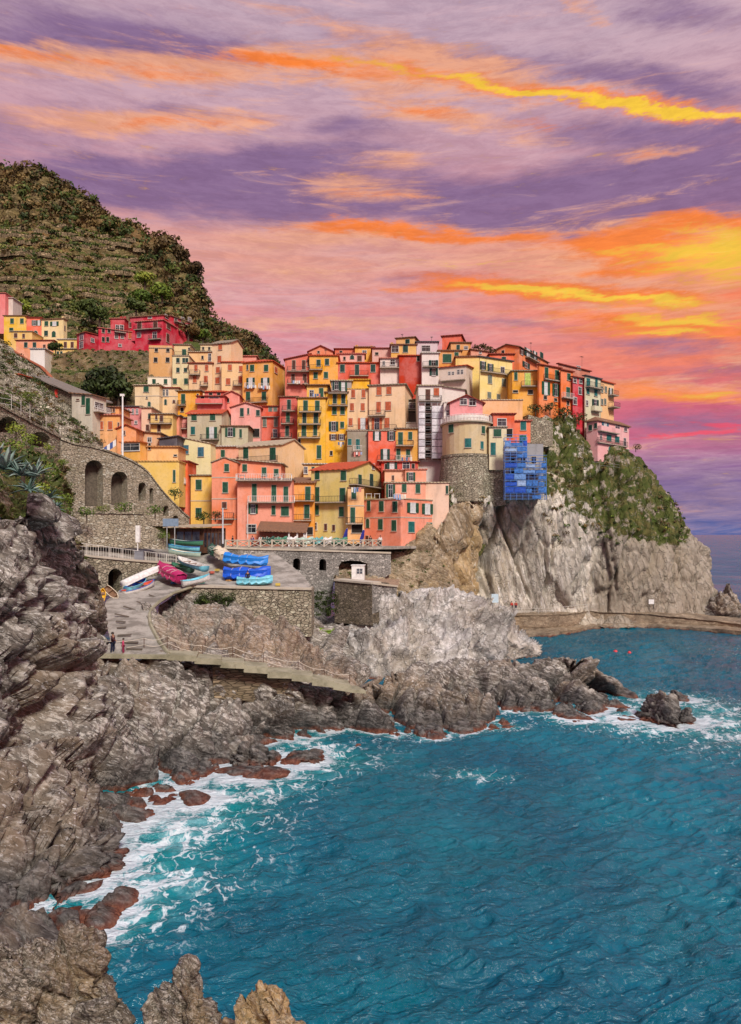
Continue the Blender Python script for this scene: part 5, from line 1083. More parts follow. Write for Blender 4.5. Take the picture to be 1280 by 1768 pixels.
H('lower yellow house with two narrow doors under the railed yellow house', (372, 525, None), 492, 580, 199, 0, (248, 206, 118), group=G_LEFT, A=[('k', [402, 425], [530], 16, 44)], rc='gry', D=6)
H('small crimson house with two white framed windows', (532, 592, 680), 375, 500, 200, -38, (190, 30, 50), group=G_LEFT, A=[('wd', [565], [405], 24, 44), ('wd', [563], [462], 26, 44)], B=[('bd', [640], [430], 22, 28)], rc='dred')
H('long crimson house curving along the hill, its windows ringed in ochre', (680, 682, 935), 345, 540, 196, -62, (204, 38, 62), group=G_LEFT, B=[('yD', [715, 755], [362], 20, 34), ('rd', [812, 842], [350], 24, 50), ('b', [905], [325], 24, 36), ('yD', [715, 745], [425], 20, 34), ('wd', [805, 845], [400], 22, 36), ('r', [900], [398], 26, 44), ('wd', [830], [465], 22, 18)], balB=[(790, 870, 378)], rc='pink', D=9)
H('tall crimson end house with long balconies and a stepped top', (935, 1128, 1222), 292, 540, 190, -12, (206, 40, 64), group=G_LEFT, A=[('b', [965, 1075], [328], 28, 50), ('wd', [962], [392], 26, 36), ('wd', [1070], [398], 28, 50), ('wd', [880, 955], [490], 22, 26)][:3], B=[('b', [1165], [335], 24, 34), ('b', [1160], [415], 20, 60)], bal=[(935, 1120, 355), (1035, 1118, 425)], rc='pink', parapet=False)
H('set back crimson penthouse with two ochre framed windows', (900, 1130, 1280), 258, 300, 198, -12, (204, 44, 66), group=G_LEFT, A=[('wd', [1037], [270], 26, 22)], B=[('wd', [1155], [270], 26, 26), ('wd', [1220, 1250], [300], 20, 24)], rc='brn')
H('crimson rear wing with a long railed balcony above the gardens', (1128, 1180, 1335), 262, 430, 200, -30, (202, 50, 66), group=G_LEFT, B=[('wd', [1215, 1262], [292], 20, 40), ('wd', [1310], [290], 18, 36)], balB=[(1200, 1335, 322, 'i')], rc='brn')
H('tiny rosy chimney house on the roofline of the long crimson house', (765, 860, None), 282, 350, 205, 0, (206, 60, 66), group=G_LEFT, rc='pink', chim=[(822, 14, 22), (845, 14, 22)], D=5)
print('houses', NH[0])
# ------------------------------------------------------------------ walls with arches
from mathutils.geometry import tessellate_polygon
M_st1 = stone('rubble_stone', (.27, .235, .17), (.46, .41, .31), (.22, .20, .13), 1.9, .12)
M_st2 = stone('coursed_stone', (.34, .29, .21), (.52, .46, .35), (.28, .25, .17), 2.2, .10, 2.2)
M_st3 = stone('weathered_concrete', (.22, .21, .19), (.40, .385, .35), (.12, .115, .10), 2.6, .04, 1.6)
M_st4 = stone('dark_masonry', (.14, .115, .085), (.25, .21, .155), (.12, .10, .06), 2.0, .10, 2.0)
def concrete(name, ca, cb, cc):
    m, t, b = newmat(name); p = pos(t); n1 = t.noise(p, .5, 6, .65); n2 = t.noise(p, 3.5, 6, .7)
    col = t.mix(t.ramp(n1, .38, .62), ca, cb); col = t.mix(t.ramp(n2, .52, .72, 0, .7), col, cc); t.l.new(col, b.inputs['Base Color'])
    bump(t, b, t.math('ADD', n2, t.noise(p, 14, 4)), .03, .8); return m
M_pave = concrete('slipway_concrete', (.22, .20, .17), (.42, .39, .34), (.15, .135, .11))
M_step = concrete('pale_step_concrete', (.24, .225, .15), (.38, .355, .25), (.16, .145, .095))
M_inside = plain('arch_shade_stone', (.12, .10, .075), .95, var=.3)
def arch_hole(uc, vt, vb, w, n=10):
    """pixel outline of an arched opening"""
    r = w / 2; top = [(uc + r * math.cos(a_), vt + r - r * math.sin(a_)) for a_ in np.linspace(0, math.pi, n)]
    return [(uc + r, vb)] + top + [(uc - r, vb)]
def wallpoly(name, u0, Y0, u1, Y1, outline, holes, thick, mat, label=None, cat=None, kind=None, rec=1.6, coping=None, group=None, hole_mat=None):
    f = Frame(u0, u1, None, Y1, 0, thick)
    p0 = P(u0, 900, Y0)[:2]; p1 = P(u1, 900, Y1)[:2]; dd = p1 - p0; L = np.linalg.norm(dd); dd /= L; yaw = math.atan2(dd[1], dd[0]); nn = np.array((-dd[1], dd[0]))
    def loc(u, v):
        k = (u - 640) / CF; t = (k * p0[1] - p0[0]) / (dd[0] - k * dd[1]); q = p0 + dd * t
        return t, CH - (v - HV) / CF * q[1]
    root = empty(name, (p0[0], p0[1], 0), yaw)
    O = [loc(zu(x), zv(y)) for x, y in outline]; HS = [[loc(zu(x), zv(y)) for x, y in h] for h in holes]
    polys = [[Vector((x, 0, z)) for x, z in O]] + [[Vector((x, 0, z)) for x, z in h] for h in HS]
    tris = tessellate_polygon([[Vector((q.x, q.z, 0)) for q in pl] for pl in polys]); flat = [q for pl in polys for q in pl]
    b = MB(); b.add(flat, [tuple(t) for t in tris])
    n = len(O); b.add([(x, 0, z) for x, z in O] + [(x, thick, z) for x, z in O], [(i, (i + 1) % n, n + (i + 1) % n, n + i) for i in range(n)])
    for h in HS:
        m = len(h); b.add([(x, 0, z) for x, z in h] + [(x, rec, z) for x, z in h], [(i, (i + 1) % m, m + (i + 1) % m, m + i) for i in range(m)])
    b.build('masonry', mat, root)
    for h in HS:
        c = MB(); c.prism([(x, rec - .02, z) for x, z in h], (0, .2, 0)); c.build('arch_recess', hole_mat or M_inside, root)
        vs = MB(); m = len(h)           # ring of voussoirs
        for i in range(1, m - 2):
            (xa, za), (xb, zb) = h[i], h[i + 1]; cx = (h[0][0] + h[-1][0]) / 2; cz = min(h[1][1], h[-2][1])
            def out(x, z):
                dx, dz = x - cx, z - cz; l = math.hypot(dx, dz) or 1; return x + dx / l * .38, z + dz / l * .38
            oa, ob = out(xa, za), out(xb, zb); g = .08
            pa = (xa * (1 - g) + xb * g, za * (1 - g) + zb * g); pb = (xb * (1 - g) + xa * g, zb * (1 - g) + za * g)
            qa = (oa[0] * (1 - g) + ob[0] * g, oa[1] * (1 - g) + ob[1] * g); qb = (ob[0] * (1 - g) + oa[0] * g, ob[1] * (1 - g) + oa[1] * g)
            vs.prism([(pa[0], .05, pa[1]), (pb[0], .05, pb[1]), (qb[0], .05, qb[1]), (qa[0], .05, qa[1])], (0, -.11, 0))
        vs.build('arch_ring', mat, root)
    if coping:
        a_, c_ = coping[0], coping[1]; cm = coping[2]; cb = MB(); pts = O[a_:c_ + 1]
        for (xa, za), (xb, zb) in zip(pts[:-1], pts[1:]):
            cb.prism([(xa, -.18, za + .02), (xb, -.18, zb + .02), (xb, -.18, zb + .28), (xa, -.18, za + .28)], (0, thick * .5 + .3, 0))
        cb.build('coping', cm, root)
    tag(root, label, cat, group, kind); return root, loc
Z(0, 680, 3.765)
wallpoly('arcaded_ramp_wall', 105, 97, 327, 112, [(395, 300), (480, 330), (600, 350), (700, 378), (790, 410), (860, 442), (920, 478), (970, 522), (1010, 578), (1060, 642), (1120, 707), (1180, 767), (1232, 812), (1232, 860), (395, 860)],
         [arch_hole(612, 430, 730, 118), arch_hole(777, 505, 722, 106), arch_hole(925, 575, 695, 48), arch_hole(985, 612, 715, 24), arch_hole(1080, 725, 795, 34), arch_hole(1142, 790, 830, 36)],
         3.0, M_st2, 'tall curving stone ramp wall pierced by arches of shrinking height', 'wall', coping=(0, 12, M_st1), rec=1.8)
wallpoly('path_wall', -20, 80, 110, 98, [(-100, 30), (30, 100), (150, 165), (270, 228), (395, 292), (440, 330), (440, 560), (-100, 480)], [arch_hole(50, 148, 250, 136), arch_hole(258, 246, 345, 140)], 2.5, M_st1,
         'rubble wall under the fenced path with two low broad arches', 'wall', coping=(0, 4, M_st1), rec=2.2)
wallpoly('terrace_wall', 140, 90, 250, 95, [(430, 800), (520, 776), (720, 780), (937, 784), (960, 850), (1010, 870), (1078, 915), (1078, 1010), (760, 1000), (430, 990)], [], 4.0, M_st2, 'square block of coursed stone below the row of arches', 'wall', coping=(1, 3, M_st1))
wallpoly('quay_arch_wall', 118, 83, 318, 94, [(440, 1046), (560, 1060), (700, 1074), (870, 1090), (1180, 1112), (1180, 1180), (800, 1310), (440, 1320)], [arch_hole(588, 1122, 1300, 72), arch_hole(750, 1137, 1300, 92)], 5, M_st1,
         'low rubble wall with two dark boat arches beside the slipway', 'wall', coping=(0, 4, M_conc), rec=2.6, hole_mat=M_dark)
Z(420, 900, 3.765)
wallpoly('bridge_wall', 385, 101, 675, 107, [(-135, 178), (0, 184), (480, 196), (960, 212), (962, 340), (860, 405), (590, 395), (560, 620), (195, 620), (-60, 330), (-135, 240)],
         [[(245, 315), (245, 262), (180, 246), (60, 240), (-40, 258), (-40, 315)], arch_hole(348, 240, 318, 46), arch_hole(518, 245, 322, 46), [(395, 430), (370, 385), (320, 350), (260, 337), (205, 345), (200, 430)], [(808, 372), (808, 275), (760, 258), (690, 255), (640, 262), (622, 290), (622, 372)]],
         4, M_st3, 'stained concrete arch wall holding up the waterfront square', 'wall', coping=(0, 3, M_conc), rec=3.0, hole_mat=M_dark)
Z(0, 0, 1)
wallpoly('slipway_terrace_wall', 330, 84, 538, 84.2, [(322, 1014), (440, 1017), (538, 1019), (538, 1100), (440, 1090), (322, 1060)], [], 5, M_st1, 'rough rubble wall below the terrace with the blue tarpaulined boats', 'wall', coping=(0, 2, M_conc))
wallpoly('basin_wall', 578, 99, 643, 95, [(578, 1003), (643, 1009), (643, 1080), (578, 1075)], [], 4, M_st4, 'dark damp wall dropping into the little basin', 'wall', coping=(0, 1, M_conc))
wallpoly('basin_wall', 643, 95, 686, 99, [(643, 1009), (686, 1014), (684, 1045), (643, 1060)], [], 3, M_st3, 'short grey roughcast wall facing the pale rock', 'wall', coping=(0, 1, M_conc))
wallpoly('stair_wall', 366, 61.6, 508, 63.2, [(366, 1142), (430, 1158), (508, 1176), (508, 1216), (440, 1212), (370, 1205)], [], 3, stone('brown_masonry', (.19, .15, .10), (.29, .23, .15), (.20, .16, .09), 1.1, .07, 4.5), 'brown coursed masonry panel under the stair slabs', 'wall')
# left edge: long wall with a terracotta coping, fence path
wallpoly('coped_wall', -40, 150, 100, 140, [(-40, 572), (0, 592), (40, 618), (70, 634), (85, 650), (98, 672), (98, 700), (-40, 640)], [], 1.2, M_st1, 'long sloping garden wall with a terracotta coping at the left edge', 'wall', coping=(0, 5, plain('terracotta', (.36, .11, .05), .8)))
def wall_path(name, top, drop, thick, mat, **k): pass

# ------------------------------------------------------------------ paved ground
def sheet(name, rows, mat, step=.5, amp=.03, kind='structure', **k):
    n = len(rows[0]); cols = [[P(*rows[j][i]) for j in range(len(rows))] for i in range(n)]
    return landform(name, cols, step, lambda p: (amp * fbm(p / 1.2, 3, 5), np.full(len(p), .5)), mat, kind=kind, smooth=True, **k)
sheet('slipway', [[(284, 950, 108), (340, 948, 108), (400, 946, 106), (470, 952, 103)], [(280, 962, 101), (345, 962, 101), (400, 962, 100), (490, 966, 99)], [(272, 985, 94), (350, 985, 94), (410, 985, 93), (520, 990, 92)],
      [(250, 1001, 89), (340, 1003, 88), (430, 1005, 87), (536, 1010, 86.5)], [(214, 1015, 84.5), (300, 1014, 84.5), (400, 1016, 84.2), (537, 1018, 84)]], M_pave)
sheet('quay_path', [[(112, 944, 92), (200, 944, 98), (270, 944, 106), (340, 944, 112)], [(112, 956, 83.5), (200, 968, 88), (270, 974, 92.5), (330, 979, 95.5)]], M_pave)
sheet('slipway_ramp', [[(214, 1014, 84.6), (250, 1014, 84.6), (290, 1014, 84.6), (336, 1014, 84.6)], [(184, 1037, 77.5), (222, 1036, 77.8), (260, 1032, 79), (300, 1026, 80)], [(180, 1056, 72.6), (210, 1055, 73), (240, 1054, 73), (262, 1052, 73.5)],
      [(186, 1085, 66.2), (212, 1084, 66.6), (240, 1082, 67), (260, 1079, 68)], [(190, 1110, 61.7), (220, 1109, 62), (250, 1109, 62.2), (274, 1108, 62.5)], [(160, 1130, 59.2), (205, 1130, 59.3), (250, 1130, 59.4), (291, 1130, 59.5)]], M_pave)
def slab_between(name, u0, v0, Y0, u1, v1, Y1, dep, h, mat, parent=None):
    a_ = P(u0, v0, Y0); b_ = P(u1, v1, Y1); d = b_ - a_; L = math.hypot(d[0], d[1]); yaw = math.atan2(d[1], d[0])
    b = MB(); b.prism([(0, 0, 0), (L, 0, d[2]), (L, 0, d[2] - h), (0, 0, -h)], (0, dep, 0)); me = b.mesh(name, [mat])
    o = bpy.data.objects.new(name, me); COL.objects.link(o); o.location = a_; o.rotation_euler = (0, 0, yaw)
    if parent: o.parent = parent
    return o
# square above the arch wall
b = MB(); pl = [P(388, 946, 101.2), P(676, 948, 107), P(700, 948, 112)]
zz = 16.05
pts = [(pl[0][0], 101.3), (pl[1][0], 107.2), (8, 114), (8, 122), (-34, 122), (-30, 108), (pl[0][0] - 4, 104)]
b.prism([(x, y, zz) for x, y in pts], (0, 0, -.4)); o = b.build('square', M_pave); tag(o, kind='structure')
# stone kerbs across the slipway
kb = []
for (u0, v0, u1, v1, Y) in ((275, 1019, 297, 1023, 83.3), (257, 1028, 278, 1035, 79.6), (236, 1040, 259, 1047, 75.6), (213, 1048, 236, 1055, 73.4), (198, 1061, 222, 1066, 70.4), (200, 1074, 216, 1075, 68.0), (202, 1085, 217, 1084, 66.1), (203, 1098, 226, 1097, 63.6), (208, 1110, 238, 1110, 61.6), (218, 1121, 245, 1122, 60.2)):
    o = slab_between('slipway_skid', u0, v0 - 2, Y, u1, v1 - 2, Y, .22, .12, plain('weathered_sleeper', (.12, .10, .08), .9)); kb.append(o)
    tag(o, None, 'skid', 'timber skids set across the slipway')
for o, s in zip(kb, ('topmost timber skid beside the magenta boat', 'second timber skid from the top, long, near the red lined boat', 'third timber skid from the top of the slipway', 'fourth timber skid, where the slipway narrows', 'fifth timber skid, beside the rock on the left',
                     'short sixth timber skid down the slipway', 'seventh timber skid, two above the walkers', 'eighth timber skid, level with the man\'s head', 'ninth timber skid, just behind the child in pink', 'lowest timber skid, right of the child in pink')): o['label'] = s
# coping kerb along the curved edge of the slipway
b = MB(); edge = [(336, 1013, 84.4), (300, 1025, 80.2), (275, 1040, 76.5), (262, 1052, 73.4), (258, 1064, 71), (260, 1079, 68), (268, 1095, 64.9), (276, 1110, 62.2), (292, 1130, 59.5)]
b.tube([P(*q) + (0, 0, .05) for q in edge], .18, 6); o = b.build('kerb', M_step); tag(o, kind='structure')
# stairs: pale slabs stepping down to the right
st = empty('stairs', tuple(P(155, 1131, 59.3))); tag(st, 'flight of broad pale concrete slabs stepping down over the rocks', 'stairs')
def step(u0, v0, u1, v1, Y0, Y1, h, dep=2.2):
    o = slab_between('step', u0, v0, Y0, u1, v1, Y1, dep, h, M_step); M = Matrix.Translation(st.location); o.parent = st; o.matrix_parent_inverse = M.inverted()
for q in ((120, 1129, 292, 1131, 58.9, 59.2, .35), (288, 1130, 340, 1132, 59.2, 59.6, .5), (336, 1136, 382, 1138, 59.6, 60, .5), (380, 1142, 422, 1144, 60.2, 60.6, .55), (421, 1149, 463, 1152, 60.8, 61.2, .6), (462, 1160, 505, 1161, 61.3, 61.6, .55),
          (504, 1164, 540, 1167, 61.8, 62, .6), (539, 1172, 577, 1176, 62.2, 62.5, .6), (574, 1178, 606, 1183, 62.7, 63, .65), (600, 1190, 632, 1192, 63.3, 64, .3)): step(*q)
# rope rail along the stairs
rl = empty('stair_railing', tuple(P(155, 1125, 60))); tag(rl, 'rusted posts carrying two sagging pale ropes along the stairs', 'railing')
posts = [(165, 1128, 60.6), (249, 1126, 60.9), (289, 1122, 61), (350, 1138, 62.2), (402, 1140, 62.8), (455, 1152, 63.4), (515, 1164, 64.3), (560, 1178, 65.2), (604, 1186, 66)]
tops = []
for u, v, Y in posts:
    p_ = P(u, v, Y) - np.array(rl.location); b = MB().tube([p_, p_ + (0, 0, 1.25)], .035, 5); b.build('post', plain('rusty_iron', (.12, .07, .05), .8), rl); tops.append(p_)
for hgt in (1.2, .65):
    pts = []
    for a_, c_ in zip(tops[:-1], tops[1:]):
        for k in range(5): pts.append(a_ + (c_ - a_) * k / 5 + (0, 0, hgt - .25 * math.sin(math.pi * k / 5)))
    pts.append(tops[-1] + (0, 0, hgt)); MB().tube(pts, .028, 4).build('rope', plain('pale_rope', (.62, .56, .46), .9), rl)

def fence(name, pts, h, label, mat, gap=1.6, infill=.0, rails=(1.0, .5), r=.035):
    root = empty(name, tuple(P(*pts[0]))); tag(root, label, 'railing'); o0 = np.array(root.location); W_ = [P(*q) - o0 for q in pts]
    me = MB().tube([(0, 0, 0), (0, 0, h)], r * 1.2, 5).mesh('post', [mat])
    for a_, c_ in zip(W_[:-1], W_[1:]):
        n = max(1, int(np.linalg.norm(c_ - a_) / gap))
        for k in range(n): child('post', me, root, tuple(a_ + (c_ - a_) * k / n))
    child('post', me, root, tuple(W_[-1]))
    for f_ in rails: MB().tube([q + (0, 0, h * f_) for q in W_], r, 4).build('rail', mat, root)
    if infill:
        b = MB()
        for a_, c_ in zip(W_[:-1], W_[1:]):
            n = max(1, int(np.linalg.norm(c_ - a_) / infill))
            for k in range(n): q = a_ + (c_ - a_) * (k + .5) / n; b.box(q[0] - .015, q[0] + .015, q[1] - .015, q[1] + .015, q[2] + .05, q[2] + h)
        b.build('bars', mat, root)
    return root
M_rail = plain('pale_railing', (.62, .60, .55), .6)
fence('quay_railing', [(120, 955, 86), (150, 960, 87), (190, 965, 88.5), (232, 970, 90.5), (270, 974, 93), (305, 977, 95)], 1.5, 'white bar railing on top of the low arched quay wall', M_rail, 1.4, .3, (1, .1))
fence('path_fence', [(-30, 700, 82), (20, 708, 84), (52, 724, 89), (80, 742, 93), (104, 758, 97)], 1.9, 'tall wire fence with pale posts along the upper path', M_rail, 2.2, 0, (1, .66, .33), .022)
fence('seawall_railing', [(845, 1058, 128), (900, 1060, 128.5), (960, 1059, 129), (1015, 1052, 131)], 1.0, 'thin railing along the path at the foot of the cliff', M_rail, 2.5, 0, (1, .5), .03)
fence('villa_fence', [(1085, 902, 141), (1110, 900, 141.5), (1140, 898, 143), (1170, 905, 144)], 2.0, 'wire fence on the right shoulder of the cliff', plain('grey_wire', (.30, .30, .27), .7), 2.5, 0, (1, .75, .5, .25), .03)
fence('terrace_fence', [(1010, 805, 140), (1060, 810, 140), (1105, 816, 141)], 1.0, 'wire fence edging the garden below the pink and white villa', plain('grey_wire', (.30, .30, .27), .7), 2.0, 0, (1, .5), .03)

# balustrade of crossed panels on the square
bl = empty('balustrade', tuple(P(390, 948, 101.0))); tag(bl, 'pale balustrade of posts and crossed bars round the waterfront square', 'balustrade'); o0 = np.array(bl.location)
bq = [P(390, 944, 101.3), P(470, 946, 103), P(560, 948, 104.8), P(660, 950, 106.9)]
for a_, c_ in zip(bq[:-1], bq[1:]):
    L = np.linalg.norm(c_ - a_); n = max(1, int(L / 1.5))
    for k in range(n):
        p0 = a_ + (c_ - a_) * k / n - o0; p1 = a_ + (c_ - a_) * (k + 1) / n - o0; p0[2] = p1[2] = 16.05 - o0[2]
        b = MB(); b.box(p0[0] - .12, p0[0] + .12, p0[1] - .12, p0[1] + .12, p0[2], p0[2] + 1.15); b.build('post', M_conc, bl)
        x = MB(); z = p0[2]
        for s, e_ in (((0, .1), (1, 1.0)), ((0, 1.0), (1, .1)), ((0, 1.02), (1, 1.02))):
            qa = p0 * (1 - s[0]) + p1 * s[0]; qb = p0 * (1 - e_[0]) + p1 * e_[0]; x.tube([(qa[0], qa[1], z + s[1]), (qb[0], qb[1], z + e_[1])], .07, 4)
        x.build('crossed_panel', M_conc, bl)

# ------------------------------------------------------------------ sea wall under the cliff
cs = []
for (u, vb, vf, zp, va) in ((836, 1050, 1060, 3.4, 1084), (880, 1052, 1063, 3.3, 1094), (940, 1054, 1063, 3.2, 1094), (990, 1052, 1060, 3.1, 1088), (1020, 1050, 1055, 3.1, 1081), (1045, 1052, 1057, 2.8, 1079), (1120, 1055, 1061, 2.5, 1078), (1180, 1060, 1066, 2.2, 1082), (1240, 1066, 1073, 1.7, 1087), (1300, 1072, 1080, 1.4, 1093)):
    f1 = WP(u, vf, zp); bk = f1 + np.array((f1[0] / f1[1] * 9, 9, .0)); ap = WP(u, va, .7)
    ft = np.array((f1[0], f1[1] - .1, .9)); cs.append([bk, f1 + (0, .05, 0), f1, ft + (0, .05, .1), ft, ap + (0, .15, .1), ap, ap + (0, -.1, -2)])
C0 = np.array(cs)
landform('sea_wall', cs, .3, lambda p: (.10 * fbm(p / .8, 4, 3) + .12 * fbm(p / 4, 2, 8), np.clip(.5 + .4 * fbm(p / 2, 3, 1), 0, 1)), rock('sea_wall_masonry', (.17, .13, .09), (.27, .215, .15), (.34, .28, .20), rust=(.26, .18, .10), strata=(0, 0, 0), zs=3, bd=.1, wetz=(-2.5, 1.0)), smooth=False)
# arch shaped slab and notices at the cliff foot
def panel(name, u, v, w, h, Y, mat, label, cat, t=.06, legs=True):
    c = P(u, v, Y); wx = w / CF * Y; hz = h / CF * Y; r = empty(name, tuple(c)); tag(r, label, cat)
    MB().box(-wx / 2, wx / 2, 0, t, -hz / 2, hz / 2).build('board', mat, r)
    b = MB(); 
    for s in (-1, 1): b.box(s * wx * .4 - .04, s * wx * .4 + .04, t, t + .08, -hz / 2 - 1.0, hz / 2)
    b.build('leg', M_iron, r); return r
panel('notice_board', 855, 1033, 12, 15, 127, plain('pale_blue_sign', (.55, .70, .78), .6), 'pale blue notice board at the foot of the cliff', 'sign')
panel('notice_board', 1125, 1039, 9, 8, 130, M_white, 'small white notice board by the sea wall path', 'sign')

# ------------------------------------------------------------------ round bastion house
def round_house():
    c = P(806, 783, 130.5); rx, ry = 4.55, 5.2; root = empty('bastion_house', (c[0], c[1], 0)); tag(root, 'round beige house with a white railed terrace on a rubble bastion', 'house', G_TOWN)
    def z(v, Y=126): return CH - (v - HV) / CF * Y
    def ring(z0, z1, k0, k1, name, mat, n=28, par=root):
        vs = []; 
        for zz_, k in ((z0, k0), (z1, k1)):
            vs += [(rx * k * math.cos(2 * math.pi * i / n), ry * k * math.sin(2 * math.pi * i / n), zz_) for i in range(n)]
        b = MB(); b.add(vs, [(i, (i + 1) % n, n + (i + 1) % n, n + i) for i in range(n)] + [tuple(reversed(range(n))), tuple(range(n, 2 * n))]); return b.build(name, mat, par, smooth=False)
    ring(z(784), z(729), 1, 1, 'wall', plaster((214, 194, 150)))
    ring(z(788), z(783.5), 1.07, 1.07, 'ledge', M_st1); ring(z(866), z(788), 1.22, 1.05, 'bastion', M_st1)
    ring(z(729) + .01, z(726.5), 1.10, 1.10, 'roof', M_conc); ring(z(726.5) + .01, z(716), .94, .94, 'parapet', plaster((238, 232, 222)))
    def wn(u, v, w, h, st):
        x = ((u - 640) / CF * 126) - c[0]; a_ = -math.acos(max(-1, min(1, x / rx))); px, py = rx * math.cos(a_) * 1.005, ry * math.sin(a_) * 1.005
        rz = math.atan2(px, -py) ; window(root, ((px, py, z(v)), rz), w / CF * 126, h / CF * 126, st)
    Z(600, 560, 4.923)
    for (x, y, w, h, st) in ((888, 880, 50, 72, 'g'), (1155, 897, 34, 66, 'g'), (1022, 1012, 54, 74, 'n'), (1143, 1028, 28, 66, 'n')): wn(zu(x), zv(y), w / 4.923, h / 4.923, st)
    # white terrace railing
    b = MB(); n = 26; R_ = 1.06; zb = z(726.5) + .02
    for i in range(n): a_ = math.pi + math.pi * i / (n - 1); x, y = rx * R_ * math.cos(a_), ry * R_ * math.sin(a_); b.box(x - .03, x + .03, y - .03, y + .03, zb, zb + 1.1)
    b.tube([(rx * R_ * math.cos(math.pi + math.pi * i / 25), ry * R_ * math.sin(math.pi + math.pi * i / 25), zb + 1.1) for i in range(26)], .05, 4); b.build('railing', M_white, root)
round_house()
H('pink gabled glass room with arched windows on the round bastion terrace', (880, 885, 1150), 668, 860, 127.5, -75, (222, 138, 136), D=5, roof='flat') if False else None
Z(600, 560, 4.923)
H('pink gabled room with big glazed lights above the round bastion house', (872, 1150, None), 668, 735, 129, 0, (226, 140, 140), roof='gableA', rise=62, rc='dred', A=[('wd', [988], [658], 56, 52), ('wd', [1063], [662], 60, 60)], D=6, ov=.5)
H('white plastered terrace storey between scaffolded tower and bastion', (822, 900, None), 668, 840, 130, 0, (232, 224, 214), rc='wht', A=[('wd', [858], [760], 40, 60)], D=5, ov=.1)

# scaffolded tower
tw = H('tall narrow tower house wrapped in scaffolding and white sheets', (604, 806, None), 524, 1150, 134, 0, (234, 226, 218), rc='beige', A=[('b', [685], [600], 36, 92), ('r', [757], [576], 42, 68), ('kD', [685], [700], 40, 70), ('kD', [683], [800], 36, 70), ('kD', [683], [900], 36, 70), ('kD', [683], [1000], 36, 60), ('kD', [683], [1100], 36, 60)], bal=[(606, 800, 652, 'i', .8)], D=8)
def scaffold(name, label, x0, x1, ys, xs_, Y, mat, sheets, deckmat, dep=1.1, polr=.04):
    r = empty(name, tuple(P(zu(x0), zv(ys[-1]), Y))); tag(r, label, 'scaffold'); o0 = np.array(r.location)
    X = lambda x: (zu(x) - 640) / CF * Y - o0[0]; Zz = lambda y: CH - (zv(y) - HV) / CF * Y - o0[2]
    for x in xs_:
        for dy in (0, dep):
            MB().tube([(X(x), -dy, Zz(ys[-1]) - .2), (X(x), -dy, Zz(ys[0]) + .6)], polr, 5).build('pole', mat, r)
    for y in ys:
        b = MB().box(X(x0), X(x1), -dep, 0, Zz(y) - .05, Zz(y)); b.build('deck', deckmat, r)
        b = MB()
        for k in (.5, 1.0): b.tube([(X(x0), -dep, Zz(y) + k), (X(x1), -dep, Zz(y) + k)], polr * .8, 4)
        b.build('guard_rail', mat, r)
    for (xa, xb, ya, yb, m, bulge) in sheets:
        n, mm = 5, 4; vs = []
        for i in range(n + 1):
            for j in range(mm + 1):
                t_, s_ = i / n, j / mm
                vs.append((X(xa) + (X(xb) - X(xa)) * s_, -dep - .06 - bulge * math.sin(math.pi * s_) * (.4 + .6 * abs(math.sin(t_ * 5 + xa))), Zz(ya) + (Zz(yb) - Zz(ya)) * t_))
        fs = [(i * (mm + 1) + j, i * (mm + 1) + j + 1, (i + 1) * (mm + 1) + j + 1, (i + 1) * (mm + 1) + j) for i in range(n) for j in range(mm)]
        vb = [(x, y + .03, z) for x, y, z in vs]; N = len(vs)
        b = MB(); b.add(vs + vb, fs + [tuple(N + q for q in reversed(f_)) for f_ in fs]); b.build('sheet', m, r, smooth=True)
    return r
M_sheet = plain('white_tarpaulin', (.70, .69, .72), .5, var=.18); M_sheet2 = plain('grey_tarpaulin', (.52, .52, .56), .5, var=.2); M_galv = plain('galvanised_pole', (.42, .42, .42), .4)
ysS = [700, 755, 810, 865, 925, 985, 1045, 1100, 1148]
sh = []
for i in range(len(ysS) - 1):
    for xa, xb in ((604, 655), (716, 762), (764, 808)): sh.append((xa, xb, ysS[i] + 3, ysS[i + 1] - 3, M_sheet if (i + xa) % 3 else M_sheet2, .12))
scaffold('scaffold', 'scaffold hung with white sheets on the narrow tower', 602, 810, ysS, [604, 657, 714, 763, 808], 133.6, M_galv, sh, M_wood)
Z(800, 560, 4.267)
M_blue = plain('blue_netting', (.035, .15, .46), .6, var=.35); M_blue2 = plain('pale_blue_netting', (.12, .26, .56), .6, var=.3); M_blue3 = plain('deep_blue_tarpaulin', (.01, .07, .42), .5, var=.3); M_bp = plain('blue_pole', (.10, .24, .60), .4); M_bw = plain('whitish_netting', (.26, .38, .60), .7, var=.25)
b0 = H('unfinished grey building almost hidden by the blue scaffold', (318, 590, None), 880, 1270, 125, 0, (150, 150, 150), rc='gry', A=[('kD', [360, 440, 520], [1000, 1100, 1200], 34, 50)], D=6, ov=.05, base=.2)
shs = []; r2 = random.Random(3); ms_ = [M_blue, M_blue, M_blue, M_blue, M_blue3, M_blue2, M_blue, M_bw]
for (xa0, xb0, yy) in ((298, 462, [862, 905, 945, 990]), (298, 602, [1022, 1062, 1104, 1150, 1198, 1246, 1290])):
    for i in range(len(yy) - 1):
        x = xa0
        while x < xb0 - 20:
            wdt = r2.choice((44, 66, 88)); xe = min(x + wdt, xb0)
            if yy[i] > 1200 and x < 370: x = xe; continue
            if r2.random() < .84: shs.append((x + 2, xe - 2, yy[i] + r2.choice((4, 4, 16)), yy[i + 1] - 3, r2.choice(ms_), .10))
            x = xe
scaffold('scaffold', 'blue netted scaffold stepping down the cliff edge', 296, 602, [1012, 1058, 1104, 1150, 1198, 1246, 1288], [298, 340, 384, 428, 472, 516, 560, 600], 123.6, M_bp, [s for s in shs if s[2] > 1010], M_blue2, 1.2, .05)
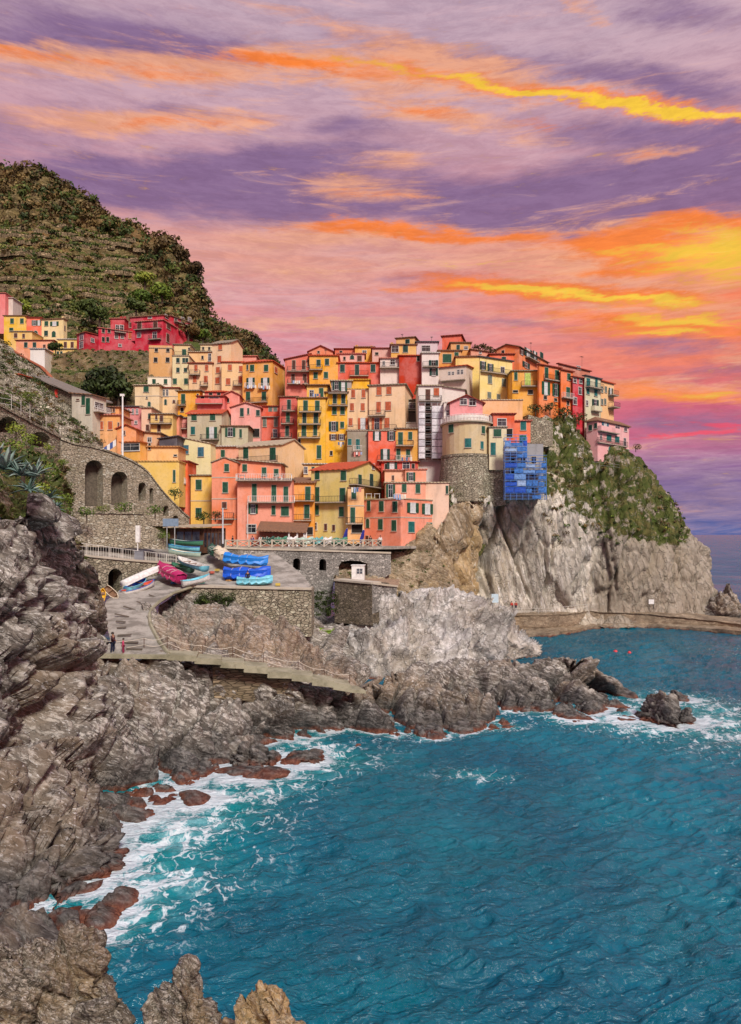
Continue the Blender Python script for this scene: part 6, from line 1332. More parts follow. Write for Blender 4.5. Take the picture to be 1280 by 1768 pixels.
scaffold('scaffold', 'small upper stage of blue scaffold against the cream tower wing', 296, 462, [862, 905, 950, 1008], [298, 340, 384, 428, 460], 123.4, M_bp, [s for s in shs if s[2] <= 1010], M_blue2, 1.1, .05)
Z(0, 0, 1)
wallpoly('bastion_wall', 842, 126.5, 876, 126.5, [(842, 786), (876, 786), (874, 872), (842, 876)], [], 5, M_st1, 'rubble wall carrying the cream tower wing beside the round bastion', 'wall')
# retaining walls on the cliff top
wallpoly('cliff_terrace_wall', 915, 134, 958, 135, [(912, 716), (935, 722), (955, 728), (955, 770), (912, 775)], [], 5, M_st1, 'grey stone retaining wall below the orange cottages', 'wall')
wallpoly('villa_garden_wall', 1020, 141, 1100, 144, [(1015, 792), (1050, 790), (1098, 792), (1104, 815), (1020, 808)], [], 4, M_st4, 'brown terrace wall holding the garden of the pink and white villa', 'wall')
wallpoly('ivy_wall', 985, 137.5, 1060, 137.5, [(985, 868), (1060, 866), (1062, 890), (985, 892)], [], 2, M_st4, 'dark low wall half lost in the greenery of the cliff', 'wall')

# ------------------------------------------------------------------ restaurant hut, awning, kiosk, shed
def hut():
    Z(160, 900, 3.765); f = Frame(zu(505), zu(720), zu(860), 102, -30, 5); zB = 15.2; r = empty('restaurant_hut', (f.O[0], f.O[1], zB), f.yaw); tag(r, 'dark timber restaurant hut with a low beige roof above the boats', 'hut')
    w, d = f.W, f.D; h = 3.7; MB().box(0, w, 0, d, 0, h).build('wall', M_wood, r)
    MB().prism([(-.6, -.9, h + .02), (w + .8, -.9, h + .02), (w + .8, -.9, h + .16), (-.6, -.9, h + .16)], (0, d + 1.5, .5)).build('roof', tiles(ROOFC['beige']), r)
    MB().box(w * .2, w * .92, -.06, -.01, h * .25, h * .85).build('window', M_glass, r)
    for k in range(6):
        MB().box(w + .01, w + .07, d * (k + .1) / 6, d * (k + .8) / 6, .9, h * .8).build('window', M_glass, r)
    for k in range(7): MB().box(w + .02, w + .14, d * k / 6 - .05, d * k / 6 + .05, 0, h).build('post', M_wood, r)
    for k in range(4): MB().box(w * (.2 + .24 * k) - .05, w * (.2 + .24 * k) + .05, -.14, -.07, 0, h).build('post', M_wood, r)
hut()
Z(340, 740, 4.923)
def awning():
    f = Frame(zu(530), zu(930), None, 110.5, 0, 4); zt = CH - (zv(770) - HV) / CF * 110.5; r = empty('restaurant_veranda', (f.O[0], f.O[1] - .0, 16.05)); tag(r, 'glazed timber veranda with a sloping brown roof along the coral pink house', 'veranda')
    H0 = 3.1; w = f.W
    MB().prism([(-.2, -1.6, H0 - .7), (w + .2, -1.6, H0 - 1.0), (w + .2, -1.6, H0 - .85), (-.2, -1.6, H0 - .55)], (0, 4.3, 1.5)).build('roof', tiles(ROOFC['brn']), r)
    for k in range(8):
        x = .3 + k * .55; MB().box(x, x + .42, -.5, -.42, .6, 2.2).build('window_panel', plain('red_brown_glazing', (.22, .07, .04), .3), r)
    MB().box(.1, 4.8, -.4, .2, 0, 2.3).build('wall', plain('red_brown_wall', (.34, .13, .08), .8), r)
    for x in (4.9, 6.2, 7.6, w - .2): MB().box(x - .12, x + .12, -1.3, -1.06, 0, 2.3).build('column', M_white, r)
    MB().box(5.0, w, .3, .5, 0, 2.2).build('wall', plain('terracotta_wall', (.50, .22, .13), .8), r)
awning()
def kiosk():
    c = P(619, 1001, 101.5); r = empty('kiosk', (c[0], c[1], c[2]), R(-6)); tag(r, 'small white kiosk with a grey window in the alcove of the arch wall', 'kiosk')
    MB().box(-.9, .9, -.7, .7, 0, 2.1).build('wall', M_white, r); MB().box(-1, 1, -.8, .8, 2.1, 2.2).build('roof', M_white, r); MB().box(-.15, .7, -.75, -.71, .95, 1.65).build('window', plain('grey_pane', (.10, .11, .13), .2), r)
    b = MB(); 
    for x in (-.19, .26, .70): b.box(x, x + .05, -.79, -.75, .9, 1.7)
    b.box(-.14, .70, -.785, -.75, 1.28, 1.32); b.build('window_frame', M_white, r)
    o = sheet('kiosk_terrace', [[(578, 996, 107), (610, 996, 107), (690, 1000, 107)], [(577, 1003, 99), (643, 1009, 95), (688, 1014, 99)]], plain('rusty_concrete', (.30, .20, .13), .9, var=.3), amp=.02)
kiosk()
def shed():
    # long sloping lean-to on the upper left path
    r = empty('garden_shed', tuple(P(48, 700, 134))); tag(r, 'long dilapidated shed with a grey roof sloping down to the right', 'shed'); o0 = np.array(r.location)
    a_, b_ = P(46, 645, 134), P(160, 692, 127); c_, d_ = P(46, 678, 134), P(160, 722, 127); bk = np.array((1.5, 5, 0))
    MB().prism([a_ - o0, b_ - o0, b_ - o0 - (0, 0, .25), a_ - o0 - (0, 0, .25)], tuple(bk * 1.1 + (0, 0, .8))).build('roof', tiles((150, 140, 130)), r)
    MB().prism([a_ - o0 + (.3, .8, -.3), b_ - o0 + (-.3, .8, -.3), d_ - o0 + (-.3, .8, 0), c_ - o0 + (.3, .8, 0)], tuple(bk)).build('wall', M_st4, r)
    for t_, m in ((.1, 'k'), (.42, 'R')):
        q = a_ * (1 - t_) + b_ * t_ - o0; MB().box(q[0], q[0] + 2.2, q[1] + .55, q[1] + .7, q[2] - 3.4, q[2] - .8).build('door', shutter_mat(m), r)
shed()
Z(0, 480, 4.0)
H('small whitewashed cottage with tall green doors at the end of the long shed', (497, 640, 735), 790, 960, 124, -16, (206, 200, 180), roof='shedR', rise=-20, rc='brn', A=[('g', [578], [845], 24, 66), ('g', [610], [885], 28, 110), ('b', [540], [840], 20, 10)], B=[('wd', [685], [880], 60, 40)], balB=[(645, 735, 930, 'w', 1.0)], ov=.4)
H('terracotta roofed hut with a green door at the left edge', (-80, 132, None), 668, 760, 128, 0, (150, 110, 80), roof='shedB', rise=14, rc='red', A=[('n', [15], [695], 50, 44)], D=5)
Z(0, 0, 1)

# ------------------------------------------------------------------ poles and signs
def pole(name, u, v0, v1, Y, r, mat, label, cat):
    b = P(u, v0, Y); t_ = P(u, v1, Y); o = empty(name, tuple(b)); tag(o, label, cat); MB().tube([(0, 0, 0), (0, 0, t_[2] - b[2])], r, 8, r1=r * .7).build('shaft', mat, o); return o, t_[2] - b[2]
o, hh_ = pole('flagpole', 212, 790, 684, 112, .17, M_white, 'thick white pole rising in front of the peach house', 'pole'); MB().box(-.4, .3, -.12, .12, hh_, hh_ + .35).build('cap', M_white, o)
o, hh_ = pole('mast', 385, 945, 877, 97, .13, plain('pale_mast', (.55, .58, .62), .5), 'pale blue grey mast standing behind the cream boat', 'pole'); MB().box(-.16, .16, -.16, .16, 0, .5).build('base', M_iron, o)
o, hh_ = pole('drainpipe_pole', 428, 930, 868, 112.5, .06, M_white, 'thin white pole against the coral pink house', 'pole')
o, hh_ = pole('lamp_post', 238, 968, 935, 91, .09, M_white, 'short post with a tall white lamp on the quay railing path', 'lamp'); MB().box(-.22, .3, -.2, .2, hh_ - .1, hh_ + 2.1).build('lamp_head', M_white, o)
c = P(241, 968, 90.4); o = MB().box(-.55, .55, -.3, .3, 0, 1.2).box(-.6, .6, -.35, .35, 1.2, 1.28).build('utility_box', plain('grey_metal', (.22, .23, .26), .5), None, loc=tuple(c)); tag(o, 'grey utility box beside the white lamp on the quay', 'box')
s_ = empty('signboard', tuple(P(295, 948, 98))); tag(s_, 'blank blue grey signboard on two posts above the stacked boats', 'sign')
MB().box(-1.1, 1.1, -.05, .05, 3.2, 4.3).build('board', plain('blue_grey_board', (.20, .28, .38), .5), s_)
for x in (-.6, .5): MB().box(x, x + .1, .05, .15, 0, 3.6).build('post', M_galv, s_)
# blue and white striped flag draped by the peach house
fl = empty('striped_banner', tuple(P(187, 775, 118))); tag(fl, 'blue and white striped cloth slung beside the white pole', 'banner')
for i in range(5):
    x0 = -1.2 + i * .5; MB().prism([(x0, 0, -1.2 + i * .35), (x0 + .5, .08, -.85 + i * .35), (x0 + .5, .08, .25 + i * .35), (x0, 0, -.1 + i * .35)], (0, .04, 0)).build('stripe', plain('banner_blue', (.05, .10, .30), .7) if i % 2 else M_white, fl)
# buoys
for u, v, s, l in ((1063, 1127, .65, 'red buoy floating nearer the cliff side of the cove'), (1087, 1128, .5, 'smaller paler red buoy right of the first one')):
    c = WP(u, v); o = empty('buoy', tuple(c)); tag(o, l, 'buoy', 'red buoys in the cove'); b = MB(); n = 10
    rings = [(.08, -.35), (.42, -.15), (.55, .15), (.48, .42), (.25, .62), (.10, .72)]
    b.tube([(0, 0, z) for _, z in rings], 1, n); 
    for i, (rr, z) in enumerate(rings):
        for j in range(n): x, y, zz_ = b.v[i * n + j]; l_ = math.hypot(x, y) or 1; b.v[i * n + j] = (x / l_ * rr * s, y / l_ * rr * s, z * s)
    b.build('float', plain('buoy_red', (.62, .05, .06), .5), o, smooth=True); MB().tube([(0, 0, .6 * s), (0, 0, .95 * s)], .05, 6).build('ring', M_iron, o)
# ------------------------------------------------------------------ boats
def bmat(n, c): return plain('boat_' + n, c, .45, spec=.5, var=.15)
BM = dict(white=bmat('white', (.74, .73, .70)), cream=bmat('cream', (.72, .62, .45)), red=bmat('red', (.62, .09, .04)), blue=bmat('blue', (.03, .16, .55)), sky=bmat('sky', (.18, .55, .68)), teal=bmat('teal', (.08, .36, .36)), green=bmat('green', (.06, .22, .13)), navy=bmat('navy', (.02, .03, .12)),
          mag=bmat('magenta', (.46, .015, .12)), pale=bmat('pale_green', (.42, .56, .46)), yel=bmat('yellow', (.75, .42, .03)), lime=bmat('lime', (.16, .26, .02)), wood=bmat('timber', (.20, .11, .06)), dgreen=bmat('dark_green', (.03, .09, .06)), tarpb=bmat('blue_tarpaulin', (.006, .09, .60)), tarpc=bmat('cyan_tarpaulin', (.015, .22, .68)))
def boat(p0, p1, beam, hgt, hull, inner, label, cover=None, rim=None, upturned=False, roll=0.0, seats=2, group='small boats hauled up on the slipway', name='boat'):
    a_, b_ = Vector(P(*p0)), Vector(P(*p1)); d = b_ - a_; L = d.length; x = d.normalized(); y = Vector((0, 0, 1)).cross(x).normalized(); z = x.cross(y)
    M = Matrix((x, y, z)).transposed().to_4x4(); M = Matrix.Translation((a_ + b_) / 2) @ M @ Matrix.Rotation(roll, 4, 'X')
    if upturned: M = M @ Matrix.Translation((0, 0, hgt)) @ Matrix.Rotation(math.pi, 4, 'X')
    r = bpy.data.objects.new(name, None); COL.objects.link(r); r.matrix_world = M; tag(r, label, 'boat', group)
    NS, NP = 17, 9
    def sec(s, k, sh=1.0):
        t_ = (s * 2 - 1); wd = beam / 2 * max(.03, (1 - max(0, t_) ** 2.6 - .28 * max(0, -t_) ** 3)) * sh; sheer = hgt * (1 + (.08 if cover else .28) * t_ * t_ + .10 * max(0, t_)); keel = hgt * .30 * max(0, t_) ** 4
        a2 = math.pi * k; c_, s_ = math.cos(a2), math.sin(a2)
        return ((s - .5) * L * (1 if sh == 1 else .965), wd * math.copysign(abs(c_) ** .65, c_), keel * sh + (sheer - keel) * (1 - abs(s_) ** .75) + (1 - sh) * hgt * .7)
    def skin(sh):
        vs = [sec(i / (NS - 1), j / (NP - 1), sh) for i in range(NS) for j in range(NP)]; fs = [(i * NP + j, (i + 1) * NP + j, (i + 1) * NP + j + 1, i * NP + j + 1) for i in range(NS - 1) for j in range(NP - 1)]
        fs.append(tuple(range(NP))); fs.append(tuple(reversed(range((NS - 1) * NP, NS * NP)))); return vs, fs
    v_, f_ = skin(1.0); MB().add(v_, f_).build('hull', BM[hull], r, smooth=True)
    v_, f_ = skin(.90); MB().add(v_, [tuple(reversed(q)) for q in f_]).build('inner_skin', BM[inner], r, smooth=True)
    g = MB()
    for j in (0, NP - 1): g.tube([Vector(sec(i / (NS - 1), j / (NP - 1), 1)) + Vector((0, 0, .01)) for i in range(NS)], .045, 5)
    g.build('gunwale', BM[rim or hull], r)
    if cover:
        vs = []; n = 9
        for i in range(NS):
            s = i / (NS - 1)
            for j in range(n):
                t_ = j / (n - 1); x_, y_, z_ = sec(s, 0, 1); yy = y_ * 1.06 * (1 - 2 * t_); e_ = 1 - abs(1 - 2 * t_) ** 2
                vs.append((x_ * 1.02, yy, z_ + .03 + e_ * hgt * .42 * (.7 + .3 * math.sin(s * 13 + beam * 9)) + .05 * hgt * math.sin(s * 40 + t_ * 12) - (hgt * (.72 + .16 * math.sin(s * 31)) if j in (0, n - 1) else 0)))
        MB().add(vs, [(i * n + j, (i + 1) * n + j, (i + 1) * n + j + 1, i * n + j + 1) for i in range(NS - 1) for j in range(n - 1)]).build('cover', BM[cover], r, smooth=True)
        rp = MB()
        for k in (3, 6, 9): rp.tube([Vector(vs[k * n + j]) + Vector((0, 0, .03)) for j in range(n)], .025, 4)
        rp.build('lashing', M_rail, r)
    elif not upturned:
        for k in range(seats):
            s = .3 + k * .4 / max(1, seats - 1); x_, y_, z_ = sec(s, 0, 1); MB().box(x_ - .14, x_ + .14, -y_ * .9, y_ * .9, z_ - .16, z_ - .11).build('thwart', BM['wood'], r)
    else: MB().box(-L * .4, L * .3, -.03, .03, -.05, .02).build('keel', BM[hull], r)
    return r
bt = lambda x, y, Y: (160 + x / 3.765, 900 + y / 3.765, Y)
boat(bt(200, 412, 83.5), bt(452, 300, 88.5), 1.5, .5, 'white', 'white', 'long white hull lying upturned against the arched quay wall', upturned=True)
boat(bt(228, 462, 82.5), bt(350, 402, 86), 1.4, .5, 'sky', 'blue', 'sky blue dinghy half hidden under the long white upturned hull')
boat(bt(205, 492, 81.5), bt(408, 418, 85), 1.7, .55, 'white', 'red', 'white dinghy lined in orange red, lowest on the slipway', rim='blue')
boat(bt(574, 408, 84.2), bt(430, 322, 90), 2.0, .95, 'mag', 'mag', 'squat boat wrapped in a magenta cover', cover='mag')
boat(bt(588, 428, 83.3), bt(768, 385, 85), 1.6, .6, 'white', 'sky', 'white dinghy with a turquoise inside at the terrace corner', rim='sky')
boat(bt(730, 330, 87), bt(555, 268, 92), 1.7, .6, 'sky', 'white', 'pale blue boat cluttered with gear, bow towards the quay', rim='white', seats=3)
boat(bt(640, 338, 88.5), bt(515, 300, 91.5), 1.5, .5, 'dgreen', 'green', 'dark green skiff between the magenta cover and the pale blue boat')
boat(bt(500, 212, 95.5), bt(700, 238, 95), 1.5, .55, 'pale', 'cream', 'pale green and cream boat, lower of the two moored by the hut', rim='sky')
boat(bt(500, 178, 98), bt(695, 200, 97.5), 1.5, .5, 'sky', 'teal', 'narrow turquoise boat just above the pale green and cream one', rim='blue')
boat(bt(510, 150, 100.6), bt(718, 162, 100), 1.6, .6, 'green', 'pale', 'sea green boat with a navy rim directly under the hut', rim='navy')
boat(bt(862, 272, 93), bt(1135, 300, 92), 2.2, 1.0, 'tarpc', 'blue', 'boat under a bright blue tarpaulin, rear one on the terrace', cover='tarpc', group='boats under blue covers on the terrace')
boat(bt(862, 378, 88.5), bt(1155, 383, 88), 2.4, 1.15, 'tarpb', 'blue', 'boat swathed in a deep royal blue tarpaulin, middle of the terrace', cover='tarpb', group='boats under blue covers on the terrace')
boat(bt(945, 415, 85.8), bt(1170, 412, 85.8), 1.7, .75, 'sky', 'sky', 'small cyan boat in front of the royal blue tarpaulin', cover='sky', group='boats under blue covers on the terrace')
boat(bt(862, 262, 93), bt(812, 205, 99), 1.9, .8, 'cream', 'cream', 'cream covered boat pointing at the camera beside the mast', cover='cream')
boat(bt(800, 232, 96), bt(775, 190, 101), 1.6, .7, 'dgreen', 'green', 'dark green covered boat behind the cream one', cover='dgreen')
# kayaks standing against the rock
boat((175, 1043, 75.5), (179.5, 1019, 76.5), .75, .3, 'yel', 'yel', 'yellow kayak standing upright against the rock', name='kayak', group='kayaks by the arch')
boat((184, 1016, 80), (206, 1036, 79), .8, .3, 'cream', 'wood', 'beige kayak leaning across the dark arch', name='kayak', group='kayaks by the arch', roll=.8)
boat((538, 1094, 90), (601, 1094, 90), 1.9, .5, 'lime', 'lime', 'flat lime green boat lying in the dry end of the basin', cover='lime')
# boats and covers on the square
pz = lambda x, y, Y: (340 + x / 4.923, 740 + y / 4.923, Y)
for a_, b_, c_, lb in ((pz(560, 985, 103.6), pz(660, 985, 103.6), 'dgreen', 'small dark green covered boat left of its larger twin on the square'), (pz(645, 985, 104.2), pz(770, 985, 104.2), 'green', 'larger green covered boat second from the left on the square'), (pz(770, 985, 104.6), pz(850, 985, 104.6), 'white', 'short white covered boat in the middle of the square'),
                       (pz(845, 988, 105), pz(990, 988, 105), 'pale', 'long pale covered boat with green trim on the square'), (pz(985, 988, 105.4), pz(1075, 988, 105.4), 'teal', 'teal covered boat between the pale and grey ones on the square'), (pz(1060, 988, 106), pz(1150, 988, 106), 'white', 'white covered boat nearest the olive yellow house'), (pz(1130, 990, 106.6), pz(1280, 990, 106.6), 'green', 'bright green covered boat by the furled blue parasols')):
    boat(a_, b_, 1.7, .8, c_, c_, lb, cover=c_, group='covered boats parked on the waterfront square')
for u, v, Y, lb in ((592, 939, 107.5, 'furled dark blue parasol leaning on the square, left of two'), (621, 941, 108.5, 'furled dark blue parasol nearest the pink waterfront house')):
    o = empty('parasol', tuple(P(u, v + 4, Y))); o.rotation_euler = (0, R(14), 0); tag(o, lb, 'parasol', 'furled parasols on the square'); MB().tube([(0, 0, 0), (0, 0, 2.9)], .05, 6).build('pole', M_white, o)
    b = MB().tube([(0, 0, .7), (0, 0, 1.2), (0, 0, 2.0), (0, 0, 2.7), (0, 0, 2.85)], .3, 9); sc_ = [.14, .34, .28, .16, .03]
    for i in range(5):
        for j in range(9): x, y, z = b.v[i * 9 + j]; k = sc_[i] / .3 * (1 if j % 2 else .7); b.v[i * 9 + j] = (x * k, y * k, z)
    b.build('canopy', bmat('parasol_blue', (.02, .03, .25)), o)
# tables on roof terraces
def table_set(u, v, Y, label, seed):
    rr = random.Random(seed); o = empty('terrace_table', tuple(P(u, v, Y))); tag(o, label, 'table', 'white tables on the roof terraces')
    MB().box(-.5, .5, -.4, .4, .70, .75).build('tabletop', M_white, o)
    for sx in (-.4, .4):
        for sy in (-.3, .3): MB().box(sx - .03, sx + .03, sy - .03, sy + .03, 0, .7).build('leg', M_white, o)
Z(340, 740, 4.923)
for x, y, l in ((385, 425, 'white table at the left end of the coral house terrace'), (575, 425, 'white table under the middle door of the coral house terrace'), (700, 428, 'white table near the right end of the coral house terrace')): table_set(zu(x), zv(y) + 2, 113, l, 1)

# ------------------------------------------------------------------ people
def skin_mesh(name, pts, edges, radii, mat, sub=1, parent=None):
    me = bpy.data.meshes.new(name); me.from_pydata([tuple(p) for p in pts], edges, []); o = bpy.data.objects.new(name, me); COL.objects.link(o)
    m = o.modifiers.new('skin', 'SKIN'); m.use_smooth_shade = True
    for i, rr in enumerate(radii):
        rr = rr if isinstance(rr, tuple) else (rr, rr); me.skin_vertices[0].data[i].radius = rr
    me.skin_vertices[0].data[0].use_root = True
    if sub: s = o.modifiers.new('sub', 'SUBSURF'); s.levels = sub; s.render_levels = sub
    dg = bpy.context.evaluated_depsgraph_get(); me2 = bpy.data.meshes.new_from_object(o.evaluated_get(dg)); bpy.data.objects.remove(o); me2.materials.clear(); me2.materials.append(mat); me2.name = name
    for p_ in me2.polygons: p_.use_smooth = True
    n = bpy.data.objects.new(name, me2); COL.objects.link(n); n.parent = parent; return n
M_skin = plain('skin', (.42, .22, .14), .6); M_hair = plain('dark_hair', (.03, .02, .015), .7)
def person(p, h, face, top, bottom, label, lift=0.0, hair=None, skirt=False):
    """standing person of height h (m), facing angle 'face'; lift raises the right arm forward"""
    r = empty('person', tuple(p), face); tag(r, label, 'person'); s = h / 1.75
    J = dict(pel=(0, 0, .95), bel=(0, .01, 1.1), che=(0, 0, 1.33), nek=(0, 0, 1.48), hed=(0, -.01, 1.60), crn=(0, 0, 1.70), lh=(.10, 0, .90), lk=(.11, -.03, .50), la=(.11, .02, .10), lt=(.12, -.14, .04), rh=(-.10, 0, .90), rk=(-.12, .03, .50), ra=(-.12, .08, .10), rt=(-.13, -.07, .04),
             ls=(.19, 0, 1.42), le=(.25, .03, 1.14), lw=(.26, -.06, .90), lf=(.26, -.08, .80), rs=(-.19, 0, 1.42), re=(-.27, -.05 - .18 * lift, 1.16 + .1 * lift), rw=(-.25, -.10 - .45 * lift, .92 + .25 * lift), rf=(-.25, -.12 - .53 * lift, .83 + .33 * lift))
    E = [('pel', 'bel'), ('bel', 'che'), ('che', 'nek'), ('nek', 'hed'), ('hed', 'crn'), ('pel', 'lh'), ('lh', 'lk'), ('lk', 'la'), ('la', 'lt'), ('pel', 'rh'), ('rh', 'rk'), ('rk', 'ra'), ('ra', 'rt'), ('che', 'ls'), ('ls', 'le'), ('le', 'lw'), ('lw', 'lf'), ('che', 'rs'), ('rs', 're'), ('re', 'rw'), ('rw', 'rf')]
    rad = dict(pel=(.15, .11), bel=(.13, .10), che=(.16, .11), nek=.055, hed=.095, crn=.07, lh=.09, lk=.06, la=.04, lt=.035, ls=.06, le=.045, lw=.03, lf=.035)
    for k in list(rad):
        if k[0] == 'l': rad['r' + k[1:]] = rad[k]
    def mk(nm, keys, grow, mat):
        idx = {k: i for i, k in enumerate(keys)}; es = [(idx[a_], idx[b_]) for a_, b_ in E if a_ in idx and b_ in idx]
        rr = [tuple((x + grow) * s for x in (rad[k] if isinstance(rad[k], tuple) else (rad[k], rad[k]))) for k in keys]
        return skin_mesh(nm, [tuple(c * s for c in J[k]) for k in keys], es, rr, mat, 1, r)
    mk('body', list(J), 0, M_skin)
    mk('jacket', ['bel', 'pel', 'che', 'ls', 'le', 'lw', 'rs', 're', 'rw'], .022, top)
    mk('trousers', ['pel', 'lh', 'lk', 'la', 'rh', 'rk', 'ra'], .020, bottom)
    b = MB(); 
    for k, (rr, z) in enumerate(((.105, 1.60), (.115, 1.66), (.10, 1.72), (.05, 1.765))): pass
    b.tube([(0, .02, 1.60 * s), (0, .02, 1.66 * s), (0, .01, 1.72 * s), (0, .01, 1.77 * s)], .11 * s, 10)
    for i, rr in enumerate((.10, .112, .095, .03)):
        for j in range(10): x, y, z = b.v[i * 10 + j]; b.v[i * 10 + j] = (x / .11 * rr, .02 * s + (y - .02 * s) / .11 * rr * 1.1, z)
    b.build('hair', hair or M_hair, r, smooth=True)
    for sx in (-1, 1): MB().box(sx * .12 * s - .045, sx * .12 * s + .045, -.20 * s, .08 * s, 0, .07 * s).build('shoe', M_iron, r)
    e_ = MB()
    for sx in (-1, 1): e_.box(sx * .035 * s - .01, sx * .035 * s + .01, -.108 * s, -.098 * s, 1.61 * s, 1.63 * s)
    e_.build('eyes', M_dark, r); MB().tube([(0, -.095 * s, 1.60 * s), (0, -.125 * s, 1.575 * s)], .014, 5).build('nose', M_skin, r)
    return r
def pm(n, c): return plain('cloth_' + n, c, .9)
g1 = P(195, 1129, 59.8); person(g1, 1.88, R(75), pm('maroon_black', (.06, .02, .025)), pm('navy', (.012, .018, .045)), 'man in a dark maroon top and navy trousers on the lowest landing', lift=.8)
g2 = P(213, 1129, 59.6); person(g2, 1.35, R(-80), pm('pink', (.55, .06, .16)), pm('plum', (.22, .02, .06)), 'child in a pink jacket facing the man on the lowest landing', lift=.2)
for (u, v, Y, tp, bo, lb, fa) in ((428, 1009, 85.2, 'black', 'navy', 'person in black standing before the small cyan boat', 0), (436, 943, 104, 'blue', 'navy', 'person in blue at the balustrade of the square', 160), (380, 940, 108, 'red', 'black', 'person in red in front of the salmon gabled house', 30), (884, 1054, 128.5, 'red', 'black', 'left one of two people in red on the path below the cliff', 20), (891, 1054, 128.8, 'red', 'navy', 'right one of two people in red on the path below the cliff', -30),
                       (657, 945, 109, 'white', 'navy', 'person in white by the doorway of the pink waterfront house', 10), (450, 942, 104.5, 'white', 'blue', 'person in a white shirt right of the person in blue', 200)):
    cc = dict(black=(.02, .02, .02), blue=(.03, .06, .25), red=(.45, .04, .03), white=(.7, .7, .68), navy=(.015, .02, .05)); q = P(u, v, Y)
    if v < 950: q[2] = 16.05; 
    person(q, 1.72, R(fa), pm(tp, cc[tp]), pm(bo + '_trousers', cc[bo]), lb)

# ------------------------------------------------------------------ plants
def leafmat(name):
    m, t, b = newmat(name); at = t.node('ShaderNodeAttribute', dict(attribute_name='tint')); cr_ = t.node('ShaderNodeValToRGB', i0=at.outputs['Fac'])
    b.inputs['Roughness'].default_value = .6; t.l.new(cr_.outputs[0], b.inputs['Base Color']); return m, cr_.color_ramp
def leafy(name, stops):
    m, rp_ = leafmat(name)
    while len(rp_.elements) < len(stops): rp_.elements.new(.5)
    for e_, (p_, c_) in zip(rp_.elements, stops): e_.position = p_; e_.color = (*c_, 1)
    return m
M_bush = leafy('bush_leaves', [(0, (.022, .034, .010)), (.4, (.058, .088, .018)), (.75, (.125, .16, .03)), (1, (.24, .235, .06))])
M_brown = leafy('scrub_leaves', [(0, (.045, .030, .013)), (.4, (.115, .076, .027)), (.75, (.20, .14, .046)), (1, (.31, .215, .08))])
M_bright = leafy('bright_leaves', [(0, (.03, .06, .010)), (.4, (.08, .14, .018)), (.75, (.20, .26, .03)), (1, (.38, .38, .06))])
M_agave = leafy('agave_leaves', [(0, (.05, .10, .08)), (.5, (.12, .20, .17)), (1, (.30, .38, .33))])
rng = np.random.default_rng(4)
def clump(cent, rad, n, size, tint0, squash=.8):
    """leaf quads spread through a lumpy crown; returns verts, quads, tint"""
    lob = rng.normal(size=(7, 3)); lob /= np.linalg.norm(lob, axis=1, keepdims=True); lob[:, 2] = np.abs(lob[:, 2]) * .9 - .15; lr = rng.uniform(.42, .66, 7)
    k = rng.integers(0, 7, n); d = rng.normal(size=(n, 3)); d /= np.linalg.norm(d, axis=1, keepdims=True)
    q = lob[k] * .52 + d * (lr[k] * rng.uniform(.72, 1.0, n) ** .5)[:, None]
    c = cent + q * np.array((rad, rad, rad * squash)); nn = d + rng.normal(size=(n, 3)) * .55; nn /= np.linalg.norm(nn, axis=1, keepdims=True)
    a_ = np.cross(nn, rng.normal(size=(n, 3))); a_ /= np.linalg.norm(a_, axis=1, keepdims=True); b_ = np.cross(nn, a_); s = (size * rng.uniform(.6, 1.3, n))[:, None]
    v = np.stack([c - a_ * s, c - b_ * s * .6, c + a_ * s, c + b_ * s * .6], 1).reshape(-1, 3)
    t_ = np.clip(tint0 + (rng.uniform(-.16, .16, 7))[k] + rng.uniform(-.14, .14, n), 0, 1); return v, t_
def foliage(name, specs, mat, label=None, kind='stuff', parent=None):
    V, T = [], []
    for (c, rad, n, size, tint, *sq) in specs: v, t_ = clump(np.array(c), rad, n, size, tint, *(sq or ())); V.append(v); T.append(t_)
    V = np.concatenate(V); T = np.concatenate(T); F = np.arange(len(V)).reshape(-1, 4)
    me = mesh_np(name, V, F, False, {'tint': ('FACE', T)}, [mat]); o = put(name, me, parent)
    if kind: o['kind'] = kind
    return o
def samp(nm, n, cond):
    q, nrm, at, shp = LAND[nm]; i = rng.integers(0, len(q), n * 12); p = q[i]; p = p[cond(p)]; return p[:n]
def pix(p): return 640 + CF * p[:, 0] / p[:, 1], HV - CF * (p[:, 2] - CH) / p[:, 1]
def inbox(*boxes):
    def f(p):
        u, v = pix(p); m = np.zeros(len(p), bool)
        for (a_, b_, c_, d_) in boxes: m |= (u > a_) & (u < b_) & (v > c_) & (v < d_)
        return m
    return f
# hill: scrub above, vines on the terraces below
pts = samp('hillside', 9000, inbox((-60, 520, 280, 660)))
u_, v_ = pix(pts)
low_ = (v_ > 400) & (u_ < 260); zf_ = ((pts[:, 2] + 4 * fbm(pts / 60, 3, 21)) / 5.2) % 1.0
keep_ = (~low_ & (rng.uniform(size=len(pts)) < .42)) | (low_ & (zf_ < .26)) | (low_ & (rng.uniform(size=len(pts)) < .04)); pts = pts[keep_]; u_, v_ = u_[keep_], v_[keep_]
up = (v_ < 400) | (u_ > 250) | (rng.uniform(size=len(pts)) < .18)
sel_ = rng.uniform(size=len(pts)) < .32
foliage('hill_green_scrub', [(p + (0, 0, .2), rng.uniform(2.0, 5.2) * (p[1] / 330), 50, .85 * p[1] / 330, rng.uniform(.05, .6)) for p in pts[up & sel_]], M_bush)
foliage('hill_scrub', [(p + (0, 0, .2), rng.uniform(1.8, 4.8) * (p[1] / 330), 46, .80 * p[1] / 330, rng.uniform(.1, .8)) for p in pts[up & ~sel_]], M_brown)
foliage('vineyard_rows', [(p + (0, 0, .2), rng.uniform(1.3, 2.4) * (p[1] / 330), 34, .62 * p[1] / 330, rng.uniform(.25, .95), .6) for p in pts[~up]], M_bush)
